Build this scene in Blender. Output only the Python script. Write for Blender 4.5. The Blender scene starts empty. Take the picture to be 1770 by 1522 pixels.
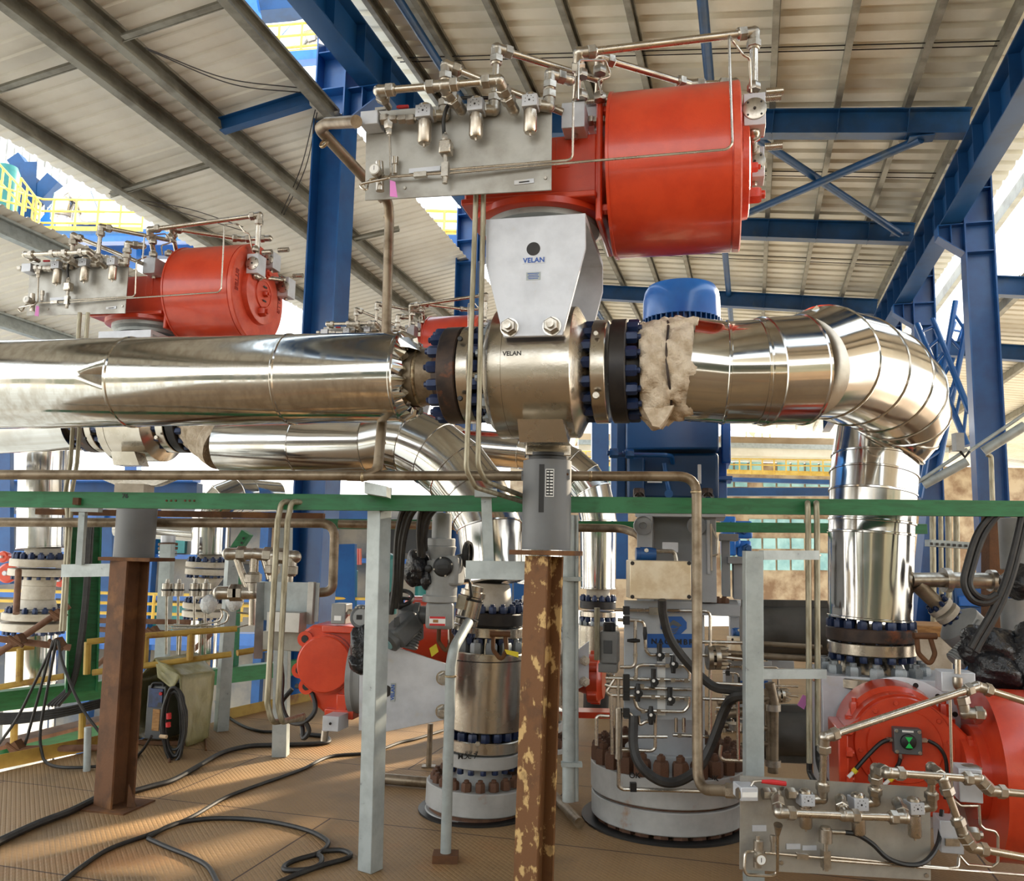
import bpy, bmesh, math, random
from mathutils import Vector as V, Matrix
random.seed(7)
F = 1460.0
PITCH, ROLL = math.radians(7.4), math.radians(1.2)
EYE = V((0, 0, 1.6))
FW = V((0, math.cos(PITCH), math.sin(PITCH)))
_r0, _u0 = V((1, 0, 0)), V((0, -math.sin(PITCH), math.cos(PITCH)))
RT = math.cos(ROLL) * _r0 + math.sin(ROLL) * _u0
UP = math.cos(ROLL) * _u0 - math.sin(ROLL) * _r0
Z = V((0, 0, 1))
scene = bpy.context.scene
COL = scene.collection

def ray(x, y): return FW * F + RT * (x - 885) - UP * (y - 761)
def P(x, y, d):
    """the point of the place that the photo shows at (x, y), d metres ahead of the viewer"""
    v = ray(x, y); return EYE + v * (d / v.y)
def G(x, y, z=0.0):
    v = ray(x, y); return EYE + v * ((z - 1.6) / v.z)
def onpl(x, y, p0, n):
    v = ray(x, y); return EYE + v * ((p0 - EYE).dot(n) / v.dot(n))
def proj(p):
    q = p - EYE; z = q.dot(FW); return 885 + F * q.dot(RT) / z, 761 - F * q.dot(UP) / z
def m(px, p):
    """length in metres of px photo pixels at point p"""
    return px * (p - EYE).dot(FW) / F
def lerp(a, b, t): return a + (b - a) * t
def frame(ax, ref=None):
    ax = ax.normalized()
    ref = ref or (Z if abs(ax.z) < .9 else V((0, 1, 0)))
    e1 = (ref - ax * ref.dot(ax)).normalized()
    return ax, e1, ax.cross(e1)

class MB:
    def __init__(s): s.v = []; s.f = []; s.mi = []; s.cur = 0
    def add(s, vs, fs):
        b = len(s.v); s.v += [tuple(v) for v in vs]; s.f += [tuple(i + b for i in f) for f in fs]; s.mi += [s.cur] * len(fs); return s
    def hexa(s, p):
        return s.add(p, [(0, 3, 2, 1), (4, 5, 6, 7), (0, 1, 5, 4), (1, 2, 6, 5), (2, 3, 7, 6), (3, 0, 4, 7)])
    def box(s, c, sx, sy, sz, ax=V((1, 0, 0)), ay=V((0, 1, 0)), az=Z):
        p = [c + ax * (i * sx / 2) + ay * (j * sy / 2) + az * (k * sz / 2) for k in (-1, 1) for i, j in ((-1, -1), (1, -1), (1, 1), (-1, 1))]
        return s.hexa(p)
    def bar(s, a, b, w, h, up=None):
        ax, e1, e2 = frame(b - a, up)
        return s.box((a + b) / 2, (b - a).length, w, h, ax, e2, e1)
    def prism(s, poly, vec):
        n = len(poly); poly = [V(p) for p in poly]
        return s.add(poly + [p + vec for p in poly], [tuple(range(n))[::-1], tuple(range(n, 2 * n))] + [(i, (i + 1) % n, n + (i + 1) % n, n + i) for i in range(n)])
    def extr(s, prof, a, b, up=None):
        """2-D profile (side, up) swept from a to b"""
        ax, e1, e2 = frame(b - a, up)
        return s.prism([a + e2 * x + e1 * y for x, y in prof], b - a)
    def hsec(s, a, b, h, w, tf, tw, up=None):
        p = [(-w/2, -h/2), (w/2, -h/2), (w/2, -h/2+tf), (tw/2, -h/2+tf), (tw/2, h/2-tf), (w/2, h/2-tf), (w/2, h/2), (-w/2, h/2), (-w/2, h/2-tf), (-tw/2, h/2-tf), (-tw/2, -h/2+tf), (-w/2, -h/2+tf)]
        return s.extr(p, a, b, up)
    def csec(s, a, b, h, w, t, up=None):
        p = [(-w/2, -h/2), (w/2, -h/2), (w/2, -h/2+t*3), (w/2-t, -h/2+t*3), (w/2-t, -h/2+t), (-w/2+t, -h/2+t), (-w/2+t, h/2-t), (w/2-t, h/2-t), (w/2-t, h/2-t*3), (w/2, h/2-t*3), (w/2, h/2), (-w/2, h/2)]
        return s.extr(p, a, b, up)
    def lathe(s, p, ax, prof, n=32, cap=True, ref=None, ph=0.0):
        ax, e1, e2 = frame(ax, ref); vs = []
        for t, r in prof:
            for i in range(n):
                a = 2 * math.pi * i / n + ph
                vs.append(p + ax * t + (e1 * math.cos(a) + e2 * math.sin(a)) * max(r, 1e-5))
        fs = [(j*n+i, j*n+(i+1) % n, (j+1)*n+(i+1) % n, (j+1)*n+i) for j in range(len(prof)-1) for i in range(n)]
        if cap: fs += [tuple(range(n))[::-1], tuple((len(prof)-1)*n+i for i in range(n))]
        return s.add(vs, fs)
    def cyl(s, a, b, r, r2=None, n=20):
        return s.lathe(a, b - a, [(0, r), ((b - a).length, r if r2 is None else r2)], n)
    def hexn(s, p, ax, r, h, ph=0.0):
        return s.lathe(p, ax, [(0, r*.96), (h*.1, r), (h*.82, r), (h, r*.86)], 6, ph=ph)
    def tube(s, path, r, n=10, cap=True):
        path = [V(p) for p in path]; k = len(path)
        rs = r if isinstance(r, (list, tuple)) else [r] * k
        tan = [(path[min(i+1, k-1)] - path[max(i-1, 0)]).normalized() for i in range(k)]
        _, e1, e2 = frame(tan[0]); vs = []
        for i in range(k):
            e1 = (e1 - tan[i] * e1.dot(tan[i])).normalized(); e2 = tan[i].cross(e1)
            vs += [path[i] + (e1 * math.cos(2*math.pi*j/n) + e2 * math.sin(2*math.pi*j/n)) * rs[i] for j in range(n)]
        fs = [(i*n+j, i*n+(j+1) % n, (i+1)*n+(j+1) % n, (i+1)*n+j) for i in range(k-1) for j in range(n)]
        if cap: fs += [tuple(range(n))[::-1], tuple((k-1)*n+j for j in range(n))]
        return s.add(vs, fs)
    def ball(s, c, r, n=16, sx=1, sy=1, sz=1):
        prof = [(-math.cos(math.pi*i/(n//2)), math.sin(math.pi*i/(n//2))) for i in range(n//2+1)]
        b = len(s.v); s.lathe(V((0, 0, 0)), Z, prof, n, False)
        s.v[b:] = [(c.x+x*r*sx, c.y+y*r*sy, c.z+z*r*sz) for x, y, z in s.v[b:]]
        return s
    def build(s, name, mat, parent=None, bevel=0, flat=False, sub=0, angle=35):
        me = bpy.data.meshes.new(name); off = rloc(parent)
        me.from_pydata([(x-off.x, y-off.y, z-off.z) for x, y, z in s.v], [], s.f)
        for mt in (mat if isinstance(mat, (list, tuple)) else [mat]): me.materials.append(mt)
        if any(s.mi): me.polygons.foreach_set('material_index', s.mi)
        me.validate()
        bm = bmesh.new(); bm.from_mesh(me); bmesh.ops.recalc_face_normals(bm, faces=bm.faces); bm.to_mesh(me); bm.free()
        if not flat:
            me.polygons.foreach_set('use_smooth', [True] * len(me.polygons)); me.set_sharp_from_angle(angle=math.radians(angle))
        o = bpy.data.objects.new(name, me); COL.objects.link(o); o.parent = parent
        if bevel:
            b = o.modifiers.new('bevel', 'BEVEL'); b.width = bevel; b.segments = 2; b.limit_method = 'ANGLE'; b.angle_limit = math.radians(40)
        return o

def rloc(o):
    if o is None: return V((0, 0, 0))
    while o.parent: o = o.parent
    return V(o.location)
def fillet(path, R, seg=6):
    path = [V(p) for p in path]; out = [path[0]]
    for i in range(1, len(path)-1):
        a, b, c = path[i-1], path[i], path[i+1]
        u, w = (a-b), (c-b); lu, lw = u.length, w.length
        if lu < 1e-6 or lw < 1e-6: continue
        u.normalize(); w.normalize(); ang = u.angle(w)
        if ang > 3.0: out.append(b); continue
        t = min(R / math.tan(ang/2), lu*.49, lw*.49)
        p0, p1 = b+u*t, b+w*t
        for k in range(seg+1):
            s = k/seg; out.append(p0*(1-s)**2 + b*2*s*(1-s) + p1*s*s)
    out.append(path[-1]); return out
def smooth(path, sub=6):
    """Catmull-Rom through the points"""
    p = [V(q) for q in path]; p = [p[0]*2-p[1]] + p + [p[-1]*2-p[-2]]; out = []
    for i in range(1, len(p)-2):
        for k in range(sub):
            t = k/sub; a, b, c, d = p[i-1:i+3]
            out.append(.5*((2*b)+(c-a)*t+(2*a-5*b+4*c-d)*t*t+(3*b-a-3*c+d)*t**3))
    out.append(p[-2]); return out
def tag(o, label, cat, group=None, kind=None):
    o['label'] = label; o['category'] = cat
    if group: o['group'] = group
    if kind: o['kind'] = kind
    return o
def thing(name, label, cat, loc, group=None):
    o = bpy.data.objects.new(name, None); COL.objects.link(o); o.empty_display_size = .1
    o.location = loc; return tag(o, label, cat, group)
def solo(mb, name, mat, label, cat, group=None, **k):
    o = mb.build(name, mat, None, **k); c = sum((V(v) for v in mb.v), V((0, 0, 0))) / len(mb.v); c.z = min(v[2] for v in mb.v)
    o.data.transform(Matrix.Translation(-c)); o.location = c
    return tag(o, label, cat, group)
def struct(mb, name, mat, **k):
    o = mb.build(name, mat, None, **k); o['kind'] = 'structure'; return o
def dup(root, M, label, group=None):
    def cp(o, par):
        c = o.copy(); COL.objects.link(c); c.parent = par
        for ch in o.children: cp(ch, c)
        return c
    r = cp(root, None); r.matrix_basis = M @ root.matrix_basis; r['label'] = label
    if group: r['group'] = group
    return r
_unit = {}
def nut(parent, p, ax, r, h, mat, name='nut', ph=0.0, n=6):
    """one hexagon nut or bolt head as a part of its own"""
    k = (name, mat.name, n)
    if k not in _unit:
        mb = MB(); mb.lathe(V((0, 0, 0)), Z, [(0, .96), (.1, 1), (.8, 1), (1, .84)], n, ref=V((1, 0, 0)))
        if n == 6 and name != 'bolt_head': mb.lathe(V((0, 0, .9)), Z, [(0, .5), (.35, .5), (.4, .44)], 8, ref=V((1, 0, 0)))
        o = mb.build(name, mat); _unit[k] = o.data; bpy.data.objects.remove(o)
    o = bpy.data.objects.new(name, _unit[k]); COL.objects.link(o); o.parent = parent
    a, e1, e2 = frame(ax); c, s = math.cos(ph), math.sin(ph)
    e1, e2 = e1*c+e2*s, e2*c-e1*s
    M = Matrix((e1*r, e2*r, a*h)).transposed().to_4x4(); M.translation = p - rloc(parent)
    o.matrix_basis = M; return o
def nuts(parent, p, ax, R, n, r, h, mat, name='nut', ph=0.0):
    a, e1, e2 = frame(ax)
    for i in range(n):
        t = 2*math.pi*(i+ph)/n; d = e1*math.cos(t)+e2*math.sin(t)
        nut(parent, p+d*R, a, r, h, mat, name, ph=t)
def disc(p, ax, r, t, ch=.006, n=48, bore=0): # flange ring
    mb = MB(); mb.lathe(p, ax, [(0, r-ch), (ch, r), (t-ch, r), (t, r-ch)], n); return mb
def text(s, c, ex, ey, h, mat, parent, name='lettering', depth=.0008, spacing=1.0):
    cu = bpy.data.curves.new('t', 'FONT'); cu.body = s; cu.align_x = 'CENTER'; cu.align_y = 'CENTER'; cu.size = h*1.42; cu.extrude = depth; cu.offset = h*.035; cu.space_character = spacing
    o = bpy.data.objects.new('t', cu); COL.objects.link(o)
    me = bpy.data.meshes.new_from_object(o.evaluated_get(bpy.context.evaluated_depsgraph_get())); bpy.data.objects.remove(o); bpy.data.curves.remove(cu)
    ex, ey = ex.normalized(), ey.normalized(); ez = ex.cross(ey)
    M = Matrix((ex, ey, ez)).transposed().to_4x4(); M.translation = c - rloc(parent)
    me.transform(M); me.name = name; me.materials.clear(); me.materials.append(mat)
    q = bpy.data.objects.new(name, me); COL.objects.link(q); q.parent = parent; return q

# ---------------------------------------------------------------- materials
def C(r, g, b):
    f = lambda c: (c/255/12.92) if c/255 <= .04045 else ((c/255+.055)/1.055)**2.4
    return (f(r), f(g), f(b), 1)
def pm(name, c1, c2=None, sc=6, lo=.42, hi=.62, rough=.5, metal=0, bump=0, bsc=40, st=(1, 1, 1), c3=None, sc3=2, lo3=.55, hi3=.65, rough2=None, det=6, bst=None, coat=0, bdet=4):
    mt = bpy.data.materials.new(name); mt.use_nodes = True; nt = mt.node_tree; N, L = nt.nodes, nt.links
    b = N['Principled BSDF']; b.inputs['Roughness'].default_value = rough; b.inputs['Metallic'].default_value = metal
    b.inputs['Base Color'].default_value = c1
    if coat: b.inputs['Coat Weight'].default_value = coat; b.inputs['Coat Roughness'].default_value = .12
    tc = N.new('ShaderNodeTexCoord')
    def noise(scale, stretch, det=det):
        mp = N.new('ShaderNodeMapping'); mp.inputs['Scale'].default_value = stretch; L.new(tc.outputs['Object'], mp.inputs[0])
        nz = N.new('ShaderNodeTexNoise'); nz.inputs['Scale'].default_value = scale; nz.inputs['Detail'].default_value = det; nz.inputs['Roughness'].default_value = .6
        L.new(mp.outputs[0], nz.inputs[0]); return nz.outputs[0]
    def ramp(src, a, z):
        r = N.new('ShaderNodeMapRange'); r.inputs[1].default_value = a; r.inputs[2].default_value = z; L.new(src, r.inputs[0]); return r.outputs[0]
    col = None
    if c2:
        f = ramp(noise(sc, st), lo, hi)
        mx = N.new('ShaderNodeMix'); mx.data_type = 'RGBA'; mx.inputs[6].default_value = c1; mx.inputs[7].default_value = c2; L.new(f, mx.inputs[0]); col = mx.outputs[2]
        if rough2 is not None:
            q = N.new('ShaderNodeMapRange'); q.inputs[3].default_value = rough; q.inputs[4].default_value = rough2; L.new(f, q.inputs[0]); L.new(q.outputs[0], b.inputs['Roughness'])
    if c3:
        f = ramp(noise(sc3, (1, 1, 1)), lo3, hi3)
        mx = N.new('ShaderNodeMix'); mx.data_type = 'RGBA'; mx.inputs[6].default_value = c1; mx.inputs[7].default_value = c3; L.new(f, mx.inputs[0])
        if col: L.new(col, mx.inputs[6])
        col = mx.outputs[2]
    if col: L.new(col, b.inputs['Base Color'])
    if bump:
        bp = N.new('ShaderNodeBump'); bp.inputs['Strength'].default_value = 1; bp.inputs['Distance'].default_value = bump
        L.new(noise(bsc, bst or st, bdet), bp.inputs['Height']); L.new(bp.outputs[0], b.inputs['Normal'])
    return mt
M_ = {}
def mk(k, *a, **kw): M_[k] = pm(k, *a, **kw)
mk('clad', C(206, 205, 202), C(186, 183, 177), 3, rough=.1, rough2=.19, metal=1, bump=.012, bsc=2.2, bdet=0)
mk('clad_scratch', C(202, 200, 195), C(184, 179, 170), 7, st=(3, 3, 1), rough=.1, rough2=.18, metal=1, bump=.008, bsc=2, bdet=0, bst=(1, 1, 1))
mk('steel', C(196, 189, 178), C(176, 168, 154), 4, st=(1, 1, 1), rough=.2, rough2=.3, metal=1, bump=.0006, bsc=60)
mk('tube', C(202, 194, 182), C(178, 168, 154), 12, rough=.22, rough2=.34, metal=1)
mk('fitting', C(190, 184, 174), C(160, 152, 140), 20, rough=.28, rough2=.4, metal=1)
mk('plate', C(176, 174, 168), C(156, 153, 146), 5, rough=.42, rough2=.52, metal=.6, c3=C(140, 132, 120), sc3=3, lo3=.6, hi3=.75)
mk('block', C(206, 209, 216), C(190, 193, 200), 5, rough=.42, metal=.25, c3=C(190, 182, 168), sc3=5, lo3=.62, hi3=.78)
mk('pipe_brown', C(146, 132, 112), C(112, 96, 76), 9, rough=.42, metal=.6, c3=C(104, 78, 54), sc3=5, lo3=.62, hi3=.75)
mk('conduit', C(168, 162, 142), C(128, 120, 98), 30, st=(1, 1, .2), rough=.45, metal=.55)
mk('galv', C(172, 180, 180), C(156, 163, 163), 9, rough=.5, metal=.3, c3=C(118, 122, 122), sc3=18, lo3=.66, hi3=.74)
mk('red', C(206, 66, 34), C(192, 56, 28), 6, rough=.3, bump=.0004, bsc=160, coat=.4)
mk('red_rough', C(212, 82, 54), C(198, 66, 40), 10, rough=.38, bump=.002, bsc=90, coat=.3)
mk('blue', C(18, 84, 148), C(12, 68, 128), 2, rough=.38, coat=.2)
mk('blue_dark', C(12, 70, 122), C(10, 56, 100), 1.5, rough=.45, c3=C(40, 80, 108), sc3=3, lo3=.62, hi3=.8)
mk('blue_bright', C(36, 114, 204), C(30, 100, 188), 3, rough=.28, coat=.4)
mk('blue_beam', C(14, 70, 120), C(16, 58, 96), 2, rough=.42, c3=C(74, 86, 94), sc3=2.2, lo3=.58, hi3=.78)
mk('navy', C(34, 52, 92), C(24, 36, 62), 30, rough=.35, metal=.2)
mk('green', C(34, 112, 66), C(28, 96, 54), 7, st=(1, 1, 6), rough=.42, c3=C(46, 124, 78), sc3=3)
mk('rust', C(104, 68, 40), C(80, 52, 30), 5, rough=.8, c3=C(124, 84, 48), sc3=3, bump=.002, bsc=60)
mk('rust_worn', C(112, 74, 40), C(200, 166, 110), 14, lo=.55, hi=.6, rough=.75, c3=C(88, 58, 32), sc3=4, bump=.002, bsc=50, st=(1, 1, .7))
mk('flange_brown', C(70, 56, 48), C(44, 38, 38), 8, rough=.5, metal=.4, c3=C(124, 70, 40), sc3=7, lo3=.6, hi3=.72)
mk('flange_dark', C(52, 48, 46), C(38, 36, 38), 8, rough=.42, metal=.4)
mk('black', C(22, 22, 23), None, rough=.45)
mk('rubber', C(30, 29, 29), C(44, 42, 40), 20, rough=.5)
mk('bag', C(30, 30, 33), None, rough=.28, bump=.02, bsc=14)
mk('wool', C(216, 202, 182), C(186, 168, 144), 14, rough=.95, bump=.02, bsc=28)
mk('grey_can', C(104, 106, 108), C(96, 98, 100), 3, rough=.5, c3=C(122, 108, 88), sc3=4, lo3=.64, hi3=.74)
mk('pump_grey', C(172, 176, 180), C(158, 162, 168), 3, rough=.5)
mk('flange_grey', C(176, 176, 174), C(160, 160, 158), 5, rough=.5, c3=C(150, 120, 92), sc3=5, lo3=.64, hi3=.74)
mk('act_grey', C(142, 143, 142), C(130, 131, 130), 8, rough=.42)
mk('act_dark', C(86, 88, 89), C(76, 78, 80), 8, rough=.45)
mk('sand_paint', C(206, 198, 184), C(176, 164, 146), 5, rough=.6, c3=C(150, 130, 104), sc3=4, lo3=.62, hi3=.75)
mk('purlin', C(140, 138, 128), C(110, 106, 96), 3, rough=.45, metal=.45, c3=C(150, 112, 78), sc3=1.4, lo3=.64, hi3=.72)
mk('roof', C(228, 224, 210), C(214, 208, 190), 1.2, st=(1, 1, 1), rough=.34)
mk('roof_left', C(224, 220, 210), C(212, 206, 194), 1.0, rough=.5)
mk('yellow', C(238, 204, 104), C(224, 184, 78), 4, rough=.45)
mk('yellow_old', C(180, 148, 66), C(150, 116, 50), 4, rough=.6, c3=C(120, 78, 48), sc3=4, lo3=.56, hi3=.68)
mk('scaffold', C(132, 96, 74), C(104, 70, 50), 8, rough=.7)
mk('tarp', C(142, 136, 92), C(122, 116, 74), 4, rough=.42, bump=.012, bsc=7)
mk('white', C(232, 232, 230), None, rough=.5)
mk('label_blue', C(30, 82, 170), None, rough=.5)
mk('logo_blue', C(28, 84, 156), None, rough=.45)
mk('pink', C(226, 140, 208), None, rough=.6)
mk('label_red', C(196, 40, 44), None, rough=.5)
mk('tag_yellow', C(226, 206, 50), None, rough=.5)
mk('led', C(40, 190, 90), None, rough=.3)
mk('teal', C(36, 120, 116), C(30, 104, 100), 3, rough=.4)
mk('dark_vessel', C(88, 86, 82), C(70, 68, 64), 4, rough=.5, metal=.3)
mk('glass_teal', C(150, 196, 200), C(110, 160, 168), 1, rough=.2)
mk('dirty_wall', C(172, 156, 132), C(120, 96, 74), 1.2, rough=.8)
mk('tan', C(206, 180, 146), C(190, 162, 128), 1, rough=.8)
mk('brown_box', C(236, 222, 196), C(216, 196, 162), 9, rough=.4, metal=.3)
mk('white_tank', C(236, 234, 228), None, rough=.4)
mk('clear_bag', C(220, 222, 222), C(190, 194, 196), 18, rough=.15, bump=.02, bsc=20)
mk('weld', C(176, 160, 130), C(120, 96, 70), 40, rough=.4, metal=.8)
mk('nut_rust', C(104, 72, 52), C(78, 50, 36), 20, rough=.75)
mk('nut_steel', C(150, 156, 160), C(120, 126, 130), 20, rough=.4, metal=.5)
mk('wood', C(176, 132, 82), C(140, 100, 60), 6, st=(1, 8, 8), rough=.8)
mk('grating', C(178, 148, 98), C(150, 122, 80), 6, rough=.8)
mk('structure_tan', C(150, 140, 124), C(96, 98, 102), .5, rough=.8)
mk('shade_wall', C(112, 108, 92), C(70, 82, 72), .4, rough=.8)
mk('red_dark', C(150, 40, 24), None, rough=.5)
mk('ground', C(226, 216, 200), C(206, 194, 174), .8, rough=.9)
# ---------------------------------------------------------------- the deck
def floor_mat():
    mt = pm('deck', C(160, 127, 86), C(136, 109, 76), .9, lo=.35, hi=.65, rough=.62, c3=C(172, 118, 70), sc3=.8, lo3=.56, hi3=.74)
    nt = mt.node_tree; N, L = nt.nodes, nt.links; b = N['Principled BSDF']
    tc = N.new('ShaderNodeTexCoord'); mp = N.new('ShaderNodeMapping'); mp.inputs['Rotation'].default_value = (0, 0, math.radians(15.5)); L.new(tc.outputs['Object'], mp.inputs[0])
    br = N.new('ShaderNodeTexBrick'); L.new(mp.outputs[0], br.inputs[0])
    for k, v in (('Scale', 1), ('Mortar Size', .006), ('Brick Width', 2.4), ('Row Height', 1.2), ('Mortar Smooth', .2)): br.inputs[k].default_value = v
    old = b.inputs['Base Color'].links[0].from_socket
    mx = N.new('ShaderNodeMix'); mx.data_type = 'RGBA'; L.new(br.outputs['Fac'], mx.inputs[0]); L.new(old, mx.inputs[6]); mx.inputs[7].default_value = C(70, 44, 26)
    # oily stains
    nz = N.new('ShaderNodeTexNoise'); nz.inputs['Scale'].default_value = 1.7; nz.inputs['Detail'].default_value = 8; L.new(tc.outputs['Object'], nz.inputs[0])
    r = N.new('ShaderNodeMapRange'); r.inputs[1].default_value = .57; r.inputs[2].default_value = .75; r.inputs[4].default_value = .6; L.new(nz.outputs[0], r.inputs[0])
    m2 = N.new('ShaderNodeMix'); m2.data_type = 'RGBA'; L.new(r.outputs[0], m2.inputs[0]); L.new(mx.outputs[2], m2.inputs[6]); m2.inputs[7].default_value = C(92, 78, 60)
    L.new(m2.outputs[2], b.inputs['Base Color'])
    mp2 = N.new('ShaderNodeMapping'); mp2.inputs['Rotation'].default_value = (0, 0, math.radians(60)); L.new(tc.outputs['Object'], mp2.inputs[0])
    ck = N.new('ShaderNodeTexBrick'); L.new(mp2.outputs[0], ck.inputs[0])
    for k, v in (('Scale', 1), ('Mortar Size', .006), ('Brick Width', .05), ('Row Height', .025), ('Mortar Smooth', .6)): ck.inputs[k].default_value = v
    ad = N.new('ShaderNodeMath'); ad.operation = 'MULTIPLY_ADD'; L.new(br.outputs['Fac'], ad.inputs[0]); ad.inputs[1].default_value = 2; L.new(ck.outputs['Fac'], ad.inputs[2])
    bp = N.new('ShaderNodeBump'); bp.invert = True; bp.inputs['Distance'].default_value = .0016; L.new(ad.outputs[0], bp.inputs['Height']); L.new(bp.outputs[0], b.inputs['Normal'])
    return mt
M_['deck'] = floor_mat()
TH = math.radians(15.9); RU, DV = V((math.cos(TH), -math.sin(TH), 0)), V((math.sin(TH), math.cos(TH), 0))
TL = math.radians(14.3); LU, LV = V((math.cos(TL), -math.sin(TL), 0)), V((math.sin(TL), math.cos(TL), 0))
BR, BL, A0 = -.12, .18, 6.0
E0 = V((0, 0, 1.6))
def RP(u, v, dz=0): return E0 + RU*u + DV*v + Z*(A0 + BR*u + dz)
def LP(u, v, dz=0): return E0 + LU*u + LV*v + Z*(A0 + BL*u + dz)
NR = (Z - RU*BR).normalized(); NL = (Z - LU*BL).normalized()
def onR(x, y, dz=0): return onpl(x, y, RP(0, 0, dz), NR)
def onL(x, y, dz=0): return onpl(x, y, LP(0, 0, dz), NL)
def uv(p, a=RU, b=DV): q = p - E0; return q.dot(a), q.dot(b)
kerb0, kerb1 = G(-60, 1348), G(560, 1203)
kd = (kerb1 - kerb0).normalized()
mb = MB(); pts = [kerb0 - kd*12, kerb0 + kd*14, V((9, 21, 0)), V((14, -8, 0))]
mb.prism([p + Z*-.02 for p in pts], V((0, 0, .02))); struct(mb, 'floor', M_['deck'])
mb = MB(); mb.box(V((0, 30, -5.6)), 160, 160, .2); struct(mb, 'ground', M_['ground'])

mb = MB(); mb.box(V((0, -9, 1.5)), 40, .25, 3.6); struct(mb, 'added_shade_wall', M_['shade_wall'])  # unseen wall behind the viewer, added to cut front light on the metal
# ---------------------------------------------------------------- roofs
def sheet(Pt, u0, u1, v0, v1, pitch, hgt, dz):
    mb = MB(); n = int((v1-v0)/pitch); row = []
    for i in range(n):
        for f, h in ((0, 0), (.58, 0), (.66, hgt), (.9, hgt), (.98, 0)): row.append((v0+(i+f)*pitch, h))
    vs = [Pt(u, v, dz+h) for u in (u0, u1) for v, h in row]; k = len(row)
    mb.add(vs, [(i, i+1, k+i+1, k+i) for i in range(k-1)]); return mb
UE = uv(onR(1740, 322))[0]
struct(sheet(RP, -4.75, UE, -9, 44, .34, .05, .12), 'ceiling', M_['roof'], flat=True)
struct(sheet(LP, -8.25, -4.62, -7, 22, .2, .022, .2), 'ceiling', M_['roof_left'], flat=True)
def QP(u, v, dz=0): return E0 + RU*u + DV*v + Z*(4.9-.12*u+dz)
struct(sheet(QP, UE+.45, 11, -16, 40, .3, .04, .12), 'ceiling', M_['roof'], flat=True)
def MP(u, v, dz=0): return LP(u, v, dz-.68)
struct(sheet(MP, -12.2, -8.45, 2, 22, .2, .022, .2), 'ceiling', M_['roof_left'], flat=True)

ordn = ['first', 'second', 'third', 'fourth', 'fifth', 'sixth', 'seventh', 'eighth', 'ninth', 'tenth', 'eleventh', 'twelfth']
def clips(mb, a, b, up, n, w):  # cleats where the purlin meets the rafters
    for i in range(n):
        p = lerp(a, b, (i+.5)/n); mb.box(p, .012, w, .16, (b-a).normalized(), (b-a).normalized().cross(up), up)
# purlins of the right roof, at the places the photo shows them
us = [uv(onR(x, 20))[0] for x in (650, 732, 852, 975, 1090, 1343, 1479, 1625)] + [2.75]
for i, u in enumerate(us):
    mb = MB(); a, b = RP(u, -8, .03), RP(u, 40, .03)
    if i in (4,): pass
    mb.csec(a, b, .17, .075, .012, NR)
    solo(mb, 'roof_purlin', M_['purlin'], f'galvanised purlin under the corrugated roof, {ordn[i]} from the left blue girder' if i < 8 else 'galvanised eave purlin of the corrugated roof, along the right blue girder', 'purlin', 'purlins under the right roof', flat=True)
u = uv(onR(1216, 10))[0]
mb = MB(); mb.tube([RP(u, -7, -.1), RP(u, 38, -.1)], .062, 14); solo(mb, 'tie_pipe', M_['blue_beam'], 'long blue pipe tie running below the roof above the red cylinder', 'roof tie')
u = uv(onR(704, 10))[0]
mb = MB(); mb.tube([RP(u, -7, -.09), RP(u, 38, -.09)], .055, 14); solo(mb, 'tie_pipe', M_['blue_beam'], 'rust-streaked blue pipe tie between the two leftmost purlins of the right roof', 'roof tie')
for i, (x, y) in enumerate(((1400, 80), (1400, 88), (1430, 297), (1430, 305), (1390, 445), (1390, 452))):
    v = uv(onR(x, y))[1]; mb = MB(); mb.tube([RP(-4.5, v, .0), RP(2.8, v, .0)], .008, 6)
    solo(mb, 'sag_rod', M_['flange_dark'], ['nearer', 'farther'][i % 2] + ' thin sag rod of the ' + ['front', 'middle', 'back'][i//2] + ' pair across the roof purlins', 'rod', 'sag rods across the right roof')
# rafters
for i, (x, y) in enumerate(((None, 7.3), (1480, 214), (1430, 400), (1300, 520))):
    v = y if x is None else uv(onR(x, y, -.22))[1]
    mb = MB(); mb.hsec(RP(-4.4, v, -.22), RP(2.72, v, -.22), .34, .2, .016, .012, NR)
    for u in us[3:]:
        if u < 2.7: mb.box(RP(u, v, -.2), .012, .19, .4, RU, DV, NR)
    solo(mb, 'roof_rafter', M_['blue_beam'], 'blue steel rafter under the roof, ' + ['nearest of the four, overhead', 'above the crossed tube braces', 'below the crossed tube braces', 'farthest back, behind the big silver elbow'][i], 'rafter', 'rafters of the right roof', flat=True)
for i, (a, b) in enumerate((((1298, 232), (1556, 404)), ((1592, 240), (1270, 378)))):
    mb = MB(); mb.tube([onR(*a, -.32-.12*i), onR(*b, -.32-.12*i)], .058, 14)
    mb.box(onR(*a, -.32-.12*i), .3, .2, .015, RU, DV, NR); mb.box(onR(*b, -.32-.12*i), .3, .2, .015, RU, DV, NR)
    solo(mb, 'tube_brace', M_['blue_beam'], ['blue tube brace under the roof falling towards the right girder', 'blue tube brace under the roof rising towards the right girder'][i], 'brace', 'crossed roof braces')
# girders along both column rows
def girder(u, zt, v0, v1, label, off):
    mb = MB(); a, b = E0+RU*u+DV*v0+Z*zt, E0+RU*u+DV*v1+Z*zt
    mb.hsec(a, b, .56, .27, .022, .014, Z)
    n = int((v1-v0)/.75)
    for i in range(n):
        p = lerp(a, b, (i+.5)/n); mb.box(p, .012, .25, .51, DV, RU, Z)
    solo(mb, 'runway_girder', M_['blue_dark'], label, 'girder', flat=True)
girder(2.78, 5.0, -7, 34, 'deep blue girder with web stiffeners along the right edge of the roof', 0)
girder(-4.5, 5.98, -7, 34, 'deep blue girder with web stiffeners crossing the top behind the red actuator', 0)
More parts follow.
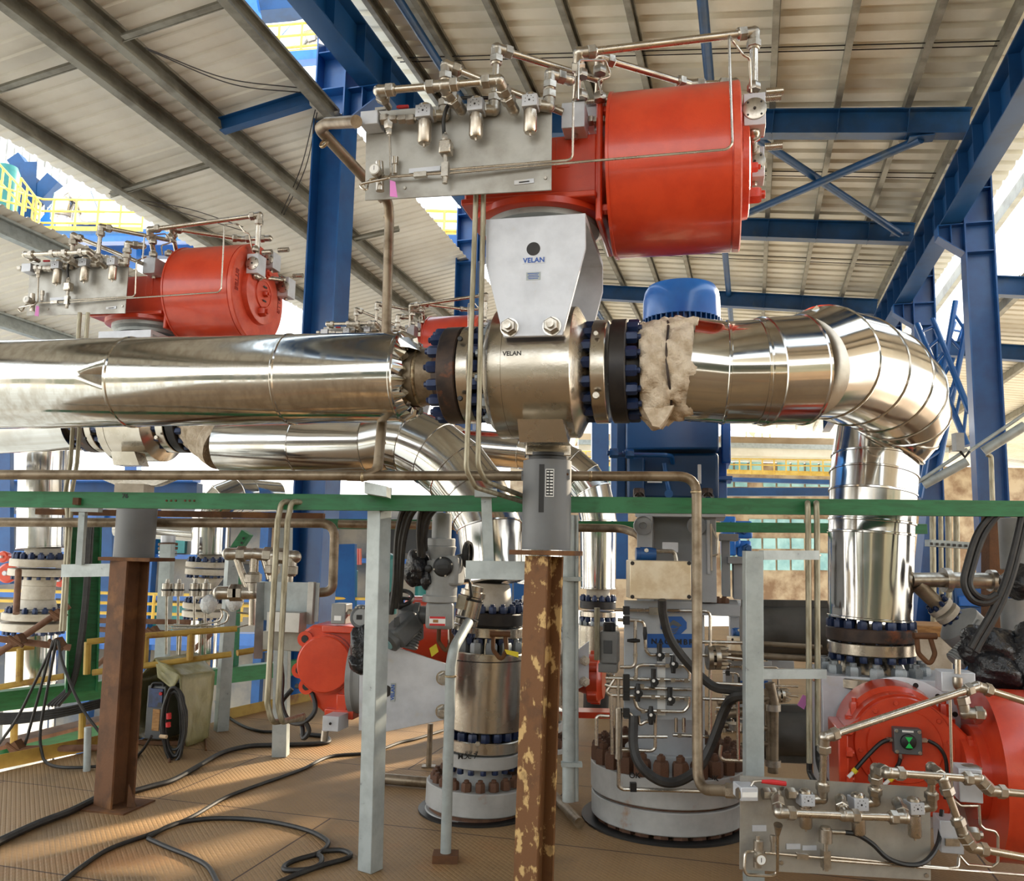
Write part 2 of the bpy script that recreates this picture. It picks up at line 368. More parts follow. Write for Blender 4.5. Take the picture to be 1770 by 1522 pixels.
# columns
def column(base, top, label, corbel=None, mat='blue', h=.38, w=.3):
    t = thing('steel_column', label, 'column', base)
    mb = MB(); mb.hsec(base, top, h, w, .02, .014, RU); mb.build('shaft', M_[mat], t, flat=True)
    if corbel:
        zc, u0 = corbel; mb = MB()
        q = V((base.x, base.y, zc)); o = (V((0, 0, 0)) + RU*u0)
        s = math.copysign(1, u0)
        pl = [q+RU*s*h/2, q+o, q+o-Z*.16, q+RU*s*h/2-Z*.42]
        mb.prism([p-DV*.006 for p in pl], DV*.012)
        for a, b in ((pl[0], pl[1]), (pl[2], pl[3])): mb.bar(a, b, .25, .014, Z)
        mb.bar(pl[1], pl[2], .25, .014, RU); mb.bar(lerp(pl[0], pl[1], .5), lerp(pl[3], pl[2], .5), .25, .012, RU)
        mb.build('corbel', M_[mat], t, flat=True)
    for k in (0, .42):
        mb = MB()
        if corbel: mb.box(V((base.x, base.y, corbel[0]-k)), h-.03, w-.02, .014, RU, DV); mb.box(V((base.x, base.y, corbel[0]+.5+k)), h-.03, w-.02, .014, RU, DV)
        else: mb.box(V((base.x, base.y, top.z*.7-k)), h-.03, w-.02, .014, RU, DV)
        mb.build('stiffener_plate', M_[mat], t, flat=True)
    return t
def colat(x, y, u, zt, label, corbel, zb=-5.4, **k):
    p = onpl(x, y, E0+RU*u, RU); return column(V((p.x, p.y, zb)), V((p.x, p.y, zt)), label, corbel, **k)
cR1 = colat(1690, 430, 3.13, 7.7, 'blue steel column at right, nearest of its row, with a girder corbel', (6.3, -.52))
cR2 = colat(1594, 500, 3.13, 7.7, 'blue steel column partly hidden behind the big silver elbow at right', (6.3, -.52))
cR3 = colat(1541, 560, 3.13, 7.7, 'farthest blue column of the right row', (6.3, -.52))
cL1 = colat(574, 330, -5.0, 8.0, 'blue steel column behind the left red actuator, nearest of the left row', (7.29, .62), h=.42, w=.38)
cL2 = colat(812, 440, -5.0, 8.0, 'blue steel column between the conduit pair and the white valve bracket', (7.29, .62), h=.42, w=.38)
# purlins and struts of the left roof
for i, (pa, pb, lab) in enumerate((((386, 0), (547, 174), 'dark galvanised purlin at the upper edge of the left roof, ending at the blue column'), ((113, 0), (389, 229), 'grey purlin of the left roof, second from its upper edge'), ((3, 3), (533, 410), 'rust-flecked galvanised purlin of the left roof, third from its upper edge'), ((0, 195), (369, 430), 'grey purlin of the left roof nearest its lower eave'))):
    u = (uv(onL(*pa), LU, LV)[0] + uv(onL(*pb), LU, LV)[0]) / 2
    mb = MB(); mb.csec(LP(u, -6, .07), LP(u, 9.0 if i == 0 else 21, .07), .25, .09, .012, NL); solo(mb, 'roof_purlin', M_['purlin'], lab, 'purlin', 'purlins under the left roof', flat=True)
for i, (x, y) in enumerate(((0, 400), (0, 560))):
    q = onpl(x, y, MP(0, 0), NL); u = uv(q, LU, LV)[0]
    mb = MB(); mb.csec(MP(u, 0, .07), MP(u, 20, .07), .25, .09, .012, NL); solo(mb, 'roof_purlin', M_['galv'], ['pale galvanised purlin at the left edge beside the yellow railing', 'dark purlin end at the left edge just above the main silver pipe'][i], 'purlin', flat=True)
for i, (a, b) in enumerate((((0, 154), (136, 110)), ((212, 65), (386, 7)), ((191, 336), (362, 284)), ((608, 414), (690, 395)))):
    mb = MB(); mb.bar(onL(*a, .02), onL(*b, .02), .012, .1, NL); mb.bar(onL(*a, -.02), onL(*b, -.02), .07, .012, NL)
    solo(mb, 'purlin_strut', M_['purlin'], 'galvanised angle strut between left roof purlins, ' + ['at the left picture edge', 'topmost, beside the dark edge purlin', 'above the left actuator tubing', 'right of the blue column'][i], 'strut', flat=True)
mb = MB(); mb.hsec(onL(383, 218, .0), onL(534, 171, .0), .17, .12, .01, .01, NL); solo(mb, 'purlin_strut', M_['blue_dark'], 'short blue beam from the left blue column to the roof purlin', 'strut', flat=True)
for i, (a, c, b) in enumerate((((250, 82), (390, 135), (518, 152)), ((255, 86), (400, 145), (522, 160)), ((545, 190), (520, 290), (485, 372)), ((548, 195), (528, 290), (489, 374)), ((240, 345), (330, 362), (420, 392)), ((245, 350), (330, 372), (425, 400)))):
    mb = MB(); mb.tube(smooth([onL(*a), onL(*c), onL(*b)], 8), .007, 5)
    solo(mb, 'sag_rod', M_['flange_dark'], ['upper', 'lower', 'left', 'right', 'upper', 'lower'][i] + ' thin wire of the slack pair ' + ['below the left roof beside the upper purlin', 'hanging beside the left blue column', 'above the left red actuator'][i//2], 'wire')

# ---------------------------------------------------------------- view and light
cam = bpy.data.objects.new('camera', bpy.data.cameras.new('camera')); COL.objects.link(cam)
cam.data.sensor_width = 36; cam.data.sensor_fit = 'HORIZONTAL'; cam.data.lens = F/1770*36; cam.data.clip_end = 500
Mx = Matrix((RT, UP, -FW)).transposed().to_4x4(); Mx.translation = EYE; cam.matrix_world = Mx; scene.camera = cam
sun = bpy.data.objects.new('sun', bpy.data.lights.new('sun', 'SUN')); COL.objects.link(sun)
sun.data.energy = 8.0; sun.data.angle = math.radians(1.2); sun.data.color = (1, .84, .62)
az, el = math.radians(42), math.radians(22)
sd = V((math.sin(az)*math.cos(el), math.cos(az)*math.cos(el), math.sin(el))); sun.rotation_euler = sd.to_track_quat('Z', 'Y').to_euler()
sun.location = (8, 10, 12)
w = bpy.data.worlds.new('sky'); scene.world = w; w.use_nodes = True; nt = w.node_tree
bg = nt.nodes['Background']; bg.inputs[1].default_value = 1.0
tc = nt.nodes.new('ShaderNodeTexCoord'); sp = nt.nodes.new('ShaderNodeSeparateXYZ'); nt.links.new(tc.outputs['Generated'], sp.inputs[0])
rp = nt.nodes.new('ShaderNodeValToRGB'); nt.links.new(sp.outputs[2], rp.inputs[0]); nt.links.new(rp.outputs[0], bg.inputs[0])
rp.color_ramp.elements[0].position = 0; rp.color_ramp.elements[0].color = (1.0, .95, .86, 1); rp.color_ramp.elements[1].position = .6; rp.color_ramp.elements[1].color = (.75, .88, 1.0, 1)
bg.inputs[1].default_value = 2.0
vs = scene.view_settings; vs.view_transform = 'Standard'; vs.look = 'None'; vs.gamma = 1; vs.use_curve_mapping = False; vs.exposure = .75
cy = scene.cycles; cy.use_denoising = True; cy.max_bounces = 8; cy.diffuse_bounces = 4; cy.glossy_bounces = 5; cy.caustics_reflective = False; cy.caustics_refractive = False; cy.sample_clamp_indirect = 6
# ---------------------------------------------------------------- the front valve line
PH = math.radians(13)
A, B = V((math.cos(PH), -math.sin(PH), 0)), V((math.sin(PH), math.cos(PH), 0))
C0 = P(914, 646, 4.0)
def onB(x, y, off): return onpl(x, y, C0 + B*off, B)
def tpx(px, r=0.0, py=650, c=C0, ax=A, bk=B):
    """length along the axis at which the near side of a round body meets photo column px"""
    p = onpl(px, py, c - bk*r, bk); return (p - c).dot(ax)
def cladding(parent, pts, rads, mat, n=40, bead=.006, name='cladding_section', caps=(0, 0)):
    k = len(pts); tn = [(pts[min(i+1, k-1)] - pts[max(i-1, 0)]).normalized() if 0 < i < k-1 else ((pts[1]-pts[0]) if i == 0 else (pts[-1]-pts[-2])).normalized() for i in range(k)]
    _, e1, e2 = frame(tn[0], V((.31, .2, 1)).normalized()); rings = []
    for i in range(k):
        e1 = (e1 - tn[i]*e1.dot(tn[i])).normalized(); e2 = tn[i].cross(e1)
        rings.append([(math.cos(2*math.pi*j/n), math.sin(2*math.pi*j/n)) for j in range(n)]); rings[-1] = (pts[i], e1.copy(), e2.copy(), rads[i], tn[i])
    def ring(R, k=0.0, sh=0.0): c, a, b, r, t = R; return [c + t*sh + (a*math.cos(2*math.pi*j/n) + b*math.sin(2*math.pi*j/n))*(r+k) for j in range(n)]
    for i in range(k-1):
        mb = MB(); vs = []; rows = [(rings[i], 0, 0)]
        rr = [ring(rings[i])]
        for q in (.5,): rr.append([lerp(a, b, q) for a, b in zip(ring(rings[i]), ring(rings[i+1]))])
        rr += [ring(rings[i+1], 0, -bead*1.6), ring(rings[i+1], bead, -bead), ring(rings[i+1], bead, bead*.6), ring(rings[i+1], -.004, bead*1.2)]
        for q in rr: vs += q
        fs = [(a*n+j, a*n+(j+1) % n, (a+1)*n+(j+1) % n, (a+1)*n+j) for a in range(len(rr)-1) for j in range(n)]
        if i == 0 and caps[0]: fs.append(tuple(range(n))[::-1])
        if i == k-2 and caps[1]: fs.append(tuple((len(rr)-1)*n+j for j in range(n)))
        mb.add(vs, fs); mb.build(name, mat, parent, angle=28)

# --- long silver pipe at left
p0, p1 = P(-110, 667, 4.72), C0 + A*tpx(672, .21) + Z*.0
def ppipe(px): # axis point under photo column px
    best = None
    lo, hi = 0.0, 1.0
    for _ in range(40):
        t = (lo+hi)/2
        if proj(lerp(p0, p1, t))[0] < px: lo = t
        else: hi = t
    return lerp(p0, p1, lo)
t = thing('insulated_pipe', 'long horizontal silver clad pipe with a dent, left of the front valve', 'pipe', ppipe(340))
ax = (p1-p0).normalized(); ra, rb = m(76.5, p0), m(77.5, p1)
def pr(p): return lerp(ra, rb, max(0, (p-p0).dot(ax))/(p1-p0).length)
def section(a, b, dent=None):
    mb = MB(); _, e1, e2 = frame(ax); L = (b-a).length; nu, nv = (90, 120) if dent else (12, 72); vs = []
    for i in range(nu+1):
        s = L*i/nu; c = a+ax*s
        for j in range(nv):
            g = 2*math.pi*j/nv; r = pr(c)
            r += .0016*math.sin(3*g+s*5)*math.sin(s*4+1)
            d = e1*math.cos(g)+e2*math.sin(g)
            if dent:
                q = c + d*r; x = (q-dent).dot(ax); y = (q-dent).z; dd = 1 - abs(x)/.17 - abs(y)/.085
                if dd > 0 and d.dot(B) < 0: r -= .035*dd**1.2
                w = math.exp(-(x/.25)**2-((y+.03)/.1)**2); r -= .006*w
            vs.append(c+d*r)
    fs = [(i*nv+j, i*nv+(j+1) % nv, (i+1)*nv+(j+1) % nv, (i+1)*nv+j) for i in range(nu) for j in range(nv)]
    mb.add(vs, fs)
    # raised swage bead at the lap
    mb.lathe(b, ax, [(-.012, pr(b)), (-.006, pr(b)+.006), (.004, pr(b)+.006), (.01, pr(b)-.001)], 72, False)
    return mb.build('cladding_section', M_['clad_scratch'], t, angle=28)
j0, j1 = ppipe(231), ppipe(505)
dp = onpl(175, 645, ppipe(175)-B*.235, B)
section(p0-ax*3, p0+ax*.2); section(p0+ax*.2, j0, dp); section(j0, j1); section(j1, p1)
# crinkled end closure
mb = MB(); nv = 96; _, e1, e2 = frame(ax); rows = [(0, rb, 0), (.012, rb*.99, .2), (.05, rb*.86, 1), (.055, rb*.72, 1), (.03, .15, .3)]; vs = []
for s, r, k in rows:
    for j in range(nv):
        g = 2*math.pi*j/nv; w = (.012*math.sin(g*17+1.3)+.007*math.sin(g*29))*k
        vs.append(p1+ax*(s+w)+(e1*math.cos(g)+e2*math.sin(g))*(r+w*.4))
mb.add(vs, [(a*nv+j, a*nv+(j+1) % nv, (a+1)*nv+(j+1) % nv, (a+1)*nv+j) for a in range(len(rows)-1) for j in range(nv)])
mb.build('end_closure', M_['clad'], t, flat=True)
fold = MB(); q = onB(722, 585, -.12); fold.prism([onB(684, 598, -.16), onB(690, 583, -.16), onB(706, 582, -.16), onB(722, 604, -.17), onB(707, 600, -.18)], B*.16); fold.build('torn_flap', M_['clad'], t, flat=True)
cs = C0 + A*tpx(676, .145); ce = C0 + A*tpx(752, .145)
mb = MB(); mb.lathe(cs, A, [(0, .143), ((ce-cs).length, .143)], 48); mb.build('bare_pipe', M_['pipe_brown'], t)
wp = C0 + A*tpx(712, .145); mb = MB(); mb.lathe(wp, A, [(-.012, .143), (-.005, .149), (.005, .149), (.012, .143)], 48, False); mb.build('weld_bead', M_['weld'], t)
FR = m(85, C0)*1.0
x0, x1 = tpx(751, FR), tpx(783, FR)
mb = MB(); mb.lathe(C0+A*(x0-.05), A, [(0, .15), (.05, .17), (.05, FR-.006), (.056, FR), (x1-x0+.044, FR), (x1-x0+.05, FR-.006)], 64); mb.build('weld_neck_flange', M_['flange_brown'], t)
nuts(t, C0+A*x0, -A, FR*.87, 16, .029, .05, M_['navy'], 'stud_nut')

# --- front valve
v = thing('ball_valve', 'large front ball valve with polished round steel body under the white bracket', 'valve', V((C0.x, C0.y, 1.9)))
RB = .312
b0, b1 = tpx(836, RB), tpx(984, RB)
mb = MB(); mb.lathe(C0+A*b0, A, [(-.02, .24), (-.02, .27), (0, .29), (.012, RB), ((b1-b0)*.19, RB), ((b1-b0)*.192, RB-.003), ((b1-b0)*.2, RB-.003), ((b1-b0)*.202, RB), (b1-b0-.004, RB), (b1-b0, RB-.004), (b1-b0+.03, .25), (b1-b0+.07, .2), (b1-b0+.075, .17)], 96); mb.build('body', M_['steel'], v)
f0, f1 = tpx(785, FR), tpx(806, FR)
_q = onB(886, 612, -.299); _h = _q.z-C0.z; _q = C0+A*((_q-C0).dot(A))+Z*_h-B*math.sqrt(RB*RB-_h*_h); _n = (Z*_h-B*math.sqrt(RB*RB-_h*_h)).normalized(); text('VELAN', _q+_n*.0005, A, _n.cross(A), .02, M_['flange_dark'], v, 'engraving')
mb = MB(); mb.lathe(C0+A*f0, A, [(0, FR-.004), (.004, FR), (f1-f0-.004, FR), (f1-f0, FR-.004), (f1-f0+.001, .16), (b0-f0, .16)], 64); ff = mb.build('end_flange', M_['steel'], v)
for py in (585, 688):
    q = onB(795, py, -FR*.985); nut(ff, q+B*.012, -B, .012, .016, M_['black'], 'port_plug', n=12)
nuts(v, C0+A*f1, A, FR*.87, 16, .029, .045, M_['navy'], 'stud_nut')
nuts(v, C0+A*b0-A*.0, -A, .225, 12, .036, .05, M_['nut_steel'], 'body_bolt', .5)
g0, g1 = tpx(1018, FR*1.03), tpx(1044, FR*1.03); FQ = FR*1.03
mb = MB(); mb.lathe(C0+A*(b1+.07), A, [(0, .16), (g0-b1-.07, .16), (g0-b1-.07, FQ-.004), (g0-b1-.066, FQ), (g1-b1-.074, FQ), (g1-b1-.07, FQ-.004)], 64); ff = mb.build('end_flange', M_['steel'], v)
for py in (576, 683):
    q = onB(1030, py, -FQ*.985); nut(ff, q+B*.012, -B, .017 if py > 600 else .012, .018, M_['steel'], 'port_plug', n=12)
nuts(v, C0+A*g0, -A, FQ*.87, 16, .029, .045, M_['navy'], 'stud_nut')
# bracket
off = -.34
def bpoly(pts, off): return [onB(x, y, off) for x, y in pts]
mb = MB(); pl = bpoly(((840, 379), (1012, 368), (1012, 428), (972, 579), (870, 582), (840, 458)), off); mb.prism(pl, B*.022)
bk = mb.build('bracket_plate', M_['plate_white'] if 'plate_white' in M_ else M_['block'], v, bevel=.002)
hole = onB(922, 430, off); mb = MB(); mb.lathe(hole-B*.0015, B, [(0, m(12, hole)), (.003, m(12, hole))], 32); mb.build('hole', M_['flange_dark'], bk)
for x, y in ((881, 566), (954, 564)):
    q = onB(x, y, off); mb = MB(); mb.cyl(q, q-B*.006, .042, n=28); mb.build('washer', M_['steel'], bk)
    nut(bk, q-B*.006, -B, .036, .032, M_['fitting'], 'stud_nut'); mb = MB(); mb.cyl(q-B*.03, q-B*.06, .018, n=16); mb.build('stud', M_['fitting'], bk)
q = onB(923, 450, off); mb = MB(); mb.box(q-B*.001, m(40, q), .002, m(11, q), A, B, Z); npl = mb.build('nameplate', M_['block'], bk)
text('VELAN', q-B*.003, A, Z, m(8.5, q), M_['label_blue'], bk, spacing=1.05)
q = onB(922, 477, off); mb = MB(); mb.box(q-B*.001, m(25, q), .002, m(14, q), A, B, Z); mb.build('rating_plate', M_['galv'], bk)
mb = MB()
for i in range(4): mb.box(q-B*.0025+Z*m(4.5-3*i, q), m(20-3*(i % 2), q), .001, m(1.1, q), A, B, Z)
mb.build('printed_lines', M_['label_blue'], bk)
off2 = .3
sh = B*(off2-off)
mb = MB(); mb.prism([p+sh for p in pl], B*.022); mb.build('bracket_plate', M_['block'], v, bevel=.002)
mb = MB(); tp = [pl[0], pl[1], pl[1]+sh, pl[0]+sh]; mb.prism([p-Z*.03+B*.022 for p in tp], Z*.03); mb.build('bracket_top', M_['block'], v)
mb = MB(); c = C0+A*((b0+b1)/2-.0)+B*.0; mb.cyl(c+Z*.2, c+Z*.36, .14, n=32); mb.cyl(c+Z*.36, c+Z*.62, .05, n=20); mb.build('bonnet', M_['steel'], v)
q = onB(942, 742, -.26); mb = MB(); mb.prism([onB(894, 724, -.29), onB(972, 724, -.29), onB(982, 764, -.25), onB(898, 764, -.25)], B*.12); mb.build('base_pad', M_['steel'], v)

# --- right flange, bare wool and the clad elbow
e = thing('insulated_pipe', 'big silver clad elbow pipe turning down at right of the front valve', 'pipe', P(1500, 1060, 5.0))
h0, h1 = tpx(1050, FQ), tpx(1080, FQ); LINE = (x0, x1, h0, h1)
mb = MB(); mb.lathe(C0+A*h0, A, [(0, FQ-.006), (.006, FQ), (h1-h0-.006, FQ), (h1-h0, FQ-.006), (h1-h0+.001, .18), (h1-h0+.08, .155)], 64); mb.build('weld_neck_flange', M_['flange_dark'], e)
nuts(e, C0+A*h1, A, FQ*.87, 16, .029, .05, M_['navy'], 'stud_nut', .5)
# mineral wool, ragged
mb = MB(); nu, nv = 26, 72; wa, wb = C0+A*(h1+.035), P(1196, 638, 3.86); vs = []; ax2 = (wb-wa).normalized(); _, e1, e2 = frame(ax2); L = (wb-wa).length
for i in range(nu+1):
    s = i/nu; R = lerp(.2, m(90, wb)*.985, min(1, s*2.2)**.5)
    for j in range(nv):
        g = 2*math.pi*j/nv; d = e1*math.cos(g)+e2*math.sin(g)
        w = .008*math.sin(7*g+9*s)+.006*math.sin(13*g-17*s)+random.uniform(-.004, .004)-.012*math.exp(-((s-.5-.08*math.sin(3*g))/.05)**2)
        hang = .05*max(0, -d.z)**6*math.exp(-((s-.28)/.22)**2)
        vs.append(lerp(wa, wb, s)+d*(R+w*(.4+.6*min(1, 4*(1-s)))+hang)+ax2*(.02*math.sin(5*g) if i == nu else 0))
mb.add(vs, [(i*nv+j, i*nv+(j+1) % nv, (i+1)*nv+(j+1) % nv, (i+1)*nv+j) for i in range(nu) for j in range(nv)]+[tuple(range(nv))[::-1]])
mb.build('mineral_wool', M_['wool'], e, angle=60)
mb = MB(); mb.tube([lerp(wa, wb, .5+.08*math.sin(3*2*math.pi*j/40)*.6)+(e1*math.cos(2*math.pi*j/40)+e2*math.sin(2*math.pi*j/40))*(m(90, wb)*.955) for j in range(41)], .006, 6); mb.build('wire_seam', M_['flange_brown'], e)
mb = MB(); q = onB(1132, 715, -.1); mb.prism([onB(1112, 705, -.14), onB(1165, 700, -.14), onB(1152, 722, -.14), onB(1140, 738, -.14), onB(1128, 736, -.14)], B*.07); mb.build('wool_tuft', M_['wool'], e)
mb = MB(); mb.prism([onB(1120, 570, -.14), onB(1198, 546, -.14), onB(1208, 548, -.14), onB(1202, 570, -.14), onB(1160, 580, -.14)], B*.1); mb.build('wool_tuft', M_['wool'], e)
S = [(1194, 638, 3.86, 90), (1253, 644, 3.83, 88), (1316, 642, 3.82, 90)]
cladding(e, [P(*q[:3]) for q in S], [m(q[3], P(*q[:3])) for q in S], M_['clad'])
S = [(1304, 642, 3.82, 91.5), (1318, 642, 3.82, 92.5), (1384, 639, 3.86, 94)]
cladding(e, [P(*q[:3]) for q in S], [m(q[3], P(*q[:3])) for q in S], M_['clad'], caps=(1, 1))
S = [(1382, 636, 3.9, 90), (1424, 626, 4.05, 97), (1474, 640, 4.32, 95), (1518, 658, 4.58, 90), (1546, 682, 4.78, 84), (1554, 712, 4.92, 80), (1543, 742, 5.0, 76), (1528, 768, 5.02, 70)]
cladding(e, [P(*q[:3]) for q in S], [m(q[3], P(*q[:3])) for q in S], M_['clad'], caps=(1, 1))
S = [(1513, 742, 5.05, 64), (1512, 792, 5.03, 70), (1510, 822, 5.02, 71), (1508, 853, 5.0, 70.5), (1506, 902, 5.0, 70)]
cladding(e, [P(*q[:3]) for q in S], [m(q[3], P(*q[:3])) for q in S], M_['clad'], caps=(0, 1))
S = [(1506, 898, 5.0, 69), (1505, 922, 5.0, 69.5), (1503, 1068, 5.0, 68)]
cladding(e, [P(*q[:3]) for q in S], [m(q[3], P(*q[:3])) for q in S], M_['clad'], caps=(1, 1))
mb = MB(); fl = [(1440, 560), (1376, 562), (1408, 528), (1432, 536)]; mb.prism([P(x, y, 3.93) for x, y in ((1374, 563), (1412, 527), (1426, 545), (1392, 572))], B*.02); mb.build('lifted_flap', M_['clad'], e, flat=True)

# --- spring support and its rusty post
sp_ = thing('spring_support', 'grey spring hanger can with travel scale under the front valve', 'spring support', P(945, 955, 4.0))
cc = P(945, 875, 4.0); rc = m(42, cc); top, bot = P(946, 797, 4.0), P(944, 950, 4.0); top = V((cc.x, cc.y, top.z)); bot = V((cc.x, cc.y, bot.z))
mb = MB(); mb.cyl(bot, top, rc, n=48); mb.build('can', M_['grey_can'], sp_)
def onfront(x, y, r): # point on the can's front
    q = onpl(x, y, cc-V((0, 1, 0))*r, V((0, 1, 0))); dx = q.x-cc.x; return V((q.x, cc.y-math.sqrt(max(r*r-dx*dx, 1e-6)), q.z))
q0, q1 = onfront(936, 802, rc), onfront(936, 885, rc)
mb = MB(); mb.box((q0+q1)/2+V((0, .004, 0)), m(9, q0), .014, (q0-q1).z); mb.build('slot', M_['black'], sp_)
for y in (814, 830, 847, 866): mb = MB(); mb.ball(onfront(936, y, rc)+V((0, .004, 0)), m(4, q0), 12, 1, .6, .9); mb.build('spring_coil', M_['grey_can'], sp_)
q = onfront(950, 834, rc+.002); mb = MB(); mb.box(q, m(15, q), .003, m(48, q)); sc = mb.build('scale_plate', M_['white'], sp_)
mb = MB(); mb.box(q-V((0, .002, 0)), m(12.5, q), .002, m(45, q)); mb.build('scale_field', M_['black'], sc)
mb = MB()
for i in range(8): mb.box(q-V((0, .0035, 0))+Z*m(19-5.4*i, q)+V((m(-3.2, q), 0, 0)), m(4, q), .001, m(2.2, q)); mb.box(q-V((0, .0035, 0))+Z*m(19-5.4*i, q)+V((m(3, q), 0, 0)), m(5, q), .001, m(2.6, q))
mb.build('scale_mark', M_['white'], sc)
for x in (906, 982):
    q = onfront(x, 818, rc-.004); mb = MB(); mb.box(q, m(8, q), .02, m(17, q)); lg = mb.build('lug', M_['grey_can'], sp_); nut(lg, q-V((0, .008, 0)), V((0, -1, 0)), .006, .004, M_['rust'], 'bolt_head')
mb = MB(); c2 = V((cc.x, cc.y, top.z+.015)); mb.cyl(top, top+Z*.02, .09, n=32); mb.cyl(top+Z*.02, top+Z*.035, rc*.95, n=40); mb.build('load_column', M_['black'], sp_)
q = P(945, 777, 4.0); mb = MB(); mb.box(V((cc.x, cc.y-.0, q.z)), m(76, q), .16, m(26, q)); mb.build('load_flange', M_['steel'], sp_, bevel=.004)
q = P(945, 955, 4.0); mb = MB(); mb.box(V((q.x, q.y, q.z)), m(112, q), .26, m(8, q), A, B); mb.build('base_plate', M_['rust'], sp_, bevel=.002)
pb = V((P(922, 1480, 4.0).x, 4.0, 0)); pt = P(941, 961, 4.0)
po = thing('steel_post', 'rusty brown steel post with flaking tan paint under the grey spring can', 'post', pb)
mb = MB(); mb.hsec(pb, pt, .135, .125, .012, .01, V((.62, .78, 0))); mb.build('shaft', M_['rust_worn'], po, flat=True)
mb = MB(); mb.box(pb+Z*.006, .3, .3, .012); mb.build('base_plate', M_['rust'], po)
# ---------------------------------------------------------------- fittings and tubing
def elbowfit(parent, p, dirs, r, name='elbow_fitting', nutlen=None, mat='fitting'):
    mb = MB(); mb.ball(p, r*.98, 12)
    for d in dirs:
        d = d.normalized(); mb.cyl(p, p+d*r*1.5, r*.92, n=14)
        mb.lathe(p+d*r*1.35, d, [(0, r*1.08), (r*.1, r*1.16), (r*1.15, r*1.16), (r*1.25, r*1.02)], 6)
        mb.lathe(p+d*r*2.6, d, [(0, r*.9), (r*.25, r*.78)], 12)
    return mb.build(name, M_[mat], parent, angle=30)
def run(parent, pts, r, fr=None, ends=(0, 0), mat='tube', skip=()):
    """straight stainless tubes joined by compression elbows"""
    fr = fr or r*1.75; pts = [V(p) for p in pts]
    for i in range(len(pts)-1):
        mb = MB(); mb.cyl(pts[i], pts[i+1], r, n=14); mb.build('air_tube', M_[mat], parent)
    for i in range(len(pts)):
        ds = []
        if i > 0: ds.append(pts[i-1]-pts[i])
        if i < len(pts)-1: ds.append(pts[i+1]-pts[i])
        if len(ds) == 2 or (i == 0 and ends[0]) or (i == len(pts)-1 and ends[1]):
            if i not in skip: elbowfit(parent, pts[i], ds, fr)
def line(parent, pts, r, R=.03, mat='tube', name='pilot_tube', n=8):
    mb = MB(); mb.tube(fillet(pts, R), r, n); return mb.build(name, M_[mat], parent)
def regulator(parent, p, ex, ey, ez, s, name='filter_regulator', bowl=1.0):
    """p: centre of the block; ex right, ey away, ez up; s: block width"""
    mb = MB(); mb.box(p, s, s*1.0, s*.8, ex, ey, ez); o = mb.build(name, M_['block'], parent, bevel=s*.04)
    mb = MB(); mb.lathe(p+ez*s*.4, ez, [(0, s*.44), (s*.16, s*.42), (s*.26, s*.28), (s*.28, .0)], 24); mb.build('cap', M_['tube'], o)
    mb = MB(); mb.lathe(p-ez*s*.4, -ez, [(0, s*.34), (s*.12, s*.34), (s*.14, s*.44), (s*1.45*bowl, s*.44), (s*1.58*bowl, s*.36), (s*1.6*bowl, .08*s), (s*1.8*bowl, .07*s)], 24); mb.build('bowl', M_['tube'], o)
    mb = MB()
    for a, c in ((0, 0), (.25, .12), (-.25, .12), (.12, .26), (-.12, .26), (.27, -.1), (-.27, -.1)): mb.cyl(p-ey*s*.5+ex*a*s+ez*c*s, p-ey*s*.515+ex*a*s+ez*c*s, s*(.07 if a == 0 else .03), n=8)
    mb.build('screw', M_['flange_dark'], o); return o
def exhaust(parent, c, ex, ey, ez, sx, sy, sz, muff=None, face=None):
    """quick exhaust block with a round cover"""
    mb = MB(); mb.box(c, sx, sy, sz, ex, ey, ez); o = mb.build('exhaust_valve', M_['block'], parent, bevel=.003)
    if face is not None:
        f, half = face; q = c+f*half; mb = MB(); mb.lathe(q, f, [(0, sz*.34), (.004, sz*.34), (.006, sz*.31), (.006, .008)], 28); cv = mb.build('cover', M_['fitting'], o)
        a, e1, e2 = frame(f)
        for k in range(4):
            t = math.pi/2*k+.78; nut(o, q+f*.005+(e1*math.cos(t)+e2*math.sin(t))*sz*.27, f, .005, .003, M_['flange_dark'], 'screw', n=8)
        nut(o, q+f*.006, f, .007, .006, M_['flange_dark'], 'bolt_head')
    if muff is not None:
        q, d, L, r = muff; mb = MB(); prof = []
        for k in range(9): prof += [(L*k/9, r), (L*(k+.5)/9, r), (L*(k+.55)/9, r*.86), (L*(k+.95)/9, r*.86)]
        mb.lathe(q, d, prof+[(L, r)], 16); mb.build('silencer', M_['tube'], o)
    nut(o, c-ez*sz*.5, -ez, .014, .022, M_['fitting'], 'bolt_head')
    return o
# ---------------------------------------------------------------- front actuator
RC = .385
cyc = onB(1160, 300, 0.0)
def tC(px, py, r=RC): return (onpl(px, py, cyc-B*r*.97, B)-cyc).dot(A)
tl, tr = tC(1046, 290), tC(1274, 290)
ac = thing('actuator', 'large red cylinder actuator on the front valve, topmost of the red machines', 'actuator', V((C0.x, C0.y, cyc.z-.4)))
mb = MB(); mb.lathe(cyc, A, [(tl, RC-.02), (tl, RC+.006), (tl+.012, RC+.006), (tl+.014, RC), (tr-.02, RC), (tr-.018, RC-.004), (tr-.012, RC-.004), (tr-.01, RC)], 96); mb.build('cylinder', M_['red'], ac)
mb = MB(); mb.lathe(cyc+A*(tr-.01), A, [(0, RC), (.028, RC+.002), (.034, RC-.004), (.036, .3), (.03, .26), (.03, .24), (.07, .235), (.075, .225), (.078, .0)], 96); cap = mb.build('end_cap', M_['red_rough'], ac)
fc = cyc+A*(tr+.025)
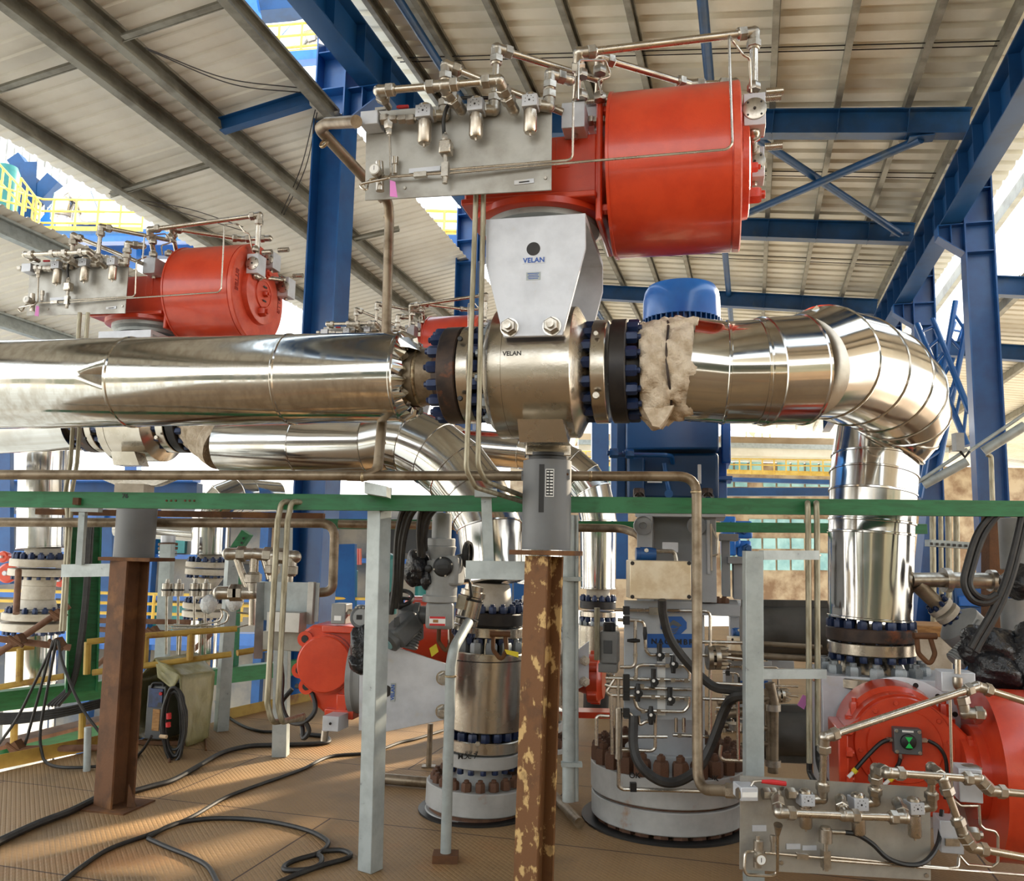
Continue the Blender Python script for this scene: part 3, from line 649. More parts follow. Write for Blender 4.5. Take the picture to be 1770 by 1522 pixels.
for dz in (.15, -.15): nut(cap, cyc+A*(tr+.06)+Z*dz-B*.03, A, .04, .06, M_['red'], 'tie_nut'); mb = MB(); mb.cyl(cyc+A*(tr+.1)+Z*dz-B*.03, cyc+A*(tr+.135)+Z*dz-B*.03, .02, n=16); mb.build('tie_rod', M_['red'], cap)
mb = MB(); mb.lathe(cyc+A*(tr+.066), A, [(0, .12), (.012, .118), (.012, .1), (.006, .098), (.006, .0)], 40); mb.build('centre_plug', M_['red_rough'], cap)
nut(cap, cyc+A*(tr+.07), A, .026, .04, M_['red'], 'plug_bolt')
for dy, dz in ((.04, .055), (-.04, -.055)): mb = MB(); mb.box(cyc+A*(tr+.08)+B*0+Z*dz, .004, .05, .012, A, B, Z); mb.build('slot', M_['flange_dark'], cap)
for sg in (1, -1):
    c = fc+B*(-.32*sg)+Z*.02+A*.001
    text('BETTIS', c, Z*sg, B*sg, .04, M_['red_dark'], cap, name='raised_lettering', depth=.003)
# yoke housing
hx0, hx1 = tC(806, 330, .2), tC(1034, 290, .2); zt, zb = onB(990, 238, -.2).z, onB(900, 352, -.2).z
mb = MB(); c = cyc+A*(hx0+hx1)/2; c.z = (zt+zb)/2; mb.box(c, hx1-hx0, .46, zt-zb, A, B, Z); mb.build('yoke_housing', M_['red'], ac, bevel=.012)
mb = MB(); c = cyc+A*(hx0+hx1)/2; c.z = zb-.005; mb.box(c, hx1-hx0+.0, .56, .03, A, B, Z); mb.build('housing_flange', M_['red'], ac, bevel=.006)
for px, w in ((1036, .03), ):
    mb = MB(); mb.box(cyc+A*(hx1+.01), .03, .5, .62, A, B, Z); mb.build('mounting_flange', M_['red'], ac, bevel=.01)
mb = MB(); mb.cyl(cyc+A*hx1, cyc+A*tl, .2, n=40); mb.build('spigot', M_['red'], ac)
for dz in (.24, -.24): nut(ac, cyc+A*(hx1+.024)+Z*dz-B*.2, A, .026, .03, M_['red'], 'tie_nut')
for pts in (((962, 240), (984, 242), (984, 288), (962, 290)),):
    mb = MB(); mb.prism([onB(x, y, -.235) for x, y in pts], B*.02); mb.build('cover_plate', M_['red'], ac, bevel=.002)
vc = C0+A*((b0+b1)/2); vc.z = zb-.03
mb = MB(); mb.lathe(vc, -Z, [(0, .28), (.05, .28), (.07, .25), (vc.z-pl[0].z+.0, .25)], 56); mb.build('adapter_ring', M_['galv'], ac)
mb = MB(); mb.lathe(vc+Z*.012, -Z, [(0, .33), (.03, .33), (.034, .32)], 56); mb.build('adapter_flange', M_['red'], ac)
# exhaust blocks
def blk(x0, y0, x1, y1, off, dep, **k):
    a, b = onB(x0, y0, off), onB(x1, y1, off); c = (a+b)/2+B*dep/2
    return exhaust(ac, c, A, B, Z, abs((b-a).dot(A)), dep, abs((b-a).z), **k), c
q, q2 = onB(1325, 187, -.16), onB(1302, 182, -.2)
x, cA = blk(1285, 162, 1324, 214, -.22, .12, face=(-B, .06), muff=(onB(1324, 160, -.17), A, .075, .02))
x, cB = blk(1287, 255, 1322, 304, .22, .12, face=(-B, .06), muff=(onB(1322, 254, .28), A, .085, .02))
x, cC = blk(1284, 172, 1318, 214, .0, .12, face=(-B, .06), muff=(onB(1318, 170, .06), A, .085, .02))
x, cD0 = blk(971, 178, 1010, 218, -.34, .14)
x, cE0 = blk(1012, 178, 1046, 206, -.18, .13, muff=(onB(1014, 176, -.2), A, .11, .014))
for px, py, o in ((1279, 190, -.16), (1281, 283, .27), (1280, 196, .05)): nut(ac, onB(px, py, o)-A*.03, A, .026, .05, M_['fitting'], 'fitting_nut')
for k in range(3): nut(ac, onB(1018+k*10, 209, -.2), A, .026, .022, M_['fitting'], 'fitting_nut')

# ---------------------------------------------------------------- control panel of the front actuator
OP = -.47
pn = thing('control_panel', 'grey steel pneumatic panel with three filters and a pink tag, topmost of the panels', 'control panel', onB(790, 335, OP))
def onP(x, y, s=.0): return onB(x, y, OP-s)
mb = MB(); mb.prism([onP(633, 194), onP(954, 166), onP(953, 328), onP(631, 346)], B*.008); mb.build('back_plate', M_['plate'], pn, bevel=.001)
pxm = m(1, onP(790, 260))
rt, ft = 6.2*pxm, 10.5*pxm
for x0, x1, y, bl in ((721, 749, 197, 1), (810, 838, 186, 1), (904, 931, 179, 1)): regulator(pn, onP((x0+x1)/2, y, .06), A, B, Z, (x1-x0)*pxm*.97)
# header in front
h1_, h2_, h3_ = onP(655, 157, .2), onP(765, 148, .2), onP(862, 139, .2)
run(pn, [onP(672, 186, .06), h1_, h2_], rt, ft, skip=(2,)); run(pn, [h2_, h3_, onP(888, 190, .06)], rt, ft, (0, 1))
run(pn, [h2_, onP(797, 190, .06)], rt, ft, (0, 1), skip=(0,))
elbowfit(pn, h2_, [onP(797, 190, .06)-h2_, h1_-h2_, h3_-h2_], ft, 'tee_fitting')
# risers behind the regulators
D = .02
run(pn, [onP(752, 200, .03), onP(768, 199, D), onP(771, 113, D), onP(973, 194, -.12)], rt, ft)
run(pn, [onP(840, 190, .03), onP(854, 190, D), onP(859, 84, D), onP(1040, 140, -.28)], rt, ft)
run(pn, [onP(933, 182, .03), onP(949, 184, D), onP(951, 128, D), onP(985, 138, -.05)], rt, ft, (0, 1))
run(pn, [cD0+Z*.06, onP(1001, 92, -.06), onP(1303, 56, -.3), cA+Z*.06], rt*1.15, ft*1.05)
run(pn, [cE0+Z*.05, onP(1037, 100, -.22), onP(1192, 146, -.55), onP(1270, 144, -.6)], rt*1.05, ft, (0, 1))
run(pn, [cA-Z*.08, cB+Z*.07], rt, ft, (1, 1))
for p in (onP(1005, 128, -.1), onP(1005, 165, -.12), onP(1037, 122, -.2), onP(1037, 168, -.2), onP(1303, 150, -.28)): nut(pn, p-Z*.018, Z, ft*1.12, .036, M_['fitting'], 'fitting_nut')
# inlet ball valve
mb = MB(); p = onP(644, 211, .05); mb.box(p, 32*pxm, .09, 25*pxm, A, B, Z); iv = mb.build('inlet_valve', M_['block'], pn, bevel=.003)
mb = MB(); mb.box(onP(660, 188, .06), 24*pxm, .012, 5*pxm, A, B, Z); mb.build('lever', M_['fitting'], iv)
mb = MB(); mb.tube([onP(686, 185, .06), onP(690, 185, .06), onP(706, 184, .06)], [.006, .009, .008], 10); mb.build('lever_grip', M_['label_red'], iv)
for x, r in ((614, .022), (666, .026), (680, .02), (697, .022), (711, .024)): nut(iv, onP(x, 206 if x > 650 else 210, .06)-A*.02, A, r, .036, M_['fitting'], 'fitting_nut')
nut(iv, onP(672, 205, .06), -Z, .022, .05, M_['fitting'], 'fitting_nut'); nut(iv, onP(673, 222, .06), -Z, .013, .03, M_['fitting'], 'fitting_nut')
line(pn, [onP(673, 222, .06), onP(676, 300, .06), onP(672, 308, .08), onP(618, 319, .1), onP(634, 331, .1), onP(637, 311, .06), onP(650, 308, .05)], .0055, .02)
# pressure regulator with gauge
mb = MB(); mb.cyl(onP(657, 300, .05), onP(656, 280, .05), .018, n=20); mb.cyl(onP(657, 312, .05), onP(657, 330, .05), .019, n=20); mb.box(onP(657, 305, .05), .03, .04, .03, A, B, Z); pg = mb.build('pressure_regulator', M_['tube'], pn)
g = onP(651, 297, .08); mb = MB(); mb.cyl(g, g-B*.03, .026, n=28); ga = mb.build('gauge', M_['fitting'], pg)
mb = MB(); mb.cyl(g-B*.028, g-B*.0315, .021, n=28); mb.build('dial', M_['white'], ga); mb = MB(); mb.box(g-B*.032+Z*.005, .002, .001, .02, A, B, Z); mb.build('needle', M_['black'], ga)
mb = MB(); mb.cyl(onP(683, 272, .03), onP(683, 300, .03), .011, n=14); mb.cyl(onP(683, 272, .03), onP(683, 284, .03), .016, n=14); mb.build('relief_valve', M_['tube'], pn)
line(pn, [onP(664, 306, .04), onP(764, 299, .04)], .0065, name='pilot_tube')
mb = MB(); mb.bar(onP(716, 303, .04), onP(738, 301, .04), .022, .022, Z); mb.build('check_valve', M_['fitting'], pn)
mb = MB(); mb.bar(onP(708, 297, .01), onP(762, 292, .01), .02, .022, Z); mb.build('support_block', M_['block'], pn)
# solenoid
mb = MB(); mb.box(onP(771, 256, .05), 21*pxm, .05, 24*pxm, A, B, Z); so = mb.build('solenoid', M_['tube'], pn, bevel=.006)
mb = MB(); mb.cyl(onP(770, 268, .05), onP(770, 284, .05), .011, n=14); mb.box(onP(770, 294, .05), 12*pxm, .03, 25*pxm, A, B, Z); mb.cyl(onP(770, 306, .05), onP(769, 317, .05), .012, n=14); mb.build('valve_stem', M_['fitting'], so)
nut(so, onP(769, 243, .05), Z, .014, .03, M_['fitting'], 'cable_gland'); 
mb = MB(); mb.tube(smooth([onP(768, 238, .05), onP(767, 222, .05), onP(767, 205, .06), onP(775, 182, .07), onP(795, 170, .05), onP(847, 169, -.02)], 6), .0085, 8); mb.build('cable', M_['black'], pn)
la = [onP(778, 293, .05), onP(990, 276, .03), onP(991, 172, .05), onP(998, 168, -.05)]; line(pn, la, .0055, .03)
lb = [onP(778, 299, .05), onB(1257, 258, -.44), onB(1266, 248, -.44), onB(1260, 62, -.44), onB(1266, 70, -.3), onB(1286, 96, -.28), onB(1296, 100, -.26), onB(1298, 160, -.2)]; line(pn, lb, .0055, .03)
line(pn, [onP(999, 172, .0), onP(1000, 104, .0), onP(1046, 104, -.1), onP(1056, 132, -.15), onP(1034, 138, -.1), onP(1040, 164, -.1)], .0055, .02)
mb = MB(); tg = [onP(674, 311, .07), onP(683, 314, .07), onP(687, 341, .09), onP(674, 339, .09)]; mb.prism(tg, B*.002); mb.build('paper_tag', M_['pink'], pn)
mb = MB(); mb.bar(onP(889, 316, .002), onP(923, 312, .002), .003, m(8, onP(900, 315)), Z); np_ = mb.build('nameplate', M_['block'], pn)
mb = MB(); mb.bar(onP(897, 315, .005), onP(915, 313, .005), .001, m(2, onP(900, 315)), Z); mb.build('printed_line', M_['flange_dark'], np_)
for x, y in ((700, 325), (943, 308)): nut(pn, onP(x, y), -B, .008, .006, M_['fitting'], 'bolt_head')

# ---------------------------------------------------------------- the same sets further back
def shift(px, py, d): return Matrix.Translation(P(px, py, d) - cyc)
T2 = shift(384, 512, 6.45)
T2V = shift(384, 519, 6.45)
T3 = shift(787, 606, 9.2)
dup(ac, T2, 'red cylinder actuator at left above the long silver pipe'); dup(pn, T2, 'grey pneumatic panel of the left red actuator')
dup(ac, T3, 'red cylinder actuator partly hidden behind the front valve and conduit pair'); dup(pn, T3, 'far grey pneumatic panel just above the silver pipe, behind the brown riser')
dup(v, T2V, 'ball valve of the second line, seen below the long silver pipe'); dup(v, T3, 'ball valve of the third line, far behind the front valve')
# ---------------------------------------------------------------- second and third lines of pipe
def ptsr(S): return [P(*q[:3]) for q in S], [m(q[3], P(*q[:3])) for q in S]
def wneck(parent, c, ta, tb, R, mt, side, fl=0):
    """weld neck flange between ta and tb along A with nuts on its free face"""
    mb = MB(); mb.lathe(c+A*ta, A, [(-.05 if side < 0 else 0, .15), (0, .17), (0, R-.006), (.006, R), (tb-ta-.006, R), (tb-ta, R-.006), (tb-ta+.001, .17), (tb-ta+(.06 if side > 0 else 0), .15)], 48); mb.build('weld_neck_flange', mt, parent)
    nuts(parent, c+A*(ta if side < 0 else tb), A*side, R*.87, 16, .029, .05, M_['navy'], 'stud_nut', .25)
def backline(T, S_l, wool, S_r, labels):
    c = T @ C0; x0, x1, h0, h1 = LINE
    t = thing('insulated_pipe', labels[0], 'pipe', P(S_l[0][0]+40, S_l[0][1], S_l[0][2])); q, r = ptsr(S_l); q[-1] = c+A*(x0-.12); r = [r[-1]]*len(r)
    cladding(t, q, r, M_['clad'], caps=(0, 1)); wneck(t, c, x0, x1, FR, M_['flange_brown'], -1)
    mb = MB(); mb.cyl(c+A*(x0-.2), c+A*x0, .143, n=32); mb.build('bare_pipe', M_['pipe_brown'], t)
    t = thing('insulated_pipe', labels[1], 'pipe', P(*S_r[2][:3])); q, r = ptsr(S_r)
    wneck(t, c, h0, h1, FQ, M_['flange_dark'], 1)
    mb = MB(); w0 = c+A*(h1+.04); ax = (q[0]-w0).normalized(); L = (q[0]-w0).length; mb.lathe(w0, ax, [(0, .15), (.0, r[0]*.9), (L*.2, r[0]*.97), (L*.35, r[0]*.97), (L*.4, r[0]*.9), (L*.5, r[0]), (L*.7, r[0]*.97), (L*.74, r[0]*.92), (L*.8, r[0]), (L, r[0]*.98)], 40); mb.build('mineral_wool', M_['wool'], t)
    cladding(t, q, r, M_['clad'], caps=(1, 1)); return t
backline(T2V, [(-400, 764, 7.6, 44), (84, 770, 6.6, 47)], None,
         [(392, 770, 6.3, 47), (520, 769, 6.1, 49), (640, 768, 5.95, 51), (676, 760, 5.9, 54), (712, 765, 5.85, 57), (752, 784, 5.78, 58), (790, 814, 5.72, 59), (818, 850, 5.65, 58), (836, 888, 5.6, 57), (846, 912, 5.55, 56), (852, 1004, 5.5, 52)],
         ['silver clad pipe low at the left edge, under the dented pipe', 'silver clad pipe behind the riser whose elbow curves down beside the grey can'])
backline(T3, [(622, 762, 9.72, 31), (645, 762, 9.66, 31)], None,
         [(800, 772, 9.15, 31), (900, 779, 9.0, 31), (955, 790, 8.95, 33), (985, 806, 8.9, 34), (1008, 826, 8.87, 34), (1024, 850, 8.84, 33), (1031, 878, 8.8, 32), (1034, 900, 8.8, 31.5), (1034, 1016, 8.8, 30)],
         ['far silver pipe stub between the flange and the second elbow', 'small far silver elbow pipe right of the grey spring can'])

def stack(parent, pa, pb, ya, yb, items, d):
    """parts threaded on an upright axis; each item: (name, material, y top, y bottom, half width in px[, half width at the bottom])"""
    def pt(y): return lerp(pa, pb, (y-ya)/(yb-ya))
    ax = (pb-pa).normalized(); out = []
    for it in items:
        nm, mt, y0, y1, r0 = it[:5]; r1 = (it[5] if len(it) > 5 else None) or r0
        p, q = pt(y0), pt(y1); L = (q-p).length; a, b = m(r0, p), m(r1, q)
        if nm.endswith('nut') or nm.endswith('bolt'):
            nuts(parent, q if (q-p).z < 0 else p, Z, a, it[6] if len(it) > 6 else 16, L*.62 if len(it) < 8 else it[7], L, M_[mt], nm, .3)
        else:
            mb = MB(); c = min(.006, L*.15); mb.lathe(p, ax, [(0, a-c), (c, a), (L-c, b), (L, b-c)], 56); mb.build(nm, M_[mt], parent)
    return pt
# ---- upright valve under the second line
d = 5.5
vv = thing('ball_valve', 'upright ball valve with tall polished steel body, on the rusty bolted floor flange', 'valve', P(840, 1280, d))
pa, pb = P(850, 1000, d), P(824, 1440, d)
pt = stack(vv, pa, pb, 1000, 1440, [('neck', 'sand_paint', 1008, 1056, 32, 40), ('stud_nut', 'navy', 1046, 1058, 52, None, 18), ('weld_neck_flange', 'flange_dark', 1058, 1080, 59), ('gap_ring', 'black', 1080, 1083, 48), ('end_flange', 'steel', 1083, 1101, 59),
    ('stud_nut', 'navy', 1101, 1112, 52, None, 18), ('body_neck', 'steel', 1100, 1128, 40), ('body_bolt', 'nut_steel', 1108, 1126, 56, None, 14), ('body', 'steel', 1126, 1258, 69), ('lower_neck', 'flange_dark', 1258, 1275, 50), ('stud_nut', 'navy', 1260, 1274, 58, None, 18), ('end_flange', 'steel', 1274, 1294, 67), ('gap_ring', 'black', 1294, 1297, 55), ('companion_flange', 'flange_grey', 1297, 1319, 67), ('stud_nut', 'navy', 1319, 1328, 58, None, 18), ('nozzle', 'flange_grey', 1319, 1352, 40)], d)
q = pt(1140); mb = MB(); a = m(69.4, q); mb.lathe(q, Z, [(0, a), (.006, a), ], 56, False); mb.build('groove', M_['flange_dark'], vv)
q = P(826, 1284, d-.28); nut(vv, q, V((0, -1, 0)), .016, .03, M_['steel'], 'port_plug', n=12)
q = P(808, 1307, d-.262); text('M.X. 7', q, V((1, 0, .05)), Z, .03, M_['black'], vv, 'chalk_mark')
fl = thing('floor_flange', 'grey double floor flange ringed by rusty bolts under the upright polished valve', 'flange', P(824, 1440, d))
stack(fl, P(826, 1340, d), P(820, 1440, d), 1340, 1440, [('flange_bolt', 'nut_rust', 1333, 1348, 73, None, 20), ('upper_flange', 'flange_grey', 1348, 1388, 88), ('gasket', 'nut_rust', 1386, 1398, 81), ('lower_flange', 'flange_grey', 1396, 1430, 88), ('flange_nut', 'nut_rust', 1430, 1442, 74, None, 20), ('nozzle_neck', 'flange_grey', 1430, 1452, 60)], d)
mb = MB(); q = P(822, 1450, d); mb.lathe(V((q.x, q.y, 0)), Z, [(.0, .36), (.012, .36), (.012, .3), (.0, .3)], 48, False); mb.build('sleeve_ring', M_['black'], fl)
# ---- far upright line behind the conduit
d = 8.8
fv = thing('ball_valve', 'far upright valve with dark flanges under the small silver elbow', 'valve', P(1034, 1180, d))
stack(fv, P(1034, 1016, d), P(1030, 1230, d), 1016, 1230, [('neck', 'sand_paint', 1016, 1034, 20), ('stud_nut', 'navy', 1030, 1038, 27, None, 14), ('weld_neck_flange', 'flange_dark', 1038, 1052, 31), ('end_flange', 'steel', 1056, 1066, 31), ('stud_nut', 'navy', 1066, 1074, 27, None, 14), ('body_bolt', 'nut_steel', 1072, 1080, 28, None, 12), ('body', 'steel', 1080, 1160, 36), ('lower_flange', 'steel', 1164, 1176, 32), ('stud', 'flange_dark', 1160, 1230, 22)], d)
fr = thing('actuator', 'small red actuator half hidden between the galvanised conduit and the pump panel', 'actuator', P(1020, 1180, 7.4))
q = P(1030, 1172, 7.4); mb = MB(); mb.lathe(q, A, [(-.2, .1), (-.06, .14), (-.06, .2), (.03, .2), (.05, .17), (.07, .16)], 40); mb.build('yoke_housing', M_['red'], fr)
for k in range(5):
    t_ = k*1.26; mb = MB(); mb.cyl(q+(B*math.cos(t_)+Z*math.sin(t_))*.19-A*.05, q+(B*math.cos(t_)+Z*math.sin(t_))*.19+A*.03, .045, n=14); mb.build('lug', M_['red'], fr)
mb = MB(); mb.prism([P(1000, 1122, 7.1), P(1018, 1108, 7.1), P(1018, 1180, 7.1), P(1000, 1190, 7.1)], V((0, .02, 0))); bp_ = mb.build('bracket_plate', M_['block'], fr)
for y in (1141, 1177): nut(bp_, P(1009, y, 7.1), V((.3, -1, 0)), .04, .05, M_['sand_paint'], 'stud_nut')
mb = MB(); mb.box(P(1025, 1232, 7.5), .3, .2, .05); mb.build('foot', M_['red'], fr)

# ---------------------------------------------------------------- left spring support and post
d = 5.45
s2 = thing('spring_support', 'plain grey spring can at left under the second valve', 'spring support', P(238, 968, d))
q0, q1 = P(232, 868, d), P(231, 964, d); mb = MB(); mb.cyl(q1, V((q1.x, q1.y, q0.z)), m(33, q1), n=40); mb.build('can', M_['grey_can'], s2)
q = P(237, 966, d); mb = MB(); mb.box(q, m(100, q), .26, m(6, q), A, B); mb.build('base_plate', M_['rust'], s2)
mb = MB(); q = P(232, 852, d); mb.box(q, m(50, q), .16, m(30, q)); mb.build('load_flange', M_['sand_paint'], s2)
mb = MB(); mb.prism([P(170, 826, d), P(300, 826, d), P(270, 838, d), P(215, 844, d)], V((0, .1, 0))); mb.build('saddle', M_['steel'], s2)
pb = G(197, 1392); pt_ = P(224, 969, pb.y)
p2 = thing('steel_post', 'dark rust brown steel post at left under the plain grey can', 'post', pb)
mb = MB(); mb.hsec(pb, V((lerp(pb.x, pt_.x, .85), pt_.y, pt_.z)), .165, .165, .012, .01, V((.5, .86, 0))); mb.build('shaft', M_['rust'], p2, flat=True)
mb = MB(); mb.box(pb+Z*.005, .36, .3, .01, A, B); mb.build('base_plate', M_['rust'], p2)
mb = MB(); mb.prism([pb+V((.1, -.05, 0)), pb+V((.16, -.05, 0)), pb+V((.1, -.05, .14))], V((0, .012, 0))); mb.build('gusset', M_['rust'], p2)

# ---------------------------------------------------------------- green beams
def solid(nm, mat, a, b, w, h, label, cat, group=None, up=None, bev=.002):
    mb = MB(); mb.bar(a, b, w, h, up); return solo(mb, nm, M_[mat], label, cat, group, bevel=bev)
gb = thing('green_beam', 'long green steel beam across the whole picture in front of the pump', 'beam', P(885, 880, 4.4))
mb = MB(); a, b = P(-60, 862, 4.4), P(1830, 880, 4.4); mb.csec(b, a, m(27, a), .07, .006, Z); mb.build('channel', M_['green'], gb, flat=True)
q = P(216, 857, 4.362); text('76', q, b-a, Z, .022, M_['black'], gb, 'chalk_mark')
for x in (288, 296, 304, 320, 328, 336): nut(gb, P(x, 865, 4.365), V((0, -1, 0)), .006, .004, M_['rust'], 'bolt_head')
mb = MB(); q = P(133, 866, 4.35); mb.box(q, m(10, q), .03, m(12, q)); mb.build('clip', M_['rust'], gb)
solid('green_beam', 'green', P(560, 905, 6.6), P(1600, 914, 6.6), .06, m(17, P(900, 910, 6.6)), 'thinner green beam behind, seen through the gap below the long green beam', 'beam')

# ---------------------------------------------------------------- brown stainless air pipes
t = thing('air_pipe', 'brownish steel pipe running level above the green beam and dropping at right to a panel', 'pipe', P(600, 822, 4.2))
d = 4.2; rp_ = m(8.5, P(700, 822, d))
path = [P(-60, 820, d), P(1204, 823, d), P(1206, 1364, 4.0), P(1262, 1366, 3.75)]
mb = MB(); mb.tube(fillet(path, .09, 8), rp_, 18); mb.build('pipe_run', M_['pipe_brown'], t)
path = [P(600, 822, d), P(652, 823, d), P(664, 690, 4.32), P(673, 380, 4.32), P(671, 342, 4.25), P(640, 330, 4.2)]
mb = MB(); mb.tube(fillet(path, .09, 8), rp_*1.05, 18); mb.build('riser', M_['pipe_brown'], t)
path = [P(664, 345, 4.3), P(640, 318, 4.25), P(551, 222, 3.95), P(566, 213, 3.85), P(616, 210, 3.56)]
mb = MB(); mb.tube(fillet(path, .05, 8), m(10, P(600, 250, 3.9)), 18); mb.build('upper_branch', M_['pipe_brown'], t)
for p, ax in ((P(627, 823, d), V((1, 0, 0))), (P(1203, 850, 4.19), Z), (P(658, 765, 4.27), Z), (P(672, 375, 4.32), Z), (P(1020, 823, d), V((1, 0, 0))), (P(560, 248, 3.97), P(640, 318, 4.25)-P(551, 222, 3.95))):
    mb = MB(); mb.lathe(p, ax, [(-.008, rp_), (-.004, rp_*1.12), (.004, rp_*1.12), (.008, rp_)], 18, False); mb.build('weld_bead', M_['weld'], t)
nut(t, P(1262, 1366, 3.75)-A*.02, A, .032, .05, M_['fitting'], 'union_nut')
t = thing('air_pipe', 'brownish steel pipe at left below the green beam, bending down to the white panel back', 'pipe', P(300, 903, 5.6))
mb = MB(); mb.tube(fillet([P(-60, 902, 5.65), P(579, 904, 5.65), P(575, 1022, 5.65), P(545, 1024, 5.65)], .1, 8), m(8, P(300, 904, 5.65)), 16); mb.build('pipe_run', M_['pipe_brown'], t)
t = thing('air_pipe', 'brownish steel pipe behind the rear green beam bending to the pump', 'pipe', P(800, 910, 6.4))
mb = MB(); mb.tube(fillet([P(585, 905, 6.4), P(1075, 913, 6.4), P(1100, 922, 6.2), P(1120, 940, 6.1)], .1, 6), m(7, P(900, 910, 6.4)), 14); mb.build('pipe_run', M_['pipe_brown'], t)

# ---------------------------------------------------------------- conduits
def conduit(pts, r, label, clamps=(), R=.07):
    t = thing('conduit', label, 'conduit', V(pts[len(pts)//2]))
    mb = MB(); mb.tube(fillet(pts, R, 8), r, 12); mb.build('tube', M_['conduit'], t)
    for p in clamps:
        mb = MB(); mb.lathe(p, Z, [(-.004, r*1.5), (.004, r*1.5)], 14); mb.build('clamp', M_['fitting'], t)
    return t
rc_ = m(4.6, P(820, 600, 3.68))
conduit([P(823, 330, 3.66), P(806, 812, 3.7), P(822, 842, 3.78), P(915, 870, 4.16)], rc_, 'left galvanised conduit of the pair crossing in front of the valve')
conduit([P(836, 330, 3.66), P(826, 806, 3.7), P(840, 832, 3.78), P(915, 861, 4.16)], rc_, 'right galvanised conduit of the pair crossing in front of the valve')
d = 4.33
for i, dx in enumerate((0, 17)):
    conduit([P(505+dx, 868, d+.05), P(487+dx, 866, d), P(480+dx, 900, d), P(462+dx*1.1, 1215, d), P(470+dx, 1248, d), P(524, 1241-5*i, d+.5)], m(5, P(480, 1000, d)), ['left', 'right'][i]+' galvanised conduit of the pair looping down from the green beam to the floor post', R=.06)
for i, dx in enumerate((0, 15)):
    conduit([P(1396+dx, 872, 4.42), P(1396+dx, 868, 4.3), P(1397+dx, 905, 4.3), P(1399+dx, 1318-30*i, 4.3)], m(5, P(1400, 1100, 4.3)), ['left', 'right'][i]+' conduit of the upright pair clamped to the light galvanised frame at right', [P(1397+dx, 959, 4.3), P(1398+dx, 1164, 4.3)], R=.03)
    h = thing('hose', ['short black hose leaving the left upright conduit at right', 'short black hose leaving the right upright conduit at right'][i], 'hose', P(1402+dx, 1330, 4.3))
    mb = MB(); mb.tube(smooth([P(1399+dx, 1316-30*i, 4.3), P(1400+dx, 1335-20*i, 4.3), P(1408+dx, 1350-10*i, 4.2), P(1420+dx, 1362, 4.1)]), m(5, P(1400, 1320, 4.3)), 10); mb.build('sleeve', M_['rubber'], h)
for i, dx in enumerate((0, 14)):
    conduit([P(138+dx, 540, 5.75), P(122+dx*.8, 800, 5.75), P(113+dx*.8, 850, 5.75), P(118+dx*.3, 900, 5.75), P(106+dx*.3, 1090, 5.75)], m(3.6, P(130, 800, 5.7)), ['left', 'right'][i]+' thin conduit of the far left pair passing behind the dented pipe')
t = thing('conduit', 'stout galvanised conduit rising from the floor right of the central rusty post', 'conduit', P(985, 1380, 4.9))
for x, w in ((983, 11), (996, 4)):
    mb = MB(); mb.cyl(P(x, 1384, 4.9), P(x, 890, 4.9), m(w, P(x, 1100, 4.9)), n=18); mb.build('tube', M_['galv'], t)
for y in (1000, 1320):
    mb = MB(); q = P(988, y, 4.87); mb.box(q, m(36, q), .05, m(7, q)); mb.build('clamp', M_['galv'], t)

# ---------------------------------------------------------------- galvanised posts and brackets
t = thing('galvanised_post', 'slim square galvanised post standing alone left of the central rusty post', 'post', G(640, 1503))
g = G(640, 1503); tp = P(657, 842, g.y); w1, w2 = V((.84, -.54, 0)), V((.54, .84, 0))
mb = MB(); mb.hexa([g+w1*i*.045+w2*j*.045 for i, j in ((-1, -1), (1, -1), (1, 1), (-1, 1))]+[tp+w1*i*.045+w2*j*.045 for i, j in ((-1, -1), (1, -1), (1, 1), (-1, 1))]); mb.build('shaft', M_['galv'], t, bevel=.004)
q = P(655, 842, 4.2); mb = MB(); mb.prism([P(630, 832, 4.25), P(668, 840, 4.15), P(668, 858, 4.15), P(630, 852, 4.25)], V((.0, .16, 0))); mb.build('cap_channel', M_['galv'], t)
t = thing('support_bracket', 'galvanised bracket carrying the conduit pair beside the grey spring can', 'bracket', P(850, 985, 4.1))
mb = MB(); mb.bar(P(840, 846, 4.1), P(845, 972, 4.1), .05, .045, V((0, 1, 0))); mb.build('upright', M_['galv'], t)
mb = MB(); mb.box(P(840, 852, 4.08), m(38, P(840, 850, 4.1)), .08, m(14, P(840, 850, 4.1))); mb.build('head_plate', M_['galv'], t)
mb = MB(); mb.bar(P(808, 984, 4.1), P(920, 986, 4.03), .06, m(31, P(850, 985, 4.1))); mb.build('arm', M_['galv'], t)
t = thing('support_bracket', 'weathered galvanised bracket beside the dark rust post at left', 'bracket', P(160, 985, 5.5))
mb = MB(); mb.bar(P(112, 986, 5.6), P(222, 984, 5.45), .06, m(22, P(160, 985, 5.5))); mb.build('arm', M_['galv'], t)
mb = MB(); mb.bar(P(144, 885, 5.5), P(138, 976, 5.5), .04, .04, V((0, 1, 0))); mb.build('upright', M_['galv'], t)
mb = MB(); mb.box(P(150, 878, 5.5), m(48, P(150, 878, 5.5)), .06, m(13, P(150, 878, 5.5))); mb.build('head_plate', M_['galv'], t)
solid('steel_bar', 'rust', P(66, 884, 5.9), P(560, 892, 5.9), .08, m(10, P(200, 886, 5.9)), 'flat rusty bar lying behind the left grey can below the green beam', 'bar')
t = thing('drain_pipe', 'worn grey drain pipe with a kink standing on a small rusty foot plate', 'pipe', G(770, 1490))
g = G(770, 1487); dd = g.y; r_ = m(9, g+Z)
mb = MB(); mb.tube(fillet([g, P(779, 1150, dd), P(784, 1120, dd), P(810, 1075, dd+.2)], .08, 8), r_, 16); mb.build('tube', M_['galv'], t)
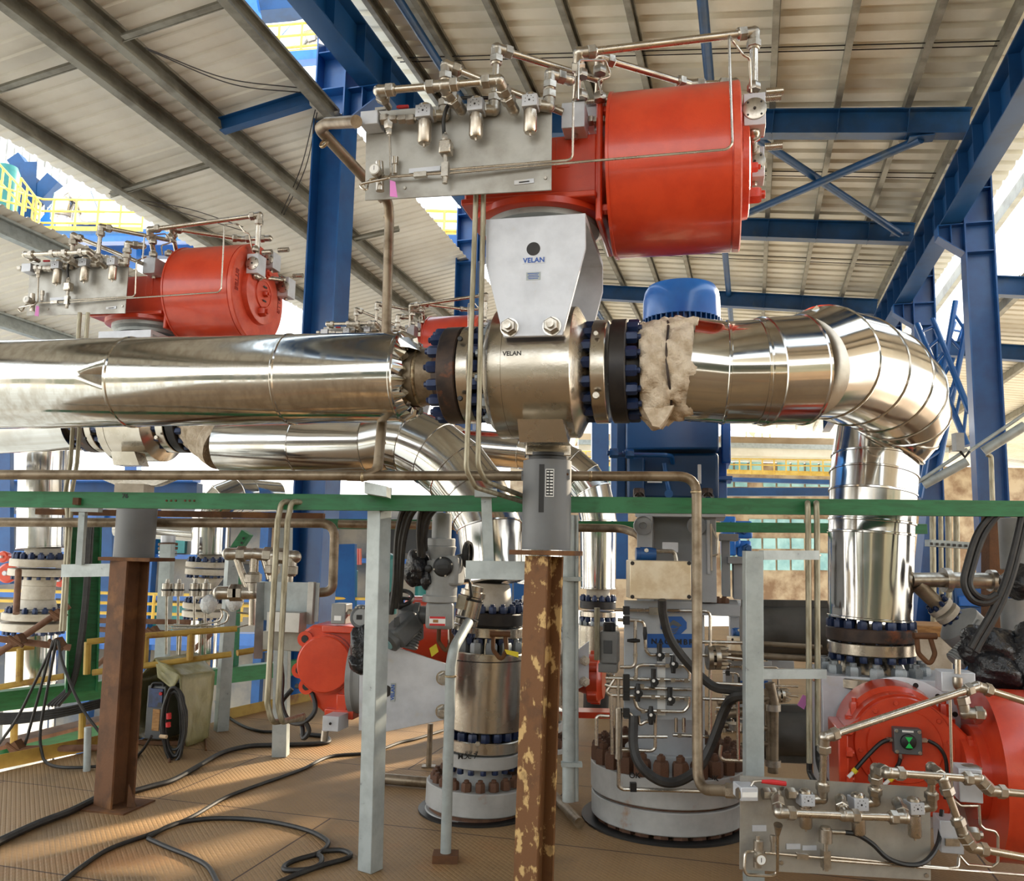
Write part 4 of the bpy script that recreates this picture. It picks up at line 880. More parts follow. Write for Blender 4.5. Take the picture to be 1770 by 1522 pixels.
mb = MB(); mb.lathe(P(779, 1168, dd), Z, [(-.006, r_), (-.003, r_*1.15), (.003, r_*1.15), (.006, r_)], 16, False); mb.build('weld_bead', M_['weld'], t)
mb = MB(); mb.box(g+Z*.02, .13, .1, .04); mb.build('foot_plate', M_['rust'], t)
t = thing('galvanised_post', 'light galvanised channel frame at right holding the steel control panel', 'post', P(1300, 1500, 4.0))
mb = MB(); mb.bar(P(1303, 1600, 4.0), P(1301, 952, 4.0), .06, m(31, P(1300, 1200, 4.0)), V((1, 0, 0))); mb.build('upright', M_['galv'], t, bevel=.002)
for y, x1_ in ((959, 1412), (1164, 1425)):
    mb = MB(); mb.bar(P(1316, y, 4.04), P(x1_, y, 4.22), .03, m(16, P(1350, y, 4.1))); mb.build('arm', M_['galv'], t)
solid('galvanised_post', 'galv', G(485, 1306), P(492, 880, 6.75), .1, .11, 'pale post with a rust streak behind the looping conduit pair', 'post', up=V((1, 0, 0)))
g = G(382, 1262); solid('galvanised_post', 'galv', g, P(402, 960, g.y), .1, .1, 'galvanised twin post just right of the tarpaulin', 'post', up=V((.8, .6, 0)))
g = G(298, 1225); solid('galvanised_post', 'galv', G(276, 1225), P(290, 940, G(276, 1225).y), .11, .11, 'pale post behind the tarpaulin carrying four small sensors', 'post', up=V((1, 0, 0)))
g = G(1513-755, 1310); g = G(741, 1325); mb = MB(); mb.cyl(g, P(744, 1250, g.y), .02, n=12); mb.box(g+Z*.005, .1, .08, .01); solo(mb, 'stub_post', M_['pipe_brown'], 'thin stub post under the white bracket plate', 'post')
a = G(662, 1345, .04); b = G(740, 1352, .04); mb = MB(); mb.lathe(a, b-a, [(0, .035), ((b-a).length, .035), ((b-a).length, .028), (.01, .028)], 20); solo(mb, 'loose_pipe', M_['pipe_brown'], 'short grey pipe lying on the deck left of the floor flange', 'pipe')
a = G(1002, 1422, .04); b = G(955, 1372, .04); mb = MB(); mb.lathe(a, b-a, [(0, .022), (.0, .03), ((b-a).length, .03), ((b-a).length, .022)], 20); solo(mb, 'loose_pipe', M_['pipe_brown'], 'open-ended loose pipe on the deck between the rusty post and the pump flange', 'pipe')
def cable(pts, r, label, name='cable', mat='rubber', sub=6, cat='cable', group=None, n=8):
    mb = MB(); mb.tube(smooth(pts, sub), r, n); return solo(mb, name, M_[mat], label, cat, group)
X1, Y1 = V((1, 0, 0)), V((0, 1, 0))
def part(mb, nm, mt, t, **k): return mb.build(nm, M_[mt], t, **k)
def pbox(t, nm, mt, x0, y0, x1, y1, d, dep, bev=.004, ax=A, ay=B):
    """box whose front face covers the given photo rectangle, front face at distance d"""
    c = P((x0+x1)/2, (y0+y1)/2, d); mb = MB(); mb.box(c+ay*dep/2, m(abs(x1-x0), c), dep, m(abs(y1-y0), c), ax, ay, Z); return mb.build(nm, M_[mt], t, bevel=bev)
def pcyl(t, nm, mt, x, y0, y1, r, d, n=40, r2=None):
    p, q = P(x, y0, d), P(x, y1, d); p = V((q.x, q.y, p.z)); mb = MB(); L = (p-q).length; a, b = m(r2 or r, q), m(r, p); c = min(.006, L*.1)
    mb.lathe(q, Z, [(0, a-c), (c, a), (L-c, b), (L, b-c)], n); return mb.build(nm, M_[mt], t)
# ---------------------------------------------------------------- pump unit
d = 5.4; pc = G(1152, 1420); 
pu = thing('pump', 'grey vertical pump on a wide bolted double flange, with a blue logo panel', 'pump', P(1152, 1440, d))
pcyl(pu, 'upper_flange', 'flange_grey', 1153, 1314, 1361, 131, d, 72); pcyl(pu, 'gasket', 'nut_rust', 1153, 1360, 1368, 122, d, 64); pcyl(pu, 'lower_flange', 'flange_grey', 1153, 1366, 1404, 130, d, 72)
q = P(1153, 1314, d); nuts(pu, q, Z, m(117, q), 24, .05, .09, M_['nut_rust'], 'flange_bolt'); nuts(pu, q+Z*.09, Z, m(117, q), 24, .026, .03, M_['nut_rust'], 'stud', n if False else 0.0)
q = P(1153, 1405, d); nuts(pu, q, -Z, m(113, q), 24, .046, .07, M_['nut_rust'], 'flange_nut')
pcyl(pu, 'nozzle_neck', 'flange_grey', 1153, 1404, 1440, 95, d, 48)
mb = MB(); mb.lathe(V((q.x, q.y, 0)), Z, [(0, .52), (.012, .52), (.012, .44), (0, .44)], 56, False); part(mb, 'sleeve_ring', 'black', pu)
pcyl(pu, 'shaft_housing', 'pump_grey', 1155, 1060, 1318, 62, d, 48); pcyl(pu, 'foot_ring', 'pump_grey', 1155, 1290, 1316, 74, d, 48)
pbox(pu, 'bearing_slab', 'pump_grey', 1100, 1042, 1276, 1062, 5.1, .55)
pbox(pu, 'head', 'pump_grey', 1128, 893, 1196, 1040, 5.2, .45)
for x0, x1_ in ((1101, 1127), (1213, 1238)): pbox(pu, 'rib', 'pump_grey', x0, 892, x1_, 1040, 5.02, .5)
pbox(pu, 'head_flange', 'pump_grey', 1098, 884, 1252, 893, 5.0, .62)
for x in (1230, ): 
    mb = MB(); q = P(1224, 945, 5.0); mb.box(q, m(5, q), .03, m(92, q)); part(mb, 'sight_gauge', 'pump_grey', pu)
    mb = MB(); mb.box(q+X1*m(5, q), m(3, q), .02, m(80, q)); part(mb, 'gauge_scale', 'sand_paint', pu)
    line(pu, [q+X1*.02+Z*.12, P(1240, 932, 4.98), P(1240, 958, 4.98), q+X1*.02-Z*.05], .006, .01, name='handle', mat='fitting')
for x, y, x2, y2 in ((1248, 930, 1262, 1030), (1268, 962, 1284, 1035)): pbox(pu, 'side_bracket', 'pump_grey', x, y, x2, y2, 5.4, .3)
for x, y in ((1244, 922), (1258, 962)): pbox(pu, 'bracket_lug', 'pump_grey', x, y, x+32, y+12, 5.35, .3)
for x in (1228, 1252, 1240): nut(pu, P(x, 1042, 5.15), Z, .03, .03, M_['nut_rust'], 'flange_bolt')
for x, y in ((1112, 908), (1205, 908)): mb = MB(); q = P(x, y, 5.0); mb.lathe(q, Y1, [(0, .055), (.03, .055), (.03, .02), (0, .02)], 24, False); part(mb, 'lifting_eye', 'pump_grey', pu)
# blue transmitter and pipe work on the head
mb = MB(); mb.cyl(P(1099, 957, 4.8), P(1133, 958, 4.8), .036, n=28); mb.cyl(P(1106, 957, 4.8), P(1128, 958, 4.8), .04, n=28); tr_ = part(mb, 'transmitter', 'blue', pu); nut(tr_, P(1117, 951, 4.77), V((0, -1, .1)), .014, .01, M_['fitting'], 'plug')
line(pu, [P(1133, 952, 4.82), P(1166, 953, 4.85), P(1169, 970, 4.85)], .012, .03, name='stub_pipe', mat='fitting')
pbox(pu, 'nameplate', 'block', 1145, 937, 1172, 954, 4.99, .004, 0)
jb = pbox(pu, 'junction_box', 'brown_box', 1089, 969, 1195, 1035, 4.62, .16, .006, X1, Y1)
for x in (1093, 1191):
    for y in (973, 1031): nut(jb, P(x, y, 4.62), -Y1, .011, .006, M_['flange_dark'], 'screw', n=10)
# instrument panel with the logo
ip = pbox(pu, 'instrument_plate', 'pump_grey', 1079, 1040, 1212, 1240, 4.82, .02, .002, X1, Y1)
dl = 4.815
mb = MB(); pl8 = [(1142, 1075), (1150, 1065), (1178, 1065), (1187, 1075), (1187, 1086), (1176, 1096), (1152, 1096), (1142, 1086)]; mb.prism([P(x, y, dl) for x, y in pl8], Y1*.003); part(mb, 'logo', 'logo_blue', ip)
mb = MB(); mb.prism([P(x, y, dl) for x, y in ((1119, 1095), (1200, 1095), (1200, 1119), (1119, 1119))], Y1*.003); part(mb, 'logo_band', 'logo_blue', ip)
mb = MB(); mb.prism([P(x, y, dl-.003) for x, y in ((1151, 1081), (1158, 1076), (1164, 1071), (1172, 1075), (1179, 1081), (1172, 1083), (1163, 1079), (1156, 1084))], Y1*.002)
for k in range(3): mb.prism([P(x, y+k*4, dl-.003) for x, y in ((1155+k*2, 1084), (1165, 1086), (1175-k*2, 1083), (1172-k*2, 1086), (1165, 1088), (1158+k*2, 1086))], Y1*.002)
part(mb, 'logo_mark', 'act_dark', ip)
text('NAGEMBR', P(1162, 1109, dl-.002), X1, Z, m(9, P(1160, 1108, dl)), M_['black'], ip, 'lettering', spacing=1.35)
dt = 4.76
K = lambda x, y, dd=dt: P(980+x/2.624, 880+y/2.624, dd)
for pth in (((215, 455), (650, 462), (650, 1035)), ((230, 500), (350, 505), (358, 640), (375, 660), (480, 660)), ((310, 505), (310, 715), (240, 715)), ((313, 770), (315, 712), (345, 705), (530, 708), (556, 735), (556, 770)), ((175, 765), (556, 775)), ((172, 795), (200, 805), (562, 817)), ((215, 770), (178, 830), (200, 843), (556, 855)), ((305, 855), (318, 900), (350, 913), (530, 917), (553, 890), (553, 850)), ((235, 918), (296, 925), (298, 975)), ((401, 930), (400, 1085), (380, 1095), (245, 1088)), ((134, 1070), (134, 945), (145, 935), (192, 938)), ((325, 935), (328, 980), (360, 960), (390, 965)), ((245, 1030), (455, 1030)), ((480, 1022), (640, 1030)), ((608, 858), (780, 865)), ((610, 660), (800, 680)), ((610, 600), (800, 605)), ((612, 785), (800, 795)), ((200, 830), (206, 1110)), ((495, 945), (495, 1010)), ((530, 945), (530, 1010)), ((775, 870), (778, 1140)), ((700, 1070), (690, 1135), (800, 1140))):
    line(pu, [K(*q) for q in pth], m(3.0, K(400, 700)), .035, name='instrument_tube')
line(pu, [K(232, 770), K(235, 1200), K(234, 1255), K(250, 1268), K(610, 1278)], m(3.4, K(300, 900)), .04, name='instrument_tube')
mb = MB(); mb.cyl(K(234, 900), K(234, 1130), m(6.5, K(234, 1000)), n=16); mb.cyl(K(234, 1090), K(290, 1090), m(4, K(234, 1000)), n=12); part(mb, 'drain_tee', 'fitting', pu)
for x, y, up in ((420, 645, 1), (482, 700, 0), (393, 762, 1), (322, 828, 0), (467, 845, 1), (381, 932, 0)):
    p = K(x, y, dt-.03); mb = MB(); mb.cyl(K(x, y+15*up), K(x, y+15*up)-Y1*.05, .02, n=16); mb.tube([p+Z*.045, p+Z*.0, p-Z*.05], [.011, .017, .012] if not up else [.015, .014, .016], 12); hb = part(mb, 'valve_handle', 'black', pu)
    mb = MB(); mb.lathe(K(x, y+15*up, dt-.052), -Y1, [(0, .009), (.004, .008)], 12); part(mb, 'cap', 'white', hb)
for x, y, v_ in ((302, 595, 0), (354, 562, 1)): p = K(x, y, dt-.02); mb = MB(); mb.tube([p-(Z if v_ else X1)*.035, p, p+(Z if v_ else X1)*.035], [.008, .012, .008], 10); part(mb, 'valve_handle', 'black', pu)
for x, y in ((269, 458), (269, 503), (269, 767), (269, 805), (269, 845), (269, 922), (300, 1258)): mb = MB(); q = K(x, y, dt-.01); mb.box(q, .034, .03, .045); part(mb, 'tube_clamp', 'black', pu)
for x, y in ((310, 765), (390, 850), (430, 852), (500, 858), (540, 860), (430, 772), (480, 774), (540, 776), (340, 800), (455, 660), (455, 708), (510, 712), (345, 915), (415, 915), (510, 1025), (310, 660)): mb = MB(); mb.bar(K(x-9, y), K(x+9, y), .02, .02, Z); part(mb, 'tube_fitting', 'fitting', pu)
mb = MB(); mb.bar(K(372, 461), K(452, 462), .03, .04, Z); part(mb, 'flow_meter', 'fitting', pu)
for x in (640, 680): nuts(pu, K(x, 672), X1, .05, 6, .014, .05, M_['fitting'], 'stud_nut'); 
mb = MB(); mb.cyl(K(635, 672), K(655, 672), .065, n=24); mb.cyl(K(668, 672), K(690, 672), .065, n=24); part(mb, 'union_flange', 'fitting', pu)
for i, s_ in enumerate(('OK', 'IK')):
    text(s_, P((1097, 1236)[i], (1340, 1345)[i], 4.98), X1, Z, .03, M_['black'], pu, 'chalk_mark')
mb = MB(); mb.box(K(428, 790, dl+.0), .045, .003, .34); part(mb, 'worn_strip', 'white', ip)
# blue motor above
mo = thing('electric_motor', 'bright blue round motor and gear casing standing above the grey pump', 'motor', P(1160, 860, d))
q = P(1178, 556, d); rr = m(66, q); mb = MB(); mb.lathe(V((q.x, q.y, q.z)), Z, [(0, rr), (.13, rr*.995), (.19, rr*.96), (.225, rr*.88), (.24, rr*.7), (.247, 0)], 56); part(mb, 'fan_cover', 'blue_bright', mo)
q2 = P(1176, 730, d); L = q.z-q2.z; mb = MB(); rr2 = m(58, q); mb.lathe(q2, Z, [(0, rr2), (L, rr2)], 48)
for k in range(44):
    a_ = 2*math.pi*k/44; dv = V((math.cos(a_), math.sin(a_), 0)); c = V((q.x, q.y, (q.z+q2.z)/2))+dv*(rr2+.015); mb.box(c, .05, .008, L, dv, Z.cross(dv))
part(mb, 'finned_frame', 'blue', mo, flat=True)
pbox(mo, 'gear_casing', 'blue', 1082, 718, 1240, 776, 5.05, .6, .012); pbox(mo, 'lower_casing', 'blue_dark', 1084, 782, 1240, 862, 5.1, .55, .02)
for x0, x1_ in ((1086, 1113), (1205, 1236)): pbox(mo, 'casing_rib', 'blue_dark', x0, 790, x1_, 862, 5.06, .12, .01)
pbox(mo, 'side_post', 'blue_dark', 1066, 700, 1081, 862, 5.3, .16); pbox(mo, 'terminal_box', 'blue_bright', 1247, 728, 1263, 800, 5.2, .4, .01); pbox(mo, 'terminal_post', 'blue_bright', 1242, 772, 1256, 862, 5.25, .2); pbox(mo, 'terminal_flange', 'blue_bright', 1241, 822, 1266, 829, 5.15, .3)
line(mo, [P(1062, 785, 5.0), P(1150, 786, 5.0), P(1161, 788, 5.05), P(1163, 800, 5.1)], .014, .03, name='oil_pipe', mat='blue')
for x, y in ((1095, 784), (1068, 783)): nut(mo, P(x, y, 4.99), -X1, .03, .05, M_['blue'], 'union_nut')
mb = MB(); mb.tube([P(1148, 800, 5.05), P(1152, 830, 5.05), P(1157, 850, 5.0)], .013, 10); mb.cyl(P(1156, 853, 5.02), P(1156, 853, 4.96), .025, n=16); part(mb, 'oil_valve', 'blue', mo)
for x, y in ((1104, 858), (1222, 858)): q = P(x, y, 5.0); nut(mo, q, Z, .036, .05, M_['flange_brown'], 'bolt_head'); mb = MB(); mb.lathe(q-Y1*.04-Z*.01, Y1, [(0, .034), (.02, .034), (.02, .018), (0, .018)], 20, False); part(mb, 'lifting_eye', 'pump_grey', mo)
pbox(mo, 'sight_tube', 'block', 1206, 802, 1212, 836, 5.0, .03)
pbox(mo, 'nameplate', 'block', 1119, 827, 1144, 834, 5.05, .004, 0)
# thick cables
cable([K(432, 410, 4.58), K(437, 480, 4.6), K(470, 590, 4.62), K(560, 710, 4.62), K(660, 800, 4.6), K(740, 818, 4.55), K(820, 830, 4.5)], .024, 'thick black cable hanging from the sand coloured junction box to the right')
cable([K(302, 935, 4.75), K(303, 1080, 4.72), K(340, 1170, 4.68), K(420, 1230, 4.66), K(500, 1235, 4.66), K(590, 1180, 4.66), K(650, 1080, 4.66), K(720, 900, 4.6), K(760, 852, 4.5), K(820, 842, 4.45)], .026, 'thick black cable looped low in front of the pump shaft')
# switch box left of the pump
t = thing('switch_box', 'small grey switch box with a dark window left of the logo panel', 'switch box', P(1051, 1150, 5.3))
pbox(t, 'housing', 'act_grey', 1036, 1092, 1068, 1146, 5.3, .12, .01); pbox(t, 'window', 'act_dark', 1043, 1107, 1058, 1129, 5.295, .01, .002); pbox(t, 'mount', 'act_grey', 1034, 1147, 1066, 1162, 5.32, .1); nut(t, P(1053, 1092, 5.35), Z, .04, .06, M_['black'], 'knob', n=12); mb = MB(); mb.cyl(P(1032, 1050, 5.3), P(1032, 1140, 5.3), .018, n=12); part(mb, 'tube', 'conduit', t)
# accumulators and seal skid right of the pump
for i, (x0, x1_, y, r, dd) in enumerate(((1312, 1436, 1087, 40, 6.3), (1322, 1426, 1265, 37, 6.0))):
    t = thing('seal_vessel', ['upper dark grey horizontal vessel behind the galvanised frame', 'lower dark grey horizontal vessel behind the galvanised frame'][i], 'vessel', P(1375, y+r, dd))
    p, q = P(x0-30, y, dd), P(x1_, y+3, dd-.1); mb = MB(); R = m(r, p); mb.cyl(p, q, R, n=40); part(mb, 'barrel', 'dark_vessel', t)
    for dz in (1.12, -1.12): mb = MB(); mb.bar(p+Z*R*dz, q+Z*R*dz, .05, .05, Z); part(mb, 'frame_rail', 'dark_vessel', t)
    mb = MB(); mb.bar(q+Z*R*1.2, q-Z*R*1.2, .06, .03, Y1); part(mb, 'end_plate', 'dark_vessel', t)
t = thing('skid_piping', 'stainless skid piping with a vertical pair of tubes behind the galvanised frame', 'pipe', P(1335, 1340, 5.6))
for pth, r in ((((1330, 1180), (1337, 1212), (1336, 1335)), .034), (((1326, 1190), (1330, 1320)), .02), (((1240, 1214), (1330, 1206)), .022), (((1240, 1252), (1326, 1258)), .018), (((1236, 1290), (1330, 1285)), .018), (((1250, 1128), (1420, 1140)), .02), (((1318, 1112), (1420, 1118)), .016), (((1240, 1235), (1300, 1228)), .03)):
    mb = MB(); mb.tube(fillet([P(x, y, 5.6) for x, y in pth], .05), r, 12); part(mb, 'tube', 'pipe_brown', t)
for x, y in ((1262, 1205), (1270, 1255), (1336, 1222), (1336, 1318), (1250, 1290)): mb = MB(); q = P(x, y, 5.6); mb.lathe(q-Z*.02, Z, [(0, .05), (.04, .05)], 16); part(mb, 'union', 'fitting', t)
t = thing('lock_tag', 'pink paper tag hanging between the galvanised frame and the white dirty plate', 'tag', P(1388, 1225, 5.3)); mb = MB(); mb.prism([P(x, y, 5.3) for x, y in ((1388, 1200), (1398, 1205), (1390, 1226), (1378, 1218))], Y1*.003); part(mb, 'paper', 'pink', t)

# ---------------------------------------------------------------- lower right valve, actuator and panel
d = 5.0
rv = thing('ball_valve', 'valve with a dirty square white plate under the big elbow at lower right', 'valve', P(1510, 1400, d))
stack(rv, P(1504, 1060, d), P(1508, 1180, d), 1060, 1180, [('stud_nut', 'navy', 1070, 1084, 64, None, 18), ('weld_neck_flange', 'flange_brown', 1083, 1106, 73), ('stud_nut', 'navy', 1105, 1110, 62, None, 18), ('end_flange', 'steel', 1108, 1129, 72), ('stud_nut', 'navy', 1129, 1140, 63, None, 18), ('neck', 'steel', 1129, 1164, 44, 56), ('body_bolt', 'nut_steel', 1145, 1165, 80, None, 14), ('collar', 'steel', 1163, 1180, 102)], d)
pbox(rv, 'square_plate', 'block', 1430, 1176, 1662, 1420, 4.72, .5, .004)
q = onpl(1560, 1280, P(1545, 1290, 4.7), B); mb = MB(); mb.lathe(q, -B, [(0, m(108, q)), (.012, m(108, q)), (.016, m(104, q))], 64); part(mb, 'round_boss', 'block', rv)
for k in range(16):
    a_ = 2*math.pi*k/16+.15; c = q+(A*math.cos(a_)+Z*math.sin(a_))*m(98, q)-B*.018; mb = MB(); mb.lathe(c, B, [(0, .014), (.004, .014)], 14); part(mb, 'hole', 'flange_dark', rv)
ra_ = thing('actuator', 'red actuator at lower right with a green-crossed position indicator on its round cover', 'actuator', P(1560, 1420, 4.4))
q = onpl(1562, 1288, P(1562, 1288, 4.35), B); u_ = m(1, q)
def RQ(x, y, off=0): return onpl(x, y, q+B*off, B)
mb = MB(); mb.lathe(q+B*.34, -B, [(0, u_*96), (.18, u_*92), (.2, u_*84), (.3, u_*84)], 64); part(mb, 'neck', 'red', ra_)
mb = MB(); body = [(1452, 1262), (1490, 1240), (1520, 1215), (1600, 1215), (1640, 1240), (1672, 1270), (1690, 1300), (1690, 1345), (1655, 1372), (1640, 1415), (1460, 1400), (1448, 1350)]; mb.prism([RQ(x, y, .0) for x, y in body], B*.26); part(mb, 'yoke_housing', 'red', ra_, bevel=.012)
mb = MB(); mb.lathe(q, -B, [(0, u_*82), (.014, u_*80), (.016, u_*62), (.026, u_*60), (.028, 0)], 64); cv = part(mb, 'round_cover', 'red', ra_)
nuts(cv, q-B*.012, -B, u_*72, 12, .012, .012, M_['red'], 'bolt_head', .3)
mb = MB(); c = RQ(1450, 1326, .1); mb.box(c, .05, .36, m(150, c), A, B, Z); part(mb, 'end_flange', 'red', ra_, bevel=.008)
for y in (1262, 1300, 1345, 1385): nut(ra_, RQ(1462, y, -.08), A, .026, .03, M_['red'], 'tie_nut')
for x, y in ((1477, 1236), (1632, 1240)): c = RQ(x, y, .16); mb = MB(); mb.cyl(c-Z*.1, c, .05, n=24); part(mb, 'boss', 'red', ra_); nut(ra_, c, Z, .026, .07, M_['red'], 'plug_bolt')
mb = MB(); mb.box(RQ(1555, 1205, .1), u_*46, .12, u_*14, A, B, Z); part(mb, 'lug', 'red', ra_, bevel=.004)
cq = onpl(1695, 1333, q+B*.05, B); R = m(140, cq)
mb = MB(); mb.lathe(cq, A, [(-.1, R*.42), (-.05, R*.42), (-.05, R*.55), (-.01, R*.55), (0, R*.95), (0, R+.006), (.014, R+.006), (.016, R), (.62, R), (.64, R*.97)], 80); part(mb, 'cylinder', 'red', ra_)
for y in (1282, 1340): nut(ra_, RQ(1672, y, -.02), A, .03, .05, M_['red'], 'tie_nut')
# position indicator
c = RQ(1567, 1279, -.05); mb = MB(); mb.box(c, u_*44, .07, u_*42, A, B, Z); ib = part(mb, 'position_indicator', 'act_dark', ra_, bevel=.004)
c2_ = c-B*.037; mb = MB(); mb.lathe(c2_, -B, [(0, u_*13), (.01, u_*12), (.014, u_*9), (.015, 0)], 28); part(mb, 'dome', 'black', ib)
for s in (1, -1):
    mb = MB(); mb.prism([c2_-B*.016, c2_-B*.016+A*u_*6+Z*s*u_*9, c2_-B*.016-A*u_*6+Z*s*u_*9], -B*.002); part(mb, 'beacon', 'led', ib)
for i in (-1, 1):
    for j in (-1, 1): nut(ib, c-B*.035+A*i*u_*18+Z*j*u_*17, -B, .009, .006, M_['fitting'], 'screw', n=8)
mb = MB(); mb.box(c-B*.036+Z*u_*17, u_*18, .003, u_*3, A, B, Z); part(mb, 'nameplate', 'white', ib)
for p_, ax in ((RQ(1543, 1278, -.05), -A), (RQ(1591, 1279, -.05), A), (RQ(1557, 1300, -.05), -Z)): nut(ib, p_, ax, .012, .03, M_['fitting'], 'cable_gland')
cable([RQ(1538, 1277, -.05), RQ(1522, 1284, -.06), RQ(1500, 1305, -.07), RQ(1478, 1330, -.08), RQ(1466, 1346, -.08)], .011, 'black cable leaving the green-crossed indicator to the lower left', mat='black')
cable([RQ(1604, 1279, -.05), RQ(1622, 1290, -.06), RQ(1634, 1310, -.06), RQ(1637, 1345, -.05), RQ(1634, 1380, -.03)], .009, 'black cable leaving the green-crossed indicator to the right', mat='black')
cable([RQ(1557, 1306, -.05), RQ(1554, 1318, -.05), RQ(1546, 1332, -.05), RQ(1530, 1350, -.06)], .01, 'short black cable below the green-crossed indicator', mat='black')
for i, (a_, b_) in enumerate((((1479, 1330), (1466, 1343)), ((1541, 1344), (1528, 1356)))):
    t = thing('cable_marker', ['white and yellow cable end left of the horizontal steel tube, under the indicator', 'white and yellow cable end behind the horizontal steel tube'][i], 'cable end', RQ(*b_, -.1)); mb = MB(); mb.cyl(RQ(*a_, -.09), RQ(*b_, -.1), .009, n=10); part(mb, 'sleeve', 'white', t); mb = MB(); mb.cyl(RQ(a_[0]+1, a_[1]-1, -.09), RQ(a_[0]-4, a_[1]+4, -.09), .014, n=10); part(mb, 'band', 'tag_yellow', t)
mb = MB(); mb.box(RQ(1589, 1358, -.005), u_*16, .002, u_*9, A, B, Z); st_ = part(mb, 'sticker', 'white', ra_); mb = MB(); mb.box(RQ(1586, 1359, -.008), u_*7, .001, u_*5, A, B, Z); part(mb, 'sticker_mark', 'label_red', st_)
# panel
pd = P(1440, 1430, 3.72)
lp = thing('control_panel', 'grey steel pneumatic panel at lower right corner in front of the red actuator', 'control panel', P(1440, 1510, 3.72))
pnn = V((math.sin(math.radians(-5)), math.cos(math.radians(-5)), 0)); pa_ = V((pnn.y, -pnn.x, 0))
def LQ(x, y, s=0.0): return onpl(x, y, pd-pnn*s, pnn)
uu = m(1, pd)
mb = MB(); mb.prism([LQ(1280, 1340), LQ(1608, 1361), LQ(1609, 1521), LQ(1279, 1502)], pnn*.008); part(mb, 'back_plate', 'plate', lp)
for x0, x1_, y in ((1380, 1404, 1380), (1470, 1496, 1387), (1567, 1592, 1394)): regulator(lp, LQ((x0+x1_)/2, y, .06), pa_, pnn, Z, (x1_-x0)*uu)
rt2, ft2 = 6.3*uu, 10*uu
H1, H2, H3 = LQ(1347, 1404, .17), LQ(1458, 1409, .17), LQ(1564, 1413, .17)
run(lp, [LQ(1342, 1373, .06), H1, H2], rt2, ft2, (1, 0)); run(lp, [H2, H3, LQ(1551, 1386, .07)], rt2, ft2, (1, 1)); run(lp, [H2, LQ(1453, 1381, .07)], rt2, ft2, (0, 1))
T1 = [LQ(1410, 1380, .06), LQ(1421, 1379, .07), LQ(1425, 1274, .12), LQ(1690, 1186, .02), LQ(1790, 1218, .02)]; run(lp, T1, rt2, ft2)
T2_ = [LQ(1500, 1386, .06), LQ(1512, 1384, .07), LQ(1514, 1328, .12), LQ(1536, 1335, .2), LQ(1692, 1346, .2), LQ(1712, 1366, .2), LQ(1800, 1374, .2)]; run(lp, T2_, rt2, ft2)
T3_ = [LQ(1597, 1394, .06), LQ(1610, 1392, .07), LQ(1610, 1326, .12), LQ(1630, 1346, .2), LQ(1664, 1440, .2), LQ(1680, 1464, .2), LQ(1800, 1486, .2)]; run(lp, T3_, rt2, ft2)
iv = pbox(lp, 'inlet_valve', 'block', 1281, 1361, 1311, 1384, 3.6, .1, .003, pa_, pnn)
mb = MB(); mb.box(LQ(1296, 1373, .125), 26*uu, .002, 8*uu, pa_, pnn, Z); part(mb, 'label', 'white', iv)
mb = MB(); mb.tube([LQ(1298, 1358, .08), LQ(1303, 1350, .08), LQ(1316, 1349, .08)], .006, 8); part(mb, 'lever', 'fitting', iv); mb = MB(); mb.tube([LQ(1316, 1350, .08), LQ(1335, 1351, .08), LQ(1358, 1354, .08)], [.007, .011, .01], 10); part(mb, 'lever_grip', 'label_red', iv)
for x in (1274, 1318, 1328, 1360): nut(iv, LQ(x, 1371, .06), pa_, .024, .035, M_['fitting'], 'fitting_nut')
mb = MB(); mb.cyl(LQ(1345, 1425, .15), LQ(1344, 1442, .13), .018, .009, n=14); part(mb, 'reducer', 'fitting', lp)
line(lp, [LQ(1344, 1440, .12), LQ(1344, 1514, .05), LQ(1290, 1511, .06), LQ(1286, 1500, .06), LQ(1288, 1472, .05), LQ(1302, 1470, .05)], .0065, .03)
mb = MB(); mb.cyl(LQ(1311, 1452, .05), LQ(1311, 1470, .05), .02, n=16); mb.cyl(LQ(1309, 1484, .05), LQ(1309, 1498, .05), .017, n=16); mb.cyl(LQ(1310, 1444, .05), LQ(1310, 1452, .05), .008, n=10); pg = part(mb, 'pressure_regulator', 'fitting', lp)
g_ = LQ(1311, 1481, .06); mb = MB(); mb.cyl(g_, g_-pnn*.03, .023, n=28); ga = part(mb, 'gauge', 'fitting', pg); mb = MB(); mb.cyl(g_-pnn*.028, g_-pnn*.032, .018, n=28); part(mb, 'dial', 'white', ga); mb = MB(); mb.box(g_-pnn*.033, .002, .001, .018, pa_, pnn, Z); part(mb, 'needle', 'black', ga)
mb = MB(); mb.cyl(LQ(1336, 1443, .04), LQ(1336, 1472, .04), .009, n=12); mb.cyl(LQ(1336, 1443, .04), LQ(1336, 1454, .04), .013, n=12); part(mb, 'relief_valve', 'fitting', lp)
line(lp, [LQ(1322, 1473, .04), LQ(1424, 1482, .04)], .006); mb = MB(); mb.bar(LQ(1376, 1478, .04), LQ(1396, 1480, .04), .02, .02, Z); part(mb, 'check_valve', 'fitting', lp)
mb = MB(); mb.cyl(LQ(1427, 1455, .06), LQ(1427, 1432, .06), .027, n=20); mb.cyl(LQ(1427, 1432, .06), LQ(1427, 1428, .06), .02, n=20); so = part(mb, 'solenoid', 'fitting', lp); mb = MB(); mb.cyl(LQ(1427, 1455, .06), LQ(1427, 1470, .06), .01, n=12); mb.box(LQ(1427, 1484, .05), .03, .035, .07, pa_, pnn, Z); mb.cyl(LQ(1427, 1496, .05), LQ(1427, 1504, .05), .012, n=12); part(mb, 'valve_stem', 'fitting', so)
mb = MB(); mb.cyl(LQ(1437, 1437, .06), LQ(1462, 1438, .06), .009, n=12); part(mb, 'cable_gland', 'fitting', so)
